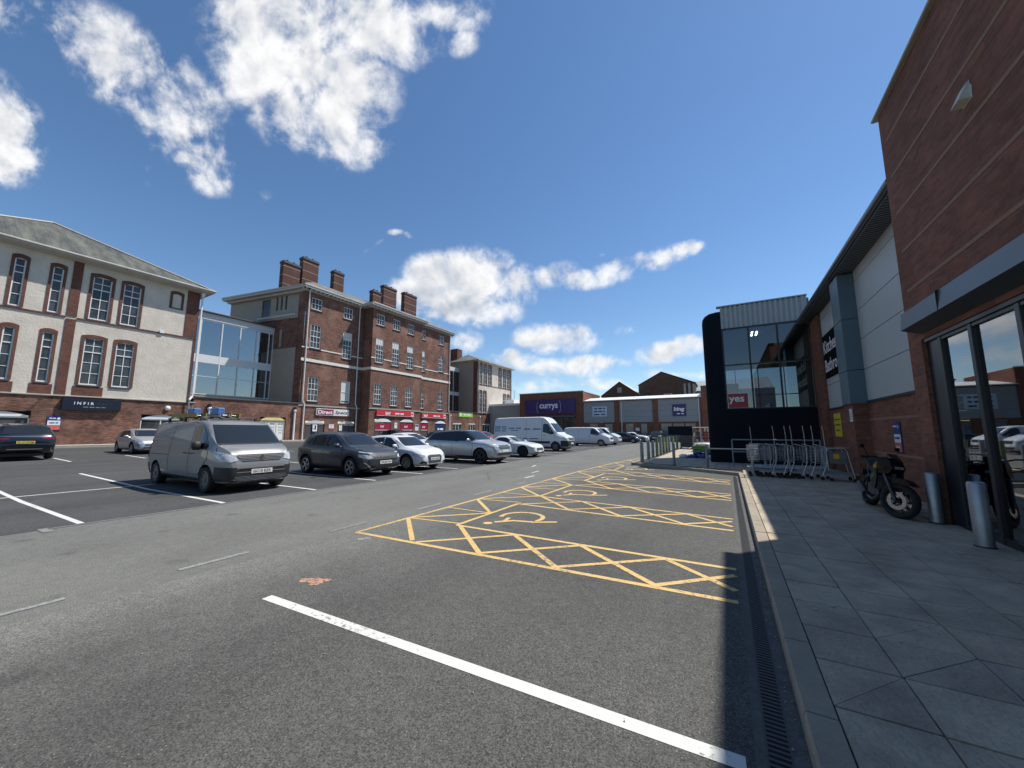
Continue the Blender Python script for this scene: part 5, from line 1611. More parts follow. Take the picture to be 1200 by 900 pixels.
FM = Matrix.Translation((46.5, -54, -5)) @ Tf(-46.5, 0, 0, 90)
b = MB(FM); b.box(49.7, 60, -.05, .3, 13.4, 14.2); b.build('fascia', white_al, L2)
b = MB(FM); b.box(49.7, 60, -.02, .3, 8.6, 9.3); b.build('spandrel', white_al, L2)
b = MB(FM); b.box(49.7, 60, .05, .06, 5, 13.4); b.build('glass_pane', link_glass, L2)
b = MB(FM)
for x in (51.5, 53.5, 55.5, 57.5): b.box(x - .06, x + .06, -.05, .1, 5, 13.4)
each(b, 'mullion', white_al, L2)
b = MB(FM); b.box(49.7, 60, 3, 3.1, 4.6, 13.4); b.build('rear_wall', int_dark, L2)

Cb = thing('rendered_block', 'smaller cream rendered block with rows of tall narrow windows beyond the brick building', 'building', (-42, 66, GZ))
FC = Matrix.Translation((42, -66, -GZ)) @ Tf(-42, 0, 0, 90)
cw = [(x, 10.95, 1.0, 3.95, 2, 5) for x in (60.4, 62.15, 63.85, 67.85, 69.7, 71.4)] + [(x, 5.25, 1.0, 4.2, 2, 5) for x in (60.4, 62.0, 69.7, 71.35)]
b = MB(FC); b.wall(59.3, 72.6, 5.0, 15.35, holes=holes(cw)); b.build('rendered_wall', render_m, Cb)
b = MB(FC); b.add([(59.3, 0, 5.0), (59.3, 7.5, 5.0), (59.3, 7.5, 15.35), (59.3, 0, 15.35)], [(0, 1, 2, 3)]); b.add([(72.6, 0, 5.0), (72.6, 12, 5.0), (72.6, 12, 15.35), (72.6, 0, 15.35)], [(0, 1, 2, 3)]); each(b, 'side_wall', render_dark, Cb)
b = MB(FC); b.box(59.27, 59.5, -.05, .9, 5.0, 15.3); b.box(72.3, 72.63, -.05, .1, 5.0, 15.3); each(b, 'corner_brick', brick_dark, Cb)
for (x, z, w, h, c, r) in cw:
    window(Cb, FC, x, z, w, h, c, r, mid=.7)
    arch_trim(Cb, FC, x, z, w, h, t=.17)
b = MB(FC); b.box(59.5, 72.3, -.06, .02, 10.7, 10.82); b.build('string_course', brick_dark, Cb)
b = MB(FC); b.add([(58.6, -.75, 15.5), (73.2, -.75, 15.5), (69.0, 4.5, 17.6), (62.4, 4.5, 17.6), (58.6, 10, 15.5), (73.2, 10, 15.5)], [(0, 1, 2, 3), (0, 3, 4), (1, 5, 2), (3, 2, 5, 4)]); b.build('roof', slate2, Cb)
b = MB(FC); b.add([(59.3, 0, 15.25), (72.6, 0, 15.25), (73.2, -.75, 15.42), (58.6, -.75, 15.42)], [(0, 1, 2, 3)]); b.box(58.6, 73.2, -.84, -.72, 15.4, 15.58)
b.add([(59.3, 0, 15.25), (59.3, 8, 15.25), (58.6, 8, 15.42), (58.6, -.75, 15.42)], [(0, 1, 2, 3)]); b.build('eaves', gutter_grey, Cb)
b = MB(FC); b.box(60.0, 61.6, 5.6, 8.2, 15.8, 18.6); b.build('chimney', brick_dark, Cb)
pipe(Cb, FC, 59.75, 5.1, 15.2, off=-.12); pipe(Cb, FC, 72.55, 5.1, 15.2, off=-.12)

# ---------------------------------------------------------------- far retail units
FU = Tf(0, 0, 0, 0)
cu_ = thing('electrical_store', 'red brick store front with a big purple sign over dark shop windows', 'shop building', (-27.6, 62, GZ * 0))
G = Matrix.Translation((27.6, -62, 0)) @ Tf(0, 62, 0, 0)
b = MB(G); b.wall(-33.95, -21.4, 0, 8.5, holes=[(-32.6, -22.9, 0, 4.2)], depth=.6); b.box(-21.42, -21.38, .01, 10, 0, 8.5); b.box(-33.97, -33.93, .01, 10, 0, 8.5); b.build('wall', brick_red, cu_)
b = MB(G); b.box(-34.05, -21.3, -.08, .3, 8.5, 8.62); b.build('coping', white_metal, cu_)
b = MB(G); b.box(-32.5, -23.0, .5, .55, 0, 4.2); b.build('shop_window', pane_m, cu_)
b = MB(G); 
for x in (-32.5, -30.1, -27.7, -25.3, -23.0): b.box(x - .05, x + .05, .4, .5, 0, 4.2)
each(b, 'mullion', dark_frame, cu_)
b = MB(G); b.box(-32.6, -22.9, -.5, .3, 4.0, 4.3); b.build('canopy', canopy_m, cu_)
sg = thing('store_sign', 'wide purple store sign with one white word between two curved brackets', 'shop sign', (-27.75, 62, 5.9))
b = MB(); b.box(-4.95, 4.95, -.25, 0, -1.3, 1.35, ch=.02); b.build('board', mat('sign_purple', (.035, .018, .13), .4, var=.05), sg)
text('currys', 3.6, 1.15, letter_white, sg, Tf(-.1, -.27, -.02), depth=.03, bold=.03)
for s in (-1, 1):
    b = MB(); pts = [(s * (2.35 - .35 * (1 - math.cos(R(t)))) + s * .0, -.27, 1.15 * math.sin(R(t))) for t in range(-75, 76, 15)]
    b.path([(p[0] - (-.1 if 0 else .1), p[1], p[2]) for p in pts], .03, 6); b.build('bracket_stroke', mat('bracket_lilac', (.55, .5, .75), .4), sg)
un = thing('retail_units', 'row of grey clad retail units with brick piers and a white roof edge', 'shop building', (-12, 62, 0))
G = Matrix.Translation((12, -62, 0)) @ Tf(0, 62, 0, 0)
grey_far = mat('cladding_mid_grey', (.27, .29, .30), .5, var=.05, vs=.6)
b = MB(G); b.wall(-21.35, -3.1, 0, 3.0, holes=[(-20.4, -18.9, .1, 2.8), (-17.7, -16.4, .1, 2.8), (-14.3, -13.0, .1, 2.8), (-11.9, -10.9, .1, 2.8), (-8.9, -3.9, .1, 2.75)], depth=.3); b.build('brick_base', brick_red, un)
for xa, xb in ((-21.3, -16.0), (-15.2, -10.0), (-9.2, -3.3)):
    for i in range(4):
        b = MB(G); b.box(xa, xb, -.05, .1, 3.0 + .88 * i + .01, 3.0 + .88 * (i + 1) - .01); b.build('cladding_panel', grey_far, un)
for xa, xb in ((-16.0, -15.2), (-10.0, -9.2), (-3.3, -3.05)):
    b = MB(G); b.box(xa, xb, -.16, .1, 0, 6.52); b.build('pier', brick_red, un)
b = MB(G); b.box(-21.35, -3.06, -.3, .1, 6.52, 6.66); b.build('fascia', mat('fascia_dark_red', (.10, .03, .03), .5), un)
b = MB(G); b.add([(-21.35, -.4, 6.67), (-3.06, -.4, 6.67), (-3.06, 4, 7.5), (-21.35, 4, 7.5)], [(0, 1, 2, 3)]); b.box(-21.35, -3.06, -.45, -.3, 6.62, 6.72); b.build('roof', mat('roof_white', (.75, .75, .72), .45, var=.04), un)
b = MB(G); b.box(-3.05, 1.8, -.3, 6, 0, 8.3); b.build('brick_tower', brick_red, un)
b = MB(G); b.box(-14.9, -14.8, -.2, -.1, 0, 6.5); b.box(-3.5, -3.4, -.2, -.1, 0, 6.5); each(b, 'downpipe', pipe_white, un)
for xa, xb in ((-20.35, -18.95), (-17.65, -16.45), (-14.25, -13.05), (-11.85, -10.95), (-8.85, -7.3), (-7.1, -5.6), (-5.4, -4.0)):
    b = MB(G); b.box(xa, xb, .1, .15, .1, 2.75); b.build('shop_window', mat('far_shop_glass', (.14, .17, .18), .1, var=.5, vs=1.2, world=True), un)
for x, s, w_, h_, mt_, l in ((-18.5, ('###', '###', '##'), 2.5, 1.7, mat('board_paleblue', (.50, .62, .68), .5), 'pale blue board with three lines of dark text on the first grey unit'),):
    o = thing('notice_board', l, 'sign', (x, 61.92, 4.85))
    b = MB(); b.box(-w_ / 2, w_ / 2, -.06, 0, -h_ / 2, h_ / 2); b.build('board', mt_, o)
    for i, q in enumerate(s): text(q, 1.9, .26, navy_p, o, Tf(0, -.07, .5 - .5 * i), depth=.01, bold=.01)
sg = thing('purple_shop_sign', 'square purple sign with playful white lettering on the grey unit farthest right', 'shop sign', (-6.15, 61.93, 4.75))
b = MB(); b.box(-.95, .95, -.12, 0, -.9, .9, ch=.02); b.build('board', MAT['sign_purple'], sg)
text('king', 1.5, .75, letter_white, sg, Tf(0, -.13, .1), depth=.02, bold=.05, shear=.1)
text('##', 1.0, .18, letter_white, sg, Tf(.15, -.13, -.55), depth=.02)
wallsign('window_poster', 'white poster on the brick between the grey units', 'poster', -12.4, 61.9, 1.85, .6, .5, dirty_white, [], rz=0)
# grey low block between
lb = thing('low_unit', 'low grey flat roofed unit between the rendered block and the purple signed store', 'building', (-38, 64, 0))
b = MB(Matrix.Translation((38, -64, 0))); b.box(-44, -34, 64, 72, 0, 6.6); b.build('wall', grey_far, lb)
b = MB(Matrix.Translation((38, -64, 0))); b.box(-44.2, -34, 63.7, 72, 6.6, 7.0); b.build('roof_edge', MAT['roof_white'], lb)
b = MB(Matrix.Translation((38, -64, 0))); b.box(-39.5, -37.5, 66, 68, 7.0, 8.0); b.build('plant_box', white_metal, lb)
b = MB(Matrix.Translation((38, -64, 0))); b.tube((-38, 67, 8), (-38, 67, 10), .04, 5); b.build('aerial', iron, lb)
# gabled brick buildings behind
brown = brick_mat('brick_brown', (.13, .068, .048), (.10, .055, .042), (.12, .09, .07), dirt=.25)
pale_roof = mat('roof_pale_sheet', (.42, .43, .42), .6, var=.08)
g1 = thing('gabled_warehouse', 'smaller brown brick gable end behind the grey retail units', 'building', (-19, 78, 0))
Gm = Matrix.Translation((19, -78, 0))
b = MB(Gm); b.prism([(-22.8, 0), (-15.1, 0), (-15.1, 9.0), (-18.9, 11.7), (-22.8, 8.9)], 78, 84); b.build('wall', brown, g1)
b = MB(Gm); b.add([(-18.9, 77.8, 11.85), (-14.9, 77.8, 9.0), (-14.9, 90, 9.0), (-18.9, 90, 11.85), (-23.0, 77.8, 8.9), (-23.0, 90, 8.9)], [(0, 1, 2, 3), (0, 3, 5, 4)]); b.build('roof', pale_roof, g1)
b = MB(Gm); b.box(-19.4, -18.5, 77.9, 78, 9.5, 10.6); b.build('louvre', stone_grey, g1)
g2 = thing('gabled_warehouse', 'larger brown brick gable end with a pale roof behind the grey retail units', 'building', (-10, 80, 0))
Gm = Matrix.Translation((10, -80, 0))
b = MB(Gm); b.prism([(-15.5, 0), (-4.9, 0), (-4.9, 10.9), (-10.9, 13.5), (-15.5, 11.0)], 80, 88); b.build('wall', brown, g2)
b = MB(Gm); b.add([(-10.9, 79.8, 13.6), (-4.7, 79.8, 11.0), (-4.7, 96, 11.0), (-10.9, 96, 13.6), (-15.7, 79.8, 11.05), (-15.7, 96, 11.05)], [(0, 1, 2, 3), (0, 3, 5, 4)]); b.build('roof', pale_roof, g2)
b = MB(Gm); b.box(-6.9, -6.5, 79.9, 80, 8.5, 10.9); b.box(-6.1, -5.7, 79.9, 80, 8.5, 10.9); b.box(-5.3, -4.95, 79.9, 80, 8.5, 10.7); each(b, 'pale_strip', stone_grey, g2)
b = MB(Gm); b.box(-14.5, -9.4, 76, 78, 7.0, 8.3); b.box(-10.0, -8.6, 75, 76, 7.4, 8.6); each(b, 'roof_plant', stone_grey, g2)
g3 = thing('grey_warehouse', 'grey metal warehouse roof standing behind the larger brick gable', 'building', (0, 86, 0))
b = MB(Matrix.Translation((0, -86, 0))); b.box(-4.8, 8, 82, 95, 0, 9.5); b.build('wall', MAT['cladding_mid_grey'], g3)
b = MB(Matrix.Translation((0, -86, 0))); b.add([(-8, 82, 9.4), (8, 82, 9.4), (8, 92, 12.6), (-8, 92, 12.6)], [(0, 1, 2, 3)]); b.build('roof', MAT['cladding_mid_grey'], g3)
# ================================================================== VEHICLES
glass_car = mat('car_glass', (.018, .023, .027), .03, var=0, spec=.55)
tyre_m = mat('tyre', (.014, .014, .015), .85, var=.15, vs=20)
rim_m = mat('rim_silver', (.38, .39, .40), .35, metal=.8, var=.05)
rim_dark = mat('rim_dark', (.03, .03, .033), .4, metal=.5, var=.05)
chrome = mat('chrome', (.62, .63, .64), .15, metal=1, var=0)
lamp_clear = mat('lamp_lens', (.42, .44, .46), .08, var=.5, vs=14, spec=.9, coat=.5)
lamp_red = mat('lamp_red', (.12, .006, .008), .12, var=.2, vs=10, coat=.5)
plate_w = mat('plate_white', (.70, .70, .66), .5, var=0)
plate_y = mat('plate_yellow', (.68, .50, .04), .5, var=0)
plate_t = mat('plate_black', (.015, .015, .015), .5, var=0)
seam_m = mat('panel_gap', (.006, .006, .006), .8, var=0)


def paint(name, col, metal=0.0, rough=.35):
    return mat(name, col, rough, metal=metal, var=.03, vs=.8, coat=.55, spec=.45)


def interp(pts, x):
    if x <= pts[0][0]: return pts[0][1]
    for (a, b), (c, d) in zip(pts, pts[1:]):
        if x <= c:
            t = (x - a) / (c - a) if c > a else 1
            return b + (d - b) * t
    return pts[-1][1]


def smooth_fn(pts, r=.07):
    def f(x, lo=pts[0][0], hi=pts[-1][0]):
        rr = min(r, max(0.0, (x - lo)), max(0.0, (hi - x)))
        if rr < .004: return interp(pts, x)
        return (interp(pts, x - rr) + 2 * interp(pts, x - rr / 2) + 2 * interp(pts, x) + 2 * interp(pts, x + rr / 2) + interp(pts, x + rr)) / 8
    return f


def car_shell(S):
    L, W = S['L'], S['W']
    top, belt, bot, plan = smooth_fn(S['top']), smooth_fn(S['belt']), smooth_fn(S['bottom']), smooth_fn(S['plan'])
    xs = set()
    n = int(L / .085)
    for i in range(n + 1): xs.add(round(-L / 2 + L * i / n, 4))
    for e in (.012, .03, .06): xs.add(round(-L / 2 + e, 4)); xs.add(round(L / 2 - e, 4))
    xs = sorted(xs)
    rt = S.get('rt', .74); sh = S.get('shoulder', .955)
    rings = []
    for x in xs:
        T, B, Z, w = top(x), belt(x), bot(x), plan(x) * W / 2
        B = min(B, T - .015)
        k = max(0, min(1, (T - B) / .32)); k = k * k * (3 - 2 * k)
        wr = w * (.84 + (rt - .84) * k)
        ws = w * sh
        h = B - Z
        half = [(0, Z), (w * .78, Z), (w * .93, Z + min(.05, h * .15)), (w * .975, Z + h * .2), (w * .995, Z + h * .42), (w, Z + h * .62), (w * .992, Z + h * .82), (w * .975, B - .02), (ws, B),
                (ws + (wr - ws) * .12, B + (T - B) * .12), (ws + (wr - ws) * .50, B + (T - B) * .45), (ws + (wr - ws) * .86, B + (T - B) * .80), (wr * .97, T - .065 * k - .006 * (1 - k)), (wr * .88, T - .028 * k - .003), (wr * .6, T - .008 * k), (wr * .3, T - .002 * k), (0, T)]
        ring = [(x, -y, z) for y, z in half] + [(x, y, z) for y, z in half[-2:0:-1]]
        rings.append(ring)
    b = MB(); m = len(rings[0])
    vs = [p for r in rings for p in r]; fs = []
    for i in range(len(rings) - 1):
        for j in range(m):
            j2 = (j + 1) % m
            fs.append((i * m + j, i * m + j2, (i + 1) * m + j2, (i + 1) * m + j))
    # closing faces as strips across the car
    for base in (0, (len(rings) - 1) * m):
        hn = m // 2
        for j in range(hn):
            a, c = base + j, base + j + 1
            d, e = base + (m - j - 1) % m, base + (m - j) % m
            q = [a, c, d, e]
            q2 = []
            for v in q:
                if v not in q2: q2.append(v)
            if len(q2) > 2: fs.append(tuple(q2))
    b.add(vs, fs)
    return b


def cast_patch(bvh, polys, ang, off, step=.09, mirror=True):
    """polygons in (t, z) laid onto the body from a horizontal direction; with their mirror image"""
    b = MB()
    for side in ((1, -1) if mirror else (1,)):
        a = R(ang * side)
        d = Vector((math.cos(a), math.sin(a), 0)); t = Vector((-math.sin(a), math.cos(a), 0))
        for poly in polys:
            bm = bmesh.new()
            bm.faces.new([bm.verts.new((p[0] * side, p[1], 0)) for p in poly])
            us = [p[0] * side for p in poly]; zs = [p[1] for p in poly]
            for i_, (lo, hi) in enumerate(((min(us), max(us)), (min(zs), max(zs)))):
                n = int((hi - lo) / step)
                for q in range(1, n + 1):
                    c = lo + (hi - lo) * q / (n + 1)
                    co = (c, 0, 0) if i_ == 0 else (0, c, 0); no = (1, 0, 0) if i_ == 0 else (0, 1, 0)
                    bmesh.ops.bisect_plane(bm, geom=bm.verts[:] + bm.edges[:] + bm.faces[:], plane_co=co, plane_no=no)
            bmesh.ops.triangulate(bm, faces=[f for f in bm.faces if len(f.verts) > 4])
            bm.verts.index_update()
            vs = []
            for v in bm.verts:
                o = d * 8 + t * v.co.x + Vector((0, 0, v.co.y))
                hit, nn, _, _ = bvh.ray_cast(o, -d)
                if hit is None:
                    hit, nn, _, _ = bvh.find_nearest(d * .9 + t * v.co.x + Vector((0, 0, v.co.y)))
                vs.append(tuple(hit + nn * off * .6 + d * off * .6 if nn.dot(d) > 0 else hit + d * off))
            b.add(vs, [tuple(v.index for v in f.verts) for f in bm.faces])
            bm.free()
    return b


def strip(pts, w):
    """thin closed outline polygons along a polyline"""
    out = []
    for (a, b_), (c, d) in zip(pts, pts[1:]):
        v = Vector((c - a, d - b_)); L_ = v.length
        if L_ < 1e-4: continue
        n = Vector((-v.y, v.x)) / L_ * w / 2
        out.append([(a + n.x, b_ + n.y), (a - n.x, b_ - n.y), (c - n.x, d - n.y), (c + n.x, d + n.y)])
    return out


RIMS = {}


def wheel(parent, x, y, r, w, side, style='silver', n=5, z=None):
    key = (round(r, 3), style, n)
    z = r if z is None else z
    M = Tf(x, y, z, 0 if side < 0 else 180)
    if key not in RIMS:
        rr = r * .68
        b = MB(); b.lathe([(rr, -w / 2 + .01), (r - .03, -w / 2), (r - .006, -w / 2 + .03), (r, -w / 2 + .06), (r, w / 2 - .05), (r - .02, w / 2), (rr, w / 2)], 30, 'Y', closed=True)
        t_ = b.build('wheel', tyre_m, parent, smooth=35, M=M)
        b = MB()
        b.lathe([(rr + .004, -w / 2 + .006), (rr - .012, -w / 2 + .002), (rr - .022, -w / 2 + .03), (rr - .03, -w / 2 + .10), (.03, -w / 2 + .11)], 30, 'Y', mi=1, caps=False)
        b.lathe([(rr + .006, -w / 2 + .004), (rr - .016, -w / 2 - .001), (rr - .024, -w / 2 + .02)], 30, 'Y', mi=0, caps=False)
        for i in range(n):
            a = 2 * math.pi * i / n
            for off in ((-.14, .14) if style != 'steel' else (0,)):
                ca, sa = math.cos(a), math.sin(a); cb, sb = math.cos(a + off), math.sin(a + off)
                p0 = Vector((ca * .05, -w / 2 + .02, sa * .05)); p1 = Vector((cb * (rr - .012), -w / 2 + .018, sb * (rr - .012)))
                tdir = Vector((-sb, 0, cb)); ww = .016 if style != 'steel' else .045
                yv = Vector((0, .03, 0))
                vs = [p0 - tdir * ww * 1.3, p0 + tdir * ww * 1.3, p1 + tdir * ww, p1 - tdir * ww]
                b.add([tuple(v) for v in vs] + [tuple(v + yv) for v in vs], [(0, 1, 2, 3), (4, 7, 6, 5), (0, 4, 5, 1), (1, 5, 6, 2), (2, 6, 7, 3), (3, 7, 4, 0)], 0)
        b.lathe([(.06, -w / 2 + .02), (.055, -w / 2 + .002), (.001, -w / 2 - .002)], 14, 'Y', mi=0)
        m_ = {'silver': rim_m, 'dark': rim_dark, 'steel': mat('rim_steel', (.11, .115, .12), .5, metal=.4, var=.1)}[style]
        rm = b.build('rim', [m_, rim_dark], t_, smooth=35)
        RIMS[key] = (t_.data, rm.data)
    else:
        a, c = RIMS[key]
        t_ = link('wheel', a, parent, M); link('rim', c, t_)
    return t_


def tz(ang, pts):
    a = R(ang)
    return [(-math.sin(a) * x - math.cos(a) * y, z) for x, y, z in pts]


def vehicle(name, label, cat, S, loc, rz, body_m, group=None, style='silver', spokes=5, plate=None, detail=2, rear_plate=None):
    root = thing(name, label, cat, loc, rz, group)
    L, W = S['L'], S['W']
    sb = car_shell(S)
    bm = bmesh.new(); vv = [bm.verts.new(p) for p in sb.v]
    for f in sb.f:
        try: bm.faces.new([vv[i] for i in f])
        except ValueError: pass
    bmesh.ops.remove_doubles(bm, verts=bm.verts, dist=.0005)
    bmesh.ops.recalc_face_normals(bm, faces=bm.faces)
    bvh = BVHTree.FromBMesh(bm)
    me = bpy.data.meshes.new('body'); bm.to_mesh(me); bm.free()
    me.materials.append(body_m); me.materials.append(black_plastic)
    body = link('body', me, root)
    r = S['r']; arches = [(S['xf'], r), (S['xr'], r)]
    cb = MB()
    for ax, rr in arches:
        for s in (-1, 1):
            cb.lathe([(rr + .055, s * (W / 2 - .30)), (rr + .055, s * (W / 2 + .3))], 26, 'Y', (ax, 0, rr + .01))
    cut = cb.build('cutter', black_plastic)
    cut.matrix_world = Matrix.Identity(4)
    body.parent = None
    md = body.modifiers.new('arch', 'BOOLEAN'); md.operation = 'DIFFERENCE'; md.object = cut; md.solver = 'EXACT'
    bpy.context.view_layer.update()
    dg = bpy.context.evaluated_depsgraph_get()
    nm = bpy.data.meshes.new_from_object(body.evaluated_get(dg))
    body.modifiers.clear(); body.data = nm; nm.name = 'body'
    bpy.data.objects.remove(cut)
    body.parent = root
    while len(nm.materials) < 2: nm.materials.append(black_plastic)
    nm.materials[0] = body_m; nm.materials[1] = black_plastic
    for f in nm.polygons:
        c = f.center; f.material_index = 0
        for ax, rr in arches:
            if abs(math.hypot(c.x - ax, c.z - rr - .01) - (rr + .055)) < .03 and abs(f.normal.y) < .3 and abs(c.y) > W / 2 - .32 : f.material_index = 1
            if abs(abs(c.y) - (W / 2 - .30)) < .01 and math.hypot(c.x - ax, c.z - rr) < rr + .05: f.material_index = 1
    if S.get('dark_top'):
        nm.materials.append(mat('gloss_black', (.01, .01, .012), .15, var=0, coat=.8))
        for f in nm.polygons:
            if f.center.z > S['dark_top'] and -2.3 < f.center.x < 1.08 and abs(f.center.y) < W / 2 * .965: f.material_index = 2
    nm.shade_smooth(); nm.set_sharp_from_angle(angle=R(38))
    # patches
    def P_(nm_, polys, ang, m_, off=.005, mirror=True, parent=root, sm=30):
        if not polys: return None
        q = cast_patch(bvh, polys, ang, off, mirror=mirror, step=.08 if detail > 1 else .14)
        # one mesh per side where the photo tells them apart
        return q.build(nm_, m_, parent, smooth=60, recalc=False)
    for p in S.get('black', []):
        for q in p[1]:
            q = tz(p[0], q) if len(q[0]) == 3 else q
            for s in ((1, -1) if p[0] else (1,)):
                o = cast_patch(bvh, [[(t * s, z) for t, z in q]], p[0] * s, .006, mirror=False, step=.08 if detail > 1 else .14)
                o.build('lower_trim', black_plastic, root, smooth=60, recalc=False)
    for poly in S['side_glass']:
        for s in (1, -1):
            q = cast_patch(bvh, [[(t * s, z) for t, z in poly]], -90 * s, .007, mirror=False, step=.08 if detail > 1 else .16)
            q.build('side_window', glass_car, root, smooth=60, recalc=False)
    P_('windscreen', [S['ws']], 0, glass_car, .007, mirror=False)
    if S.get('rw'): 
        q = cast_patch(bvh, [S['rw']], 180, .007, mirror=False, step=.12); q.build('rear_window', glass_car, root, smooth=60, recalc=False)
    for ang, poly in S.get('lamps', []):
        for s in (1, -1):
            q = cast_patch(bvh, [[(t * s, z) for t, z in tz(ang, poly)]], ang * s, .012, mirror=False, step=.05)
            q.build('headlight', lamp_clear, root, smooth=60, recalc=False)
    for ang, poly in S.get('tails', []):
        for s in (1, -1):
            q = cast_patch(bvh, [[(t * s, z) for t, z in tz(ang, poly)]], ang * s, .012, mirror=False, step=.08)
            q.build('tail_light', lamp_red, root, smooth=60, recalc=False)
    if S.get('grille'):
        g = P_('grille', S['grille'], 0, black_plastic, .009, mirror=False)
        if detail > 1:
            zs = [p[1] for p in S['grille'][0]]; ys_ = [p[0] for p in S['grille'][0]]
            bars = []
            z = min(zs) + .03
            while z < max(zs) - .02:
                bars += strip([(min(ys_) * .88, z), (max(ys_) * .88, z)], .008); z += .038
            q = cast_patch(bvh, bars, 0, .016, mirror=False, step=.1); q.build('grille_bars', rim_m if S.get('bright') else steel_grey, g, smooth=60, recalc=False)['kind'] = 'stuff'
    if S.get('intake'): P_('air_intake', S['intake'], 0, black_plastic, .008, mirror=False)
    for c_ in S.get('chrome', []): P_('bright_trim', c_[1], c_[0], chrome, .014, mirror=c_[2] if len(c_) > 2 else True)
    if detail > 0:
        for seam in S.get('seams', []):
            for s in (1, -1):
                q = cast_patch(bvh, [[(t * s, z) for t, z in p] for p in strip(seam, .017 if detail > 1 else .012)], -90 * s, .003, mirror=False, step=.12)
                o = q.build('panel_gap', seam_m, root, recalc=False)
        for hx, hz in S.get('handles', []):
            for s in (1, -1):
                q = cast_patch(bvh, [[((hx - .09) * s, hz - .016), ((hx + .09) * s, hz - .016), ((hx + .09) * s, hz + .016), ((hx - .09) * s, hz + .016)]], -90 * s, .028, mirror=False)
                q.build('door_handle', body_m if not S.get('van') else black_plastic, root, recalc=False)
    if S.get('roof_black'):
        q = MB(); x0_, x1_, hw = S['roof_black']
        N_ = 12; M_ = 8; vs = []
        for i in range(N_ + 1):
            for j in range(M_ + 1):
                x = x0_ + (x1_ - x0_) * i / N_; y = -hw + 2 * hw * j / M_
                h_, n_, _, _ = bvh.ray_cast(Vector((x, y, 5)), Vector((0, 0, -1)))
                vs.append(tuple(h_ + Vector((0, 0, .006))))
        q.add(vs, [(i * (M_ + 1) + j, (i + 1) * (M_ + 1) + j, (i + 1) * (M_ + 1) + j + 1, i * (M_ + 1) + j + 1) for i in range(N_) for j in range(M_)])
        q.build('roof_panel', mat('gloss_black', (.01, .01, .012), .15, var=0, coat=.8), root, smooth=60)
    # mirrors
    mx_, mz_ = S['mirror']
    for s in (-1, 1):
        q = MB(); hw = W / 2 * S.get('mirror_w', .93)
        q.box(mx_ - .06, mx_ + .08, s * (hw + .04), s * (hw + .25), mz_ - .02, mz_ + S.get('mirror_h', .13), ch=.045)
        q.tube((mx_ + .02, s * (hw - .05), mz_ + .0), (mx_ + .02, s * (hw + .1), mz_ + .03), .025, 6)
        q.build('wing_mirror', body_m if not S.get('van') else black_plastic, root, smooth=45)
    for (ax, rr) in arches:
        for s in (-1, 1):
            wheel(root, ax, s * (W / 2 - .125), r, .215, s, style, spokes)
    def plate_at(t, sgn, z, m_):
        h_, n_, _, _ = bvh.ray_cast(Vector((sgn * 6, 0, z)), Vector((-sgn, 0, 0)))
        x = (h_.x if h_ else sgn * L / 2) + sgn * .012
        q = MB(); q.box(x - .008, x + .008, -.26, .26, z - .056, z + .056); p_ = q.build('number_plate', m_, root)
        if t: text(t, .44, .07, plate_t, p_, Matrix.Translation((x + sgn * .010, 0, z)) @ Matrix.Rotation(R(90 * sgn), 4, 'Z'), depth=.003, bold=.01)
    if plate is not None: plate_at(plate, 1, S.get('plate_z', .45), plate_w)
    if rear_plate is not None: plate_at(rear_plate, -1, S.get('rplate_z', .75), plate_y)
    # underside shadow mass
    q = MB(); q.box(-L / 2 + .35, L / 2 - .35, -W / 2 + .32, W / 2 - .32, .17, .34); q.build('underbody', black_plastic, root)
    for s in S.get('extra', []): s(root, bvh, body_m)
    return root


def sc(pts, kx, kz): return [(x * kx, z * kz) for x, z in pts]


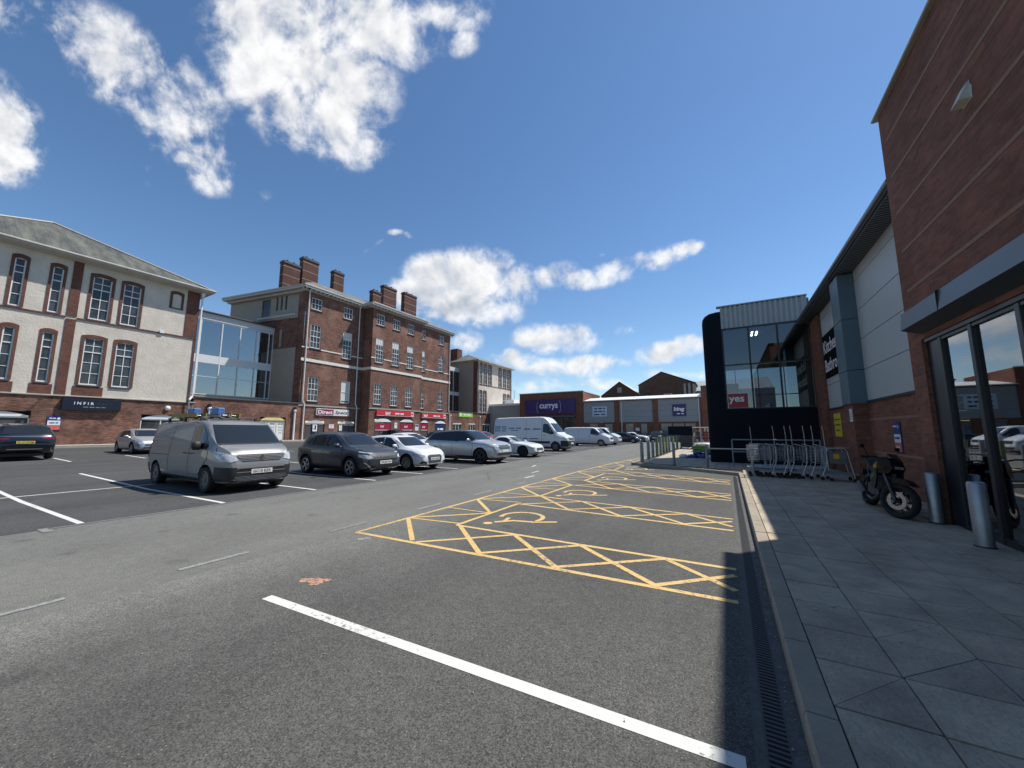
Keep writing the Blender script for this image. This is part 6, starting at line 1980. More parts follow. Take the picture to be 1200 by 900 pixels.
CROSS = dict(L=4.2, W=1.80, r=.335, xf=1.27, xr=-1.33, rt=.73,
    top=[(-2.1, .66), (-2.08, .98), (-1.95, 1.10), (-1.76, 1.36), (-1.66, 1.47), (-1.3, 1.53), (-.6, 1.565), (0, 1.56), (.25, 1.52), (.45, 1.46), (1.02, 1.09), (1.25, 1.045), (1.75, .95), (1.98, .84), (2.07, .72), (2.1, .58)],
    belt=[(-2.1, .6), (-2.0, .95), (-1.5, 1.05), (0, 1.0), (.9, .97), (1.5, .90), (1.95, .76), (2.1, .54)],
    bottom=[(-2.1, .42), (-1.9, .26), (1.7, .22), (2.0, .25), (2.1, .34)],
    plan=[(-2.1, .80), (-2.02, .90), (-1.7, .975), (-1, 1), (1.2, 1), (1.7, .955), (1.95, .85), (2.06, .74), (2.1, .64)],
    side_glass=[[(-1.03, 1.075), (-1.06, 1.36), (-.95, 1.42), (-.29, 1.465), (-.29, 1.05)], [(-.20, 1.05), (-.20, 1.465), (.18, 1.43), (.75, 1.06), (.72, 1.03)], [(-1.45, 1.13), (-1.13, 1.09), (-1.15, 1.33), (-1.28, 1.30)]],
    ws=[(-.68, 1.10), (.68, 1.10), (.57, 1.47), (-.57, 1.47)], rw=[(-.6, 1.14), (.6, 1.14), (.52, 1.42), (-.52, 1.42)],
    lamps=[(-40, [(1.72, .88, .70), (2.0, .66, .62), (2.05, .50, .66), (2.0, .56, .74), (1.70, .88, .80)]), (-40, [(1.72, .88, .855), (2.03, .52, .80), (2.03, .52, .83), (1.70, .86, .89)])], tails=[(-150, [(-2.0, .80, .82), (-2.08, .5, .84), (-2.05, .5, .96), (-1.9, .82, .95)])],
    grille=[[(-.58, .60), (.58, .60), (.64, .80), (-.64, .80)]], intake=[[(-.62, .33), (.62, .33), (.55, .44), (-.55, .44)]],
    chrome=[(0, strip([(-.75, .28), (-.5, .30), (.5, .30), (.75, .28)], .035), False), (0, strip([(-.78, .52), (-.62, .33)], .03) , True)],
    black=[(-90, [[(-.88, .24), (.84, .22), (.84, .34), (-.88, .35)]]), (-90, [[(1.27 + .48 * math.cos(R(a)), .345 + .48 * math.sin(R(a))) for a in range(-12, 193, 12)] + [(1.27 + .395 * math.cos(R(a)), .345 + .395 * math.sin(R(a))) for a in range(192, -13, -12)]]),
           (-90, [[(-1.33 + .48 * math.cos(R(a)), .345 + .48 * math.sin(R(a))) for a in range(-12, 193, 12)] + [(-1.33 + .395 * math.cos(R(a)), .345 + .395 * math.sin(R(a))) for a in range(192, -13, -12)]])],
    seams=[[(-.25, 1.04), (-.25, .36)], [(.80, 1.02), (.86, .72), (.80, .36)], [(-1.08, 1.06), (-.98, .7)]], handles=[(-.05, .88), (-.92, .92)], mirror=(.66, 1.03), plate_z=.50)

HATCH = dict(L=3.98, W=1.75, r=.315, xf=1.20, xr=-1.27, rt=.74,
    top=[(-1.99, .62), (-1.96, .88), (-1.85, 1.02), (-1.66, 1.26), (-1.50, 1.35), (-1.0, 1.41), (-.3, 1.43), (.15, 1.40), (.38, 1.33), (1.0, .97), (1.25, .925), (1.7, .83), (1.9, .72), (1.96, .62), (1.99, .48)],
    belt=[(-1.99, .55), (-1.9, .86), (-1.4, .93), (0, .90), (.9, .86), (1.5, .80), (1.88, .64), (1.99, .44)],
    bottom=[(-1.99, .36), (-1.8, .21), (1.7, .19), (1.9, .20), (1.99, .26)],
    plan=[(-1.99, .80), (-1.92, .90), (-1.6, .975), (-.9, 1), (1.1, 1), (1.6, .955), (1.85, .86), (1.95, .76), (1.99, .66)],
    side_glass=[[(-.95, .95), (-1.05, 1.20), (-.88, 1.29), (-.29, 1.33), (-.27, .93)], [(-.20, .93), (-.22, 1.33), (.10, 1.305), (.73, .93), (.70, .90)]],
    ws=[(-.66, .98), (.66, .98), (.56, 1.33), (-.56, 1.33)], rw=[(-.58, 1.02), (.58, 1.02), (.5, 1.28), (-.5, 1.28)],
    lamps=[(-40, [(1.56, .84, .60), (1.80, .70, .54), (1.92, .50, .56), (1.86, .52, .63), (1.52, .82, .69)])], tails=[(-150, [(-1.8, .80, .72), (-1.95, .5, .72), (-1.88, .5, .88), (-1.75, .8, .86)])],
    grille=[[(-.36, .30), (.36, .30), (.42, .56), (.34, .62), (-.34, .62), (-.42, .56)]], intake=[[(.48, .26), (.74, .28), (.70, .38), (.5, .37)], [(-.48, .26), (-.74, .28), (-.70, .38), (-.5, .37)]],
    seams=[[(-.24, .92), (-.24, .30)], [(.80, .9), (.84, .6), (.76, .30)]], handles=[(-.05, .80)], mirror=(.62, .92), plate_z=.46, black=[(-90, [[(-.85, .20), (.8, .19), (.8, .24), (-.85, .25)]])])

SUV = dict(L=4.7, W=1.93, r=.37, xf=1.45, xr=-1.42, rt=.73,
    top=[(-2.35, .78), (-2.33, 1.02), (-2.2, 1.14), (-1.92, 1.50), (-1.75, 1.58), (-1.0, 1.645), (-.1, 1.67), (.25, 1.65), (.5, 1.57), (1.15, 1.15), (1.4, 1.11), (1.95, 1.03), (2.2, .93), (2.32, .78), (2.35, .60)],
    belt=[(-2.35, .72), (-2.2, 1.08), (-1.5, 1.12), (0, 1.08), (1.0, 1.05), (1.7, 1.0), (2.2, .86), (2.35, .56)],
    bottom=[(-2.35, .50), (-2.1, .30), (1.9, .26), (2.2, .28), (2.35, .38)],
    plan=[(-2.35, .82), (-2.27, .91), (-1.9, .98), (-1, 1), (1.4, 1), (1.9, .96), (2.18, .87), (2.31, .76), (2.35, .66)],
    side_glass=[[(-1.18, 1.14), (-1.20, 1.50), (-.33, 1.565), (-.33, 1.11)], [(-.25, 1.11), (-.25, 1.565), (.25, 1.54), (.92, 1.12), (.88, 1.09)], [(-1.86, 1.20), (-1.24, 1.15), (-1.26, 1.48), (-1.62, 1.45)]],
    ws=[(-.74, 1.16), (.74, 1.16), (.62, 1.58), (-.62, 1.58)], rw=[(-.66, 1.18), (.66, 1.18), (.58, 1.50), (-.58, 1.50)],
    lamps=[(-40, [(1.92, .92, .86), (2.2, .72, .82), (2.3, .50, .82), (2.26, .50, .89), (1.90, .90, .95)])], tails=[(180, [(2.3, .85, .90), (2.3, .45, .92), (2.3, .45, 1.0), (2.3, .85, 1.02)])],
    grille=[[(-.50, .70), (.50, .70), (.56, .90), (-.56, .90)]], intake=[[(-.72, .40), (.72, .40), (.66, .54), (-.66, .54)]],
    black=[(-90, [[(-1.0, .28), (1.02, .26), (1.02, .38), (-1.0, .39)]])],
    seams=[[(-.29, 1.1), (-.29, .4)], [(.96, 1.08), (1.02, .8), (.94, .4)], [(-1.22, 1.12), (-1.0, .75)]], handles=[(-.08, .97), (-1.05, .98)], mirror=(.80, 1.09), plate_z=.62, rplate_z=.80)

COUPE = dict(L=4.1, W=1.80, r=.33, xf=1.28, xr=-1.18, rt=.70,
    top=[(-2.05, .60), (-2.02, .86), (-1.85, .93), (-1.35, .97), (-1.2, 1.0), (-.85, 1.22), (-.6, 1.285), (-.2, 1.30), (.05, 1.26), (.22, 1.2), (.85, .91), (1.2, .87), (1.7, .79), (1.93, .69), (2.02, .58), (2.05, .46)],
    belt=[(-2.05, .55), (-1.95, .86), (-1.2, .90), (0, .86), (.8, .83), (1.5, .76), (1.95, .62), (2.05, .42)],
    bottom=[(-2.05, .36), (-1.85, .20), (1.75, .17), (1.95, .18), (2.05, .24)],
    plan=[(-2.05, .80), (-1.97, .90), (-1.6, .98), (-1, 1), (1.2, 1), (1.65, .955), (1.9, .86), (2.0, .76), (2.05, .64)],
    side_glass=[[(-.75, .90), (-.62, 1.12), (-.4, 1.19), (.0, 1.19), (.58, .89), (.55, .87)]],
    ws=[(-.66, .93), (.66, .93), (.54, 1.21), (-.54, 1.21)], rw=[(-.6, 1.0), (.6, 1.0), (.5, 1.18), (-.5, 1.18)],
    lamps=[(-40, [(1.58, .86, .58), (1.84, .72, .52), (1.97, .50, .54), (1.90, .52, .62), (1.55, .84, .66)])], tails=[(180, [(2, .8, .7), (2, .5, .7), (2, .5, .8), (2, .8, .8)])],
    grille=[[(-.42, .42), (.42, .42), (.46, .56), (-.46, .56)]], intake=[[(-.70, .24), (.70, .24), (.62, .34), (-.62, .34)]],
    seams=[[(-.62, .88), (-.62, .3)], [(.66, .85), (.72, .55), (.66, .3)]], handles=[(-.45, .75)], mirror=(.48, .88), plate_z=.36, black=[(-90, [[(.92, .60), (1.12, .60), (1.08, .65), (.92, .65)]])])

SALOON = dict(COUPE, L=4.5, W=1.82, xf=1.38, xr=-1.40, rt=.72,
    top=[(-2.25, .66), (-2.22, .94), (-2.0, 1.02), (-1.6, 1.06), (-1.0, 1.34), (-.7, 1.40), (-.1, 1.43), (.15, 1.40), (.38, 1.33), (1.05, .99), (1.4, .94), (1.9, .85), (2.13, .74), (2.22, .62), (2.25, .48)],
    belt=[(-2.25, .6), (-2.1, .94), (-1.4, .97), (0, .93), (1.0, .90), (1.7, .82), (2.12, .68), (2.25, .45)],
    bottom=[(-2.25, .38), (-2.05, .21), (1.95, .18), (2.15, .19), (2.25, .26)],
    plan=[(-2.25, .80), (-2.17, .90), (-1.8, .98), (-1, 1), (1.3, 1), (1.8, .955), (2.08, .86), (2.2, .76), (2.25, .64)],
    side_glass=[[(-1.35, 1.02), (-.95, 1.26), (-.34, 1.33), (-.32, .97)], [(-.25, .97), (-.27, 1.33), (.12, 1.31), (.78, .96), (.75, .93)]],
    ws=[(-.68, 1.0), (.68, 1.0), (.57, 1.34), (-.57, 1.34)], rw=[(-.6, 1.08), (.6, 1.08), (.52, 1.32), (-.52, 1.32)],
    lamps=[(-40, [(1.78, .87, .60), (2.03, .72, .55), (2.16, .50, .58), (2.10, .52, .67), (1.75, .85, .71)])], handles=[(-.05, .83), (-1.0, .85)], mirror=(.68, .95),
    seams=[[(-.29, .95), (-.29, .32)], [(.86, .92), (.90, .6), (.82, .3)]], black=[])

VAN = dict(L=4.95, W=1.92, r=.335, xf=1.60, xr=-1.67, rt=.85, shoulder=.975, van=True, mirror_h=.2,
    top=[(-2.475, .8), (-2.465, 1.5), (-2.42, 1.76), (-2.3, 1.86), (-2.0, 1.90), (.5, 1.92), (.95, 1.89), (1.15, 1.83), (1.84, 1.26), (1.95, 1.23), (2.22, 1.15), (2.36, 1.07), (2.41, .99), (2.425, .86), (2.468, .76), (2.475, .62)],
    belt=[(-2.475, .75), (-2.42, 1.15), (1.1, 1.16), (1.7, 1.08), (2.2, .98), (2.4, .85), (2.475, .58)],
    bottom=[(-2.475, .36), (-2.3, .27), (2.2, .24), (2.4, .25), (2.475, .30)],
    plan=[(-2.475, .90), (-2.43, .95), (-2.2, .99), (-1, 1), (1.4, 1), (1.95, .965), (2.25, .90), (2.40, .81), (2.475, .70)],
    side_glass=[[(.62, 1.19), (.66, 1.70), (.78, 1.77), (1.02, 1.74), (1.20, 1.60), (1.56, 1.20), (1.52, 1.13), (.95, 1.13)]],
    ws=[(-.80, 1.27), (.80, 1.27), (.71, 1.77), (-.71, 1.77)],
    lamps=[(-45, [(1.98, .93, .95), (2.20, .85, .83), (2.38, .66, .80), (2.42, .55, .84), (2.38, .62, .98), (2.18, .84, 1.04), (1.90, .92, 1.08)])], tails=[(180, [(2.4, .92, .8), (2.4, .78, .8), (2.4, .8, 1.35), (2.4, .9, 1.35)])],
    grille=[[(-.46, .80), (.46, .80), (.62, .96), (.55, .985), (-.55, .985), (-.62, .96)]], bright=False,
    intake=[[(-.62, .48), (.62, .48), (.60, .60), (-.60, .60)], [(-.7, .30), (.7, .30), (.66, .44), (-.66, .44)]],
    chrome=[(0, strip([(-.56, .62), (.56, .62)], .022), False), (0, strip([(-.60, .535), (.60, .535)], .016), False)],
    black=[(0, [[(-.80, 1.235), (.80, 1.235), (.80, 1.27), (-.80, 1.27)]]), (0, [[(-.98, .25), (.98, .25), (.98, .64), (.70, .62), (-.70, .62), (-.98, .64)]]), (-45, [[(2.02, .95, .25), (2.44, .55, .25), (2.44, .55, .66), (2.04, .94, .68)]]), (-90, [[(2.04, .26), (2.40, .26), (2.40, .62), (2.06, .66)]]),
           (-90, [[(-1.22, .26), (1.15, .25), (1.15, .36), (-1.22, .37)]]), (-90, [[(-2.44, .34), (-2.15, .32), (-2.15, .62), (-2.44, .66)]])],
    seams=[[(.56, 1.84), (.56, .4)], [(1.60, 1.12), (1.62, .86), (1.2, .45)], [(-.75, 1.84), (-.78, .40)], [(-.75, .92), (-2.3, .92)], [(1.88, 1.16), (2.06, .95)]],
    handles=[(.36, 1.00), (.74, 1.00)], mirror=(1.22, 1.12), plate_z=.545)

SPRINTER = dict(VAN, L=6.9, W=2.02, r=.36, xf=2.40, xr=-1.55, rt=.83, mirror_h=.34,
    top=[(-3.45, .9), (-3.44, 2.3), (-3.38, 2.62), (-3.2, 2.72), (-2, 2.75), (1.0, 2.77), (1.35, 2.72), (1.62, 2.55), (1.85, 2.28), (2.55, 1.46), (2.68, 1.38), (3.1, 1.22), (3.33, 1.08), (3.42, .9), (3.45, .62)],
    belt=[(-3.45, .8), (-3.38, 1.35), (1.7, 1.36), (2.4, 1.25), (3.0, 1.1), (3.33, .95), (3.45, .58)],
    bottom=[(-3.45, .45), (-3.2, .34), (3.1, .28), (3.35, .28), (3.45, .34)],
    plan=[(-3.45, .92), (-3.4, .96), (-3.1, .99), (-2, 1), (2.2, 1), (2.8, .96), (3.15, .89), (3.36, .80), (3.45, .70)],
    side_glass=[[(1.30, 1.52), (1.32, 2.10), (1.42, 2.18), (1.72, 2.16), (2.30, 1.42), (2.2, 1.34), (1.75, 1.40)]],
    ws=[(-.80, 1.50), (.80, 1.50), (.72, 2.22), (-.72, 2.22)],
    lamps=[(-45, [(3.0, .92, 1.0), (3.3, .78, .92), (3.38, .64, .94), (3.32, .68, 1.04), (2.98, .90, 1.14)])],
    grille=[[(-.55, .86), (.55, .86), (.62, 1.06), (-.62, 1.06)]],
    intake=[[(-.85, .36), (.85, .36), (.8, .58), (-.8, .58)]], chrome=[(0, strip([(-.5, .96), (.5, .96)], .02), False)],
    black=[(0, [[(-1.0, .30), (1.0, .30), (1.0, .82), (-1.0, .82)]]), (-45, [[(2.85, .98, .30), (3.4, .6, .30), (3.4, .6, .84), (2.87, .97, .84)]]), (-90, [[(2.85, .30), (3.36, .30), (3.36, .80), (2.87, .84)]]), (-90, [[(-1.1, .60), (1.96, .60), (1.96, .78), (-1.1, .78)]]), (-90, [[(-3.4, .60), (-2.0, .60), (-2.0, .78), (-3.4, .78)]])],
    seams=[[(1.22, 2.55), (1.22, .5)], [(-.2, 2.6), (-.2, .5)], [(2.36, 1.3), (2.38, 1.0)]], handles=[(1.45, 1.22)], mirror=(2.0, 1.36), plate_z=.62)

MIDVAN = dict(VAN, L=5.15, W=1.95, rt=.84,
    top=[(-2.575, .8), (-2.565, 1.6), (-2.5, 1.88), (-2.35, 1.96), (-1.5, 2.0), (.55, 2.0), (.9, 1.96), (1.12, 1.88), (1.80, 1.32), (1.95, 1.27), (2.32, 1.10), (2.5, .98), (2.56, .84), (2.575, .6)],
    belt=[(-2.575, .75), (-2.5, 1.2), (1.1, 1.2), (1.7, 1.12), (2.25, 1.0), (2.5, .85), (2.575, .58)],
    bottom=[(-2.575, .36), (-2.4, .28), (2.3, .24), (2.5, .25), (2.575, .3)],
    plan=[(-2.575, .90), (-2.53, .95), (-2.3, .99), (-1, 1), (1.5, 1), (2.05, .965), (2.35, .90), (2.5, .81), (2.575, .70)],
    xf=1.65, xr=-1.63, side_glass=[[(.55, 1.26), (.58, 1.76), (.7, 1.83), (.98, 1.8), (1.52, 1.27), (1.48, 1.2), (.9, 1.2)]], ws=[(-.82, 1.34), (.82, 1.34), (.72, 1.84), (-.72, 1.84)],
    lamps=[(-45, [(2.15, .92, .86), (2.42, .78, .78), (2.50, .58, .80), (2.44, .60, .90), (2.10, .90, .98)])], grille=[[(-.5, .72), (.5, .72), (.55, .92), (-.55, .92)]], bright=False, chrome=[],
    black=[(-90, [[(-1.15, .26), (1.18, .25), (1.18, .34), (-1.15, .35)]])], intake=[[(-.7, .32), (.7, .32), (.66, .5), (-.66, .5)]], handles=[(.35, 1.05)],
    seams=[[(.5, 1.9), (.5, .4)], [(-.8, 1.9), (-.8, .4)]])

silver_van = paint('paint_silver_grey', (.20, .205, .21), metal=.2, rough=.42)
dark_grey_p = paint('paint_dark_grey', (.055, .062, .072), metal=.35, rough=.3)
white_p = paint('paint_white', (.62, .63, .64))
ice_p = paint('paint_ice_silver', (.42, .45, .48), metal=.5, rough=.32)
silver_p = paint('paint_silver', (.45, .46, .47), metal=.6, rough=.32)
black_p = paint('paint_black', (.010, .011, .014), rough=.2)
navy_car = paint('paint_navy', (.007, .009, .013), rough=.2)
red_car = paint('paint_car_red', (.28, .012, .012))
teal_p = paint('paint_teal', (.02, .06, .07), rough=.25)
V = 'vehicles in the front row of bays'


def van_badge(root, bvh, bmx):
    h_, n_, _, _ = bvh.ray_cast(Vector((6, 0, .885)), Vector((-1, 0, 0)))
    q = MB(); q.prism([(-.04, -.06), (.03, -.06), (.05, .0), (.05, .05), (0, .085), (-.03, .07), (-.02, .03), (-.05, .0)], -.012, 0, M=Matrix.Translation((h_.x + .024, 0, .885)) @ Matrix.Rotation(R(90), 4, 'Z')); q.build('lion_badge', chrome, root)


def van_lines(root, bvh, bmx):
    bars = []
    for i in range(4): bars += strip([(-.64, .325 + .032 * i), (.64, .325 + .032 * i)], .008)
    q = cast_patch(bvh, bars, 0, .014, mirror=False, step=.15); q.build('intake_slats', steel_grey, root, recalc=False)['kind'] = 'stuff'


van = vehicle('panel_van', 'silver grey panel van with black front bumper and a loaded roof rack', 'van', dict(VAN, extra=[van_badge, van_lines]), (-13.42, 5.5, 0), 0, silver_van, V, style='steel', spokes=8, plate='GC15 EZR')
rk = MB()
for x in (-1.75, -.6, .45):
    rk.tube((x, -.72, 1.99), (x, .72, 1.99), .018, 6)
    for s in (-1, 1): rk.box(x - .03, x + .03, s * .70 - .03, s * .70 + .03, 1.86, 2.0)
each(rk, 'roof_bar', iron, van)
ae = MB(); ae.tube((1.0, -.1, 1.88), (.88, -.1, 2.12), .008, 5); ae.build('aerial', iron, van)
ladm = mat('ladder_yellow', (.30, .23, .04), .6, var=.1)
alum = mat('ladder_aluminium', (.30, .31, .32), .5, metal=.5, var=.05)
bluec = mat('case_blue', (.06, .17, .42), .5, var=.08)
for (yy, x0, x1, mm, l, z_) in ((-.50, -1.9, -.1, ladm, 'yellow ladder strapped to the near side of the grey van roof', 2.01), (.1, -2.0, .55, ladm, 'longer yellow ladder strapped along the middle of the grey van roof', 2.01), (-.20, -1.6, .6, alum, 'bare metal ladder between the two yellow ones on the grey van', 2.01)):
    t = thing('ladder', l, 'ladder', (-13.42 + (x0 + x1) / 2, 5.5 + yy, z_)); h = (x1 - x0) / 2
    b = MB(); b.box(-h, h, -.13, -.10, 0, .12 if mm is ladm else .08); b.box(-h, h, .10, .13, 0, .12 if mm is ladm else .08); each(b, 'stile', mm, t)
    b = MB(); x = -h + .15
    while x < h: b.tube((x, -.10, .05), (x, .10, .05), .015, 6); x += .28
    each(b, 'rung', alum, t)
for (x, y, w_, l) in ((-.62, -.52, .52, 'blue case lashed at the near front end of the yellow ladder'), (.35, -.30, .50, 'blue case lashed over the windscreen end of the van roof')):
    t = thing('roof_case', l, 'case', (-13.42 + x, 5.5 + y, 2.08))
    b = MB(); b.box(-w_ / 2, w_ / 2, -.09, .09, 0.0, .19, ch=.015); b.build('case_body', bluec, t)
    b = MB(); b.box(-w_ / 2 + .05, -w_ / 2 + .13, -.095, -.088, .06, .14); b.build('case_label', dirty_white, t)

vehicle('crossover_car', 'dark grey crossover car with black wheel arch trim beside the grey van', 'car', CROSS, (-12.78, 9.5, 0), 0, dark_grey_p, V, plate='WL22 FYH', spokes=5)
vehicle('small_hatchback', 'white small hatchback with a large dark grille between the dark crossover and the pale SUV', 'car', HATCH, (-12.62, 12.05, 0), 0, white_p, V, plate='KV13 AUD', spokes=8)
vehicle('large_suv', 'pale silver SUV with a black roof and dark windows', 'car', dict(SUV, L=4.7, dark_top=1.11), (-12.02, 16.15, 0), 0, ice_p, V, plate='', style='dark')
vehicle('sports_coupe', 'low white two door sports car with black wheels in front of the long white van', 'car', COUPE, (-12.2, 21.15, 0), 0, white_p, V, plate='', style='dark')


def side_print(root, bvh, bmx):
    for (x, z, w_, h_, s) in ((-2.7, 1.95, 1.1, .12, '##'), (-2.7, 1.78, 1.2, .10, '##'), (-2.7, 1.6, 1.1, .10, '##'), (-1.3, 1.82, 1.2, .12, '##'), (-1.3, 1.65, .7, .09, '##'), (.35, 1.75, 1.5, .14, '##'), (.2, .98, 1.4, .12, '##'), (-2.5, .98, 1.2, .10, '##')):
        text(s, w_, h_, MAT['print_blue'], root, Tf(x, -1.0 if z < 1.4 else -.985 + (z - 1.4) * .10, z), depth=.02)


mat('print_blue', (.14, .20, .33), .5)
vehicle('long_van', 'long high roofed white delivery van with blue lettering on its side', 'van', dict(SPRINTER, extra=[side_print]), (-14.25, 28.45, 0), 0, white_p, V, plate='', style='steel', spokes=8)
vehicle('white_van', 'plain white mid size van, first beyond the long lettered van', 'van', MIDVAN, (-13.2, 39.7, 0), 0, white_p, V, plate='', style='silver', detail=1)
vehicle('white_van', 'white van whose nose shows just past the plain white mid size van', 'van', dict(MIDVAN), (-13.35, 44.0, 0), 0, white_p, V, plate='', detail=1)
vehicle('family_car', 'black hatchback parked beyond the white vans, before the grey units', 'car', HATCH, (-11.95, 51.2, 0), 0, black_p, V, plate='', detail=0)
vehicle('family_car', 'white car at the far end of the front row by the grey retail units', 'car', SALOON, (-11.9, 56.2, 0), 0, white_p, V, plate='', detail=0)
vehicle('family_car', 'black SUV facing the camera in front of the grey retail units', 'car', SUV, (-9.0, 58.5, 0), -90, black_p, None, plate='', detail=0)
B_ = 'vehicles in the rear rows of bays'
vehicle('saloon_car', 'white saloon showing its windscreen behind the white small hatchback', 'car', SALOON, (-17.75, 17.6, gz(-17.75)), 0, white_p, B_, detail=1)
vehicle('silver_hatchback', 'silver five door hatchback parked before the white arched door on the far left', 'car', dict(HATCH, intake=[[(-.6, .24), (.6, .24), (.55, .38), (-.55, .38)]], grille=[[(-.5, .46), (.5, .46), (.5, .54), (-.5, .54)]]), (-30.45, 8.55, gz(-30.4)), 0, silver_p, B_, plate='YE21 KPA')
vehicle('dark_suv', 'dark blue SUV seen from behind with a yellow number plate at the left edge', 'car', dict(SUV, chrome=[(180, strip([(-.5, .50), (.5, .50)], .03), False), (180, strip([(-.85, 1.06), (.85, 1.06)], .02), False)]), (-29.55, 3.72, gz(-29.5)), 180, navy_car, B_, plate='', rear_plate='FL19 OVM', style='dark')
vehicle('family_car', 'black car by the red shop windows, hidden behind the white hatchback roof', 'car', HATCH, (-30.5, 28.6, gz(-30.5)), 0, black_p, B_, detail=0)
vehicle('family_car', 'dark teal car whose roof shows above the pale SUV', 'car', HATCH, (-24.3, 29.0, gz(-24.3)), 0, teal_p, B_, detail=0)
vehicle('family_car', 'red hatchback showing between the pale SUV and the long white van', 'car', dict(HATCH), (-21.6, 31.6, gz(-21.6)), 0, red_car, B_, detail=0)
vehicle('family_car', 'dark car behind the white vans in front of the purple signed store', 'car', HATCH, (-18.4, 52.5, gz(-18.4)), 0, navy_car, B_, detail=0)
# ================================================================== MOTORCYCLE AND SMALL THINGS
bk_black = mat('bike_black', (.006, .006, .007), .38, var=.05, spec=.3)
bk_green = mat('bike_green', (.04, .12, .02), .35, var=.05)
bk_metal = mat('bike_metal', (.07, .07, .07), .45, metal=.7, var=.1)
bike = thing('motorcycle', 'black naked motorcycle with green details leaning by the brick wall', 'motorcycle', (2.40, 9.68, ZP), -92)
# local x forward, y left
lean = Matrix.Rotation(R(-8), 4, 'X')
steer = lean @ Matrix.Translation((.58, 0, 0)) @ Matrix.Rotation(R(38), 4, 'Z') @ Matrix.Translation((-.58, 0, 0))


def tw_(b, x, r, w):
    b.lathe([(r - .085, -w / 2 + .01), (r - .04, -w / 2), (r - .012, -w / 2 + .025), (r, 0), (r - .012, w / 2 - .025), (r - .04, w / 2), (r - .085, w / 2 - .01)], 28, 'Y', (x, 0, r), closed=True)


for nm_, x, r, w in (('front', .70, .30, .12), ('rear', -.70, .31, .18)):
    LM = steer if nm_ == 'front' else lean
    b = MB(LM); tw_(b, x, r, w); wq = b.build('wheel', tyre_m, bike, smooth=40)
    b = MB(LM); b.lathe([(r - .083, -.03), (r - .075, 0), (r - .083, .03), (r - .10, .02), (r - .10, -.02)], 28, 'Y', (x, 0, r), closed=True)
    for i in range(5):
        a = 2 * math.pi * i / 5
        b.tube((x, 0, r), (x + (r - .09) * math.cos(a), 0, r + (r - .09) * math.sin(a)), .013, 6)
    b.lathe([(.045, -.05), (.045, .05)], 12, 'Y', (x, 0, r))
    b.build('rim', bk_black, wq, smooth=40)
    b = MB(LM)
    for s in (-1, 1):
        if nm_ == 'rear' and s > 0: continue
        b.lathe([(.15, s * .062), (.15, s * .068), (.09, s * .068), (.09, s * .062)], 24, 'Y', (x, 0, r), closed=True)
    b.build('brake_disc', chrome, wq)
b = MB(steer)
for s in (-1, 1):
    b.tube((.70, s * .09, .30), (.52, s * .09, .68), .026, 8); b.tube((.52, s * .09, .68), (.42, s * .09, .90), .021, 8)
b.build('front_fork', bk_metal, bike, smooth=40)
b = MB(steer); b.prism(arc_pts(.48, .92, .585, .10, 8) + [(.90, .585), (.85, .63), (.70, .655), (.55, .63)][::1][:0], -.07, .07); b.build('front_mudguard', bk_black, bike, smooth=40)
b = MB(steer); b.prism([(.44, .72), (.60, .74), (.66, .84), (.60, .97), (.46, 1.0), (.40, .88)], -.13, .13); b.build('headlamp_cowl', bk_black, bike)
b = MB(steer); b.prism([(.615, .79), (.668, .84), (.625, .90), (.60, .88)], -.09, .09); b.build('headlamp', lamp_clear, bike)
b = MB(steer); b.prism([(.42, .97), (.60, 1.0), (.52, 1.08), (.44, 1.06)], -.09, .09); b.build('fly_screen', glass_car, bike)
# tank
tk = []
b = MB(lean)
secs = [(-.18, .08, .72, .80), (-.10, .14, .70, .88), (.05, .17, .68, .95), (.22, .17, .70, .97), (.36, .12, .74, .93), (.42, .05, .80, .88)]
vs = []; fs = []
for (x, hw, z0, z1) in secs:
    for k in range(10):
        a = 2 * math.pi * k / 10
        vs.append((x, hw * math.cos(a), (z0 + z1) / 2 + (z1 - z0) / 2 * math.sin(a)))
for i in range(len(secs) - 1):
    for k in range(10): fs.append((i * 10 + k, i * 10 + (k + 1) % 10, (i + 1) * 10 + (k + 1) % 10, (i + 1) * 10 + k))
fs += [tuple(range(10)), tuple(range(50, 60))]
b.add(vs, fs); b.build('fuel_tank', bk_black, bike, smooth=60)
b = MB(lean); b.prism([(-.20, .76), (.0, .73), (-.05, .66), (-.5, .72), (-.78, .88), (-.80, .93), (-.5, .86), (-.35, .80)], -.11, .11); b.build('seat', rubber, bike)
b = MB(lean); b.prism([(-.50, .84), (-.80, .96), (-.86, .90), (-.62, .74)], -.07, .07); b.build('tail_cowl', bk_black, bike)
b = MB(lean); b.prism([(-.88, .90), (-.84, .90), (-.82, .94), (-.86, .95)], -.05, .05); b.build('tail_light', lamp_red, bike)
b = MB(lean); b.prism([(-.78, .86), (-.98, .60), (-.95, .58), (-.72, .82)], -.05, .05); b.box(-.985, -.965, -.09, .09, .55, .68); b.build('number_plate_hanger', bk_black, bike)
b = MB(lean)
for s in (-1, 1):
    b.tube((.38, s * .05, .80), (-.20, s * .16, .58), .028, 6); b.tube((-.20, s * .16, .58), (-.25, s * .14, .36), .026, 6); b.tube((-.2, s * .15, .6), (-.7, s * .07, .86), .016, 6)
b.build('frame', bk_black, bike, smooth=40)
for sgn_ in (-1, 1):
    b = MB(lean); b.prism([(.40, .62), (.36, .84), (.10, .74), (-.02, .60), (.12, .44), (.34, .42)], sgn_ * .17 - .008, sgn_ * .17 + .008); b.build('side_fairing', bk_black, bike)
    b = MB(lean); b.prism([(.30, .66), (.22, .72), (.06, .62), (.12, .56)], sgn_ * .181 - .003, sgn_ * .181 + .003); b.build('green_flash', bk_green, bike)
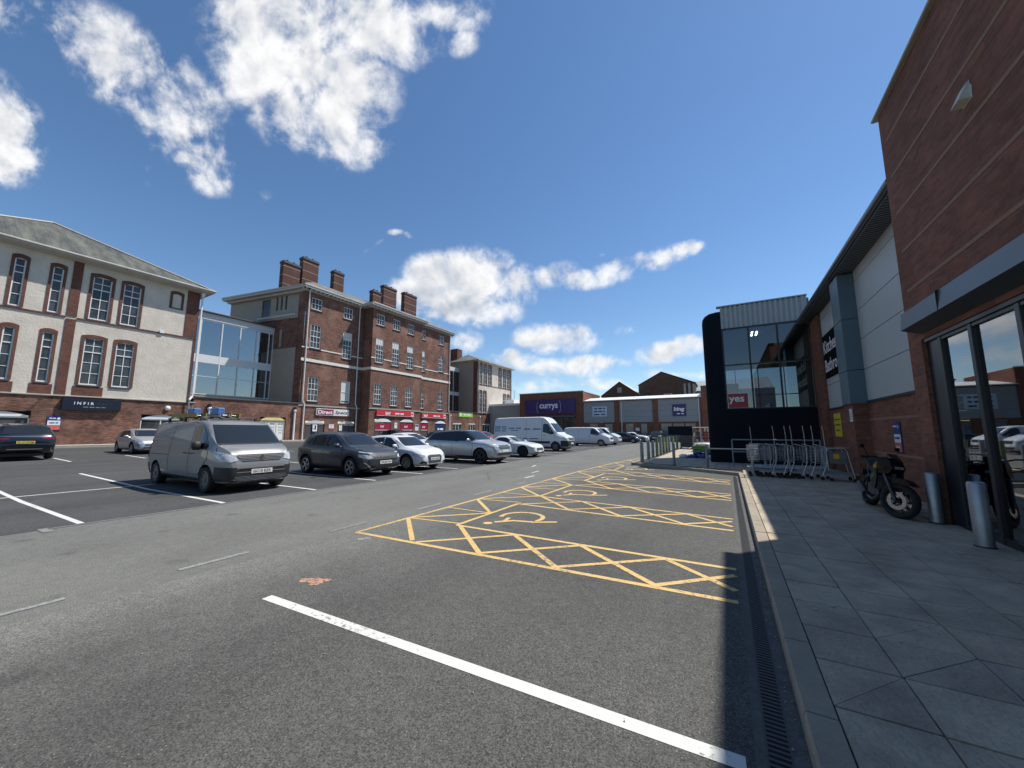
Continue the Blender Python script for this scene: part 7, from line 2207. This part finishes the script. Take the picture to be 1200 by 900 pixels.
b = MB(lean); b.box(-.18, .26, -.17, .17, .26, .52, ch=.05); b.box(.02, .28, -.12, .12, .48, .68, ch=.03); b.build('engine', bk_metal, bike)
b = MB(lean); b.box(.30, .36, -.15, .15, .42, .68); b.build('radiator', iron, bike)
b = MB(lean)
for s in (-1, 1): b.tube((-.2, s * .12, .36), (-.70, s * .12, .31), .03, 6)
b.build('swing_arm', bk_metal, bike)
b = MB(lean); b.path([(.26, -.1, .5), (.34, -.12, .3), (.1, -.14, .2), (-.2, -.16, .24)], .026, 8); b.tube((-.2, -.18, .26), (-.52, -.21, .42), .055, 10); b.build('exhaust', bk_metal, bike, smooth=40)
b = MB(steer); b.path([(.36, -.38, .98), (.40, -.2, 1.0), (.42, 0, .96), (.40, .2, 1.0), (.36, .38, .98)], .014, 6); b.build('handlebar', bk_metal, bike, smooth=40)
for s in (-1, 1):
    b = MB(steer); b.tube((.355, s * .27, .98), (.35, s * .40, .98), .021, 8); b.build('grip', rubber, bike)
    b = MB(steer); b.tube((.38, s * .28, .99), (.34, s * .36, 1.16), .007, 5); b.box(.31, .335, s * .36 - .05, s * .36 + .05, 1.13, 1.20, ch=.01); b.build('mirror', bk_black, bike)
b = MB(lean); b.tube((.05, .14, .28), (-.12, .30, .02 + .05), .012, 6); b.build('side_stand', bk_metal, bike)
b = MB(steer)
for s in (-1, 1): b.tube((.50, s * .13, .82), (.50, s * .24, .83), .012, 6); b.box(.48, .53, s * .24, s * .29, .81, .86)
b.build('indicator', mat('indicator_amber', (.5, .2, .02), .3), bike)

# garden goods by the tower, beyond the bollards
gb = mat('bag_green', (.05, .15, .04), .45, var=.3, vs=4)
bb = mat('bag_blue', (.02, .055, .20), .4, var=.3, vs=5)
bw = mat('bag_pale', (.5, .55, .5), .45, var=.2, vs=5)


def sack(b, x, y, z, l, w, h, mi=0, seed=0):
    q = random.Random(seed)
    vs = []
    for (zz, k) in ((0, .82), (h * .25, 1), (h * .7, .98), (h, .74)):
        for i in range(8):
            a = math.pi / 8 + 2 * math.pi * i / 8
            cx = max(-1, min(1, 1.3 * math.cos(a))); cy = max(-1, min(1, 1.3 * math.sin(a)))
            vs.append((x + cx * l / 2 * k + q.uniform(-.015, .015), y + cy * w / 2 * k + q.uniform(-.015, .015), z + zz + q.uniform(-.012, .012)))
    fs = [tuple(range(7, -1, -1)), tuple(range(24, 32))]
    for r_i in range(3):
        for i in range(8): fs.append((r_i * 8 + i, r_i * 8 + (i + 1) % 8, r_i * 8 + 8 + (i + 1) % 8, r_i * 8 + 8 + i))
    b.add(vs, fs, mi)


gs = thing('compost_stack', 'stack of green compost bags beside the dark tower', 'bag stack', (-1.35, 30, ZP))
k = 0
for lay in range(4):
    for i in range(2 if lay < 3 else 1):
        for j in range(2):
            b = MB(); sack(b, -.45 + i * .95 + (.25 if lay == 3 else 0), j * .5, lay * .15, .92, .5, .16, 0, k); k += 1
            b.build('bag', gb if (lay + i) % 4 != 3 else bw, gs, smooth=60)
gs = thing('blue_bag_stack', 'low heap of blue plastic bags lying behind the guard rail', 'bag stack', (-1.5, 23.2, ZP))
for i in range(4):
    for j in range(2):
        b = MB(); sack(b, -.7 + i * .48, j * .5, .0, .5, .46, .16, 0, 40 + i + 9 * j); b.build('bag', bb if (i + j) % 3 else bw, gs, smooth=60)
for i in range(2):
    b = MB(); sack(b, .0 + i * .5, .3, .16, .5, .46, .16, 0, 90 + i); b.build('bag', bb, gs, smooth=60)
gh = thing('covered_display', 'dark canopied display cart standing beyond the bollard row', 'display cart', (-3.4, 35, ZP * 0))
b = MB(); b.box(-1.0, .95, -.5, .5, 1.25, 2.02, ch=.05); b.build('canopy', dark_navy, gh)
b = MB(); b.box(-.1, .85, -.45, .45, .25, 1.25, ch=.03); b.build('cabinet', int_dark, gh)
for x in (-.05, .8):
    b = MB(); b.lathe([(.12, -.03), (.12, .03)], 12, 'Y', (x, -.3, .12)); b.build('castor', rubber, gh)
b = MB(); b.tube((.93, -.5, .1), (.93, -.5, 1.3), .02, 6); b.build('pole', steel_grey, gh)
gc = thing('glazed_cage', 'steel framed cage of plants and tins under a pale roof next to the tower', 'display cage', (-1.9, 34.2, ZP))
b = MB()
for x in (-.55, .05, .65):
    for y in (0, .9): b.tube((x, y, 0), (x, y, 1.75), .022, 6)
each(b, 'post', steel_galv, gc)
b = MB(); b.box(-.6, .7, -.05, .95, 1.74, 1.80); b.build('cage_roof', white_metal, gc)
for z in (.55, 1.0, 1.4):
    b = MB(); b.box(-.55, .65, .05, .85, z, z + .02); b.build('shelf', steel_grey, gc)
cols_ = [mat('pot_terracotta', (.32, .12, .06), .7), mat('tin_red', (.45, .05, .04), .5), mat('tin_pale', (.6, .58, .5), .5)]
q = random.Random(3)
for z in (.57, 1.02, 1.42):
    for i in range(6):
        b = MB(); x = -.48 + i * .2; r0 = q.uniform(.05, .08); h0 = q.uniform(.15, .3)
        b.lathe([(r0 * .8, z), (r0, z + h0), (r0 * .9, z + h0 + .01)], 10, c=(x, .2, 0)); b.build('pot', cols_[q.randrange(3)], gc)
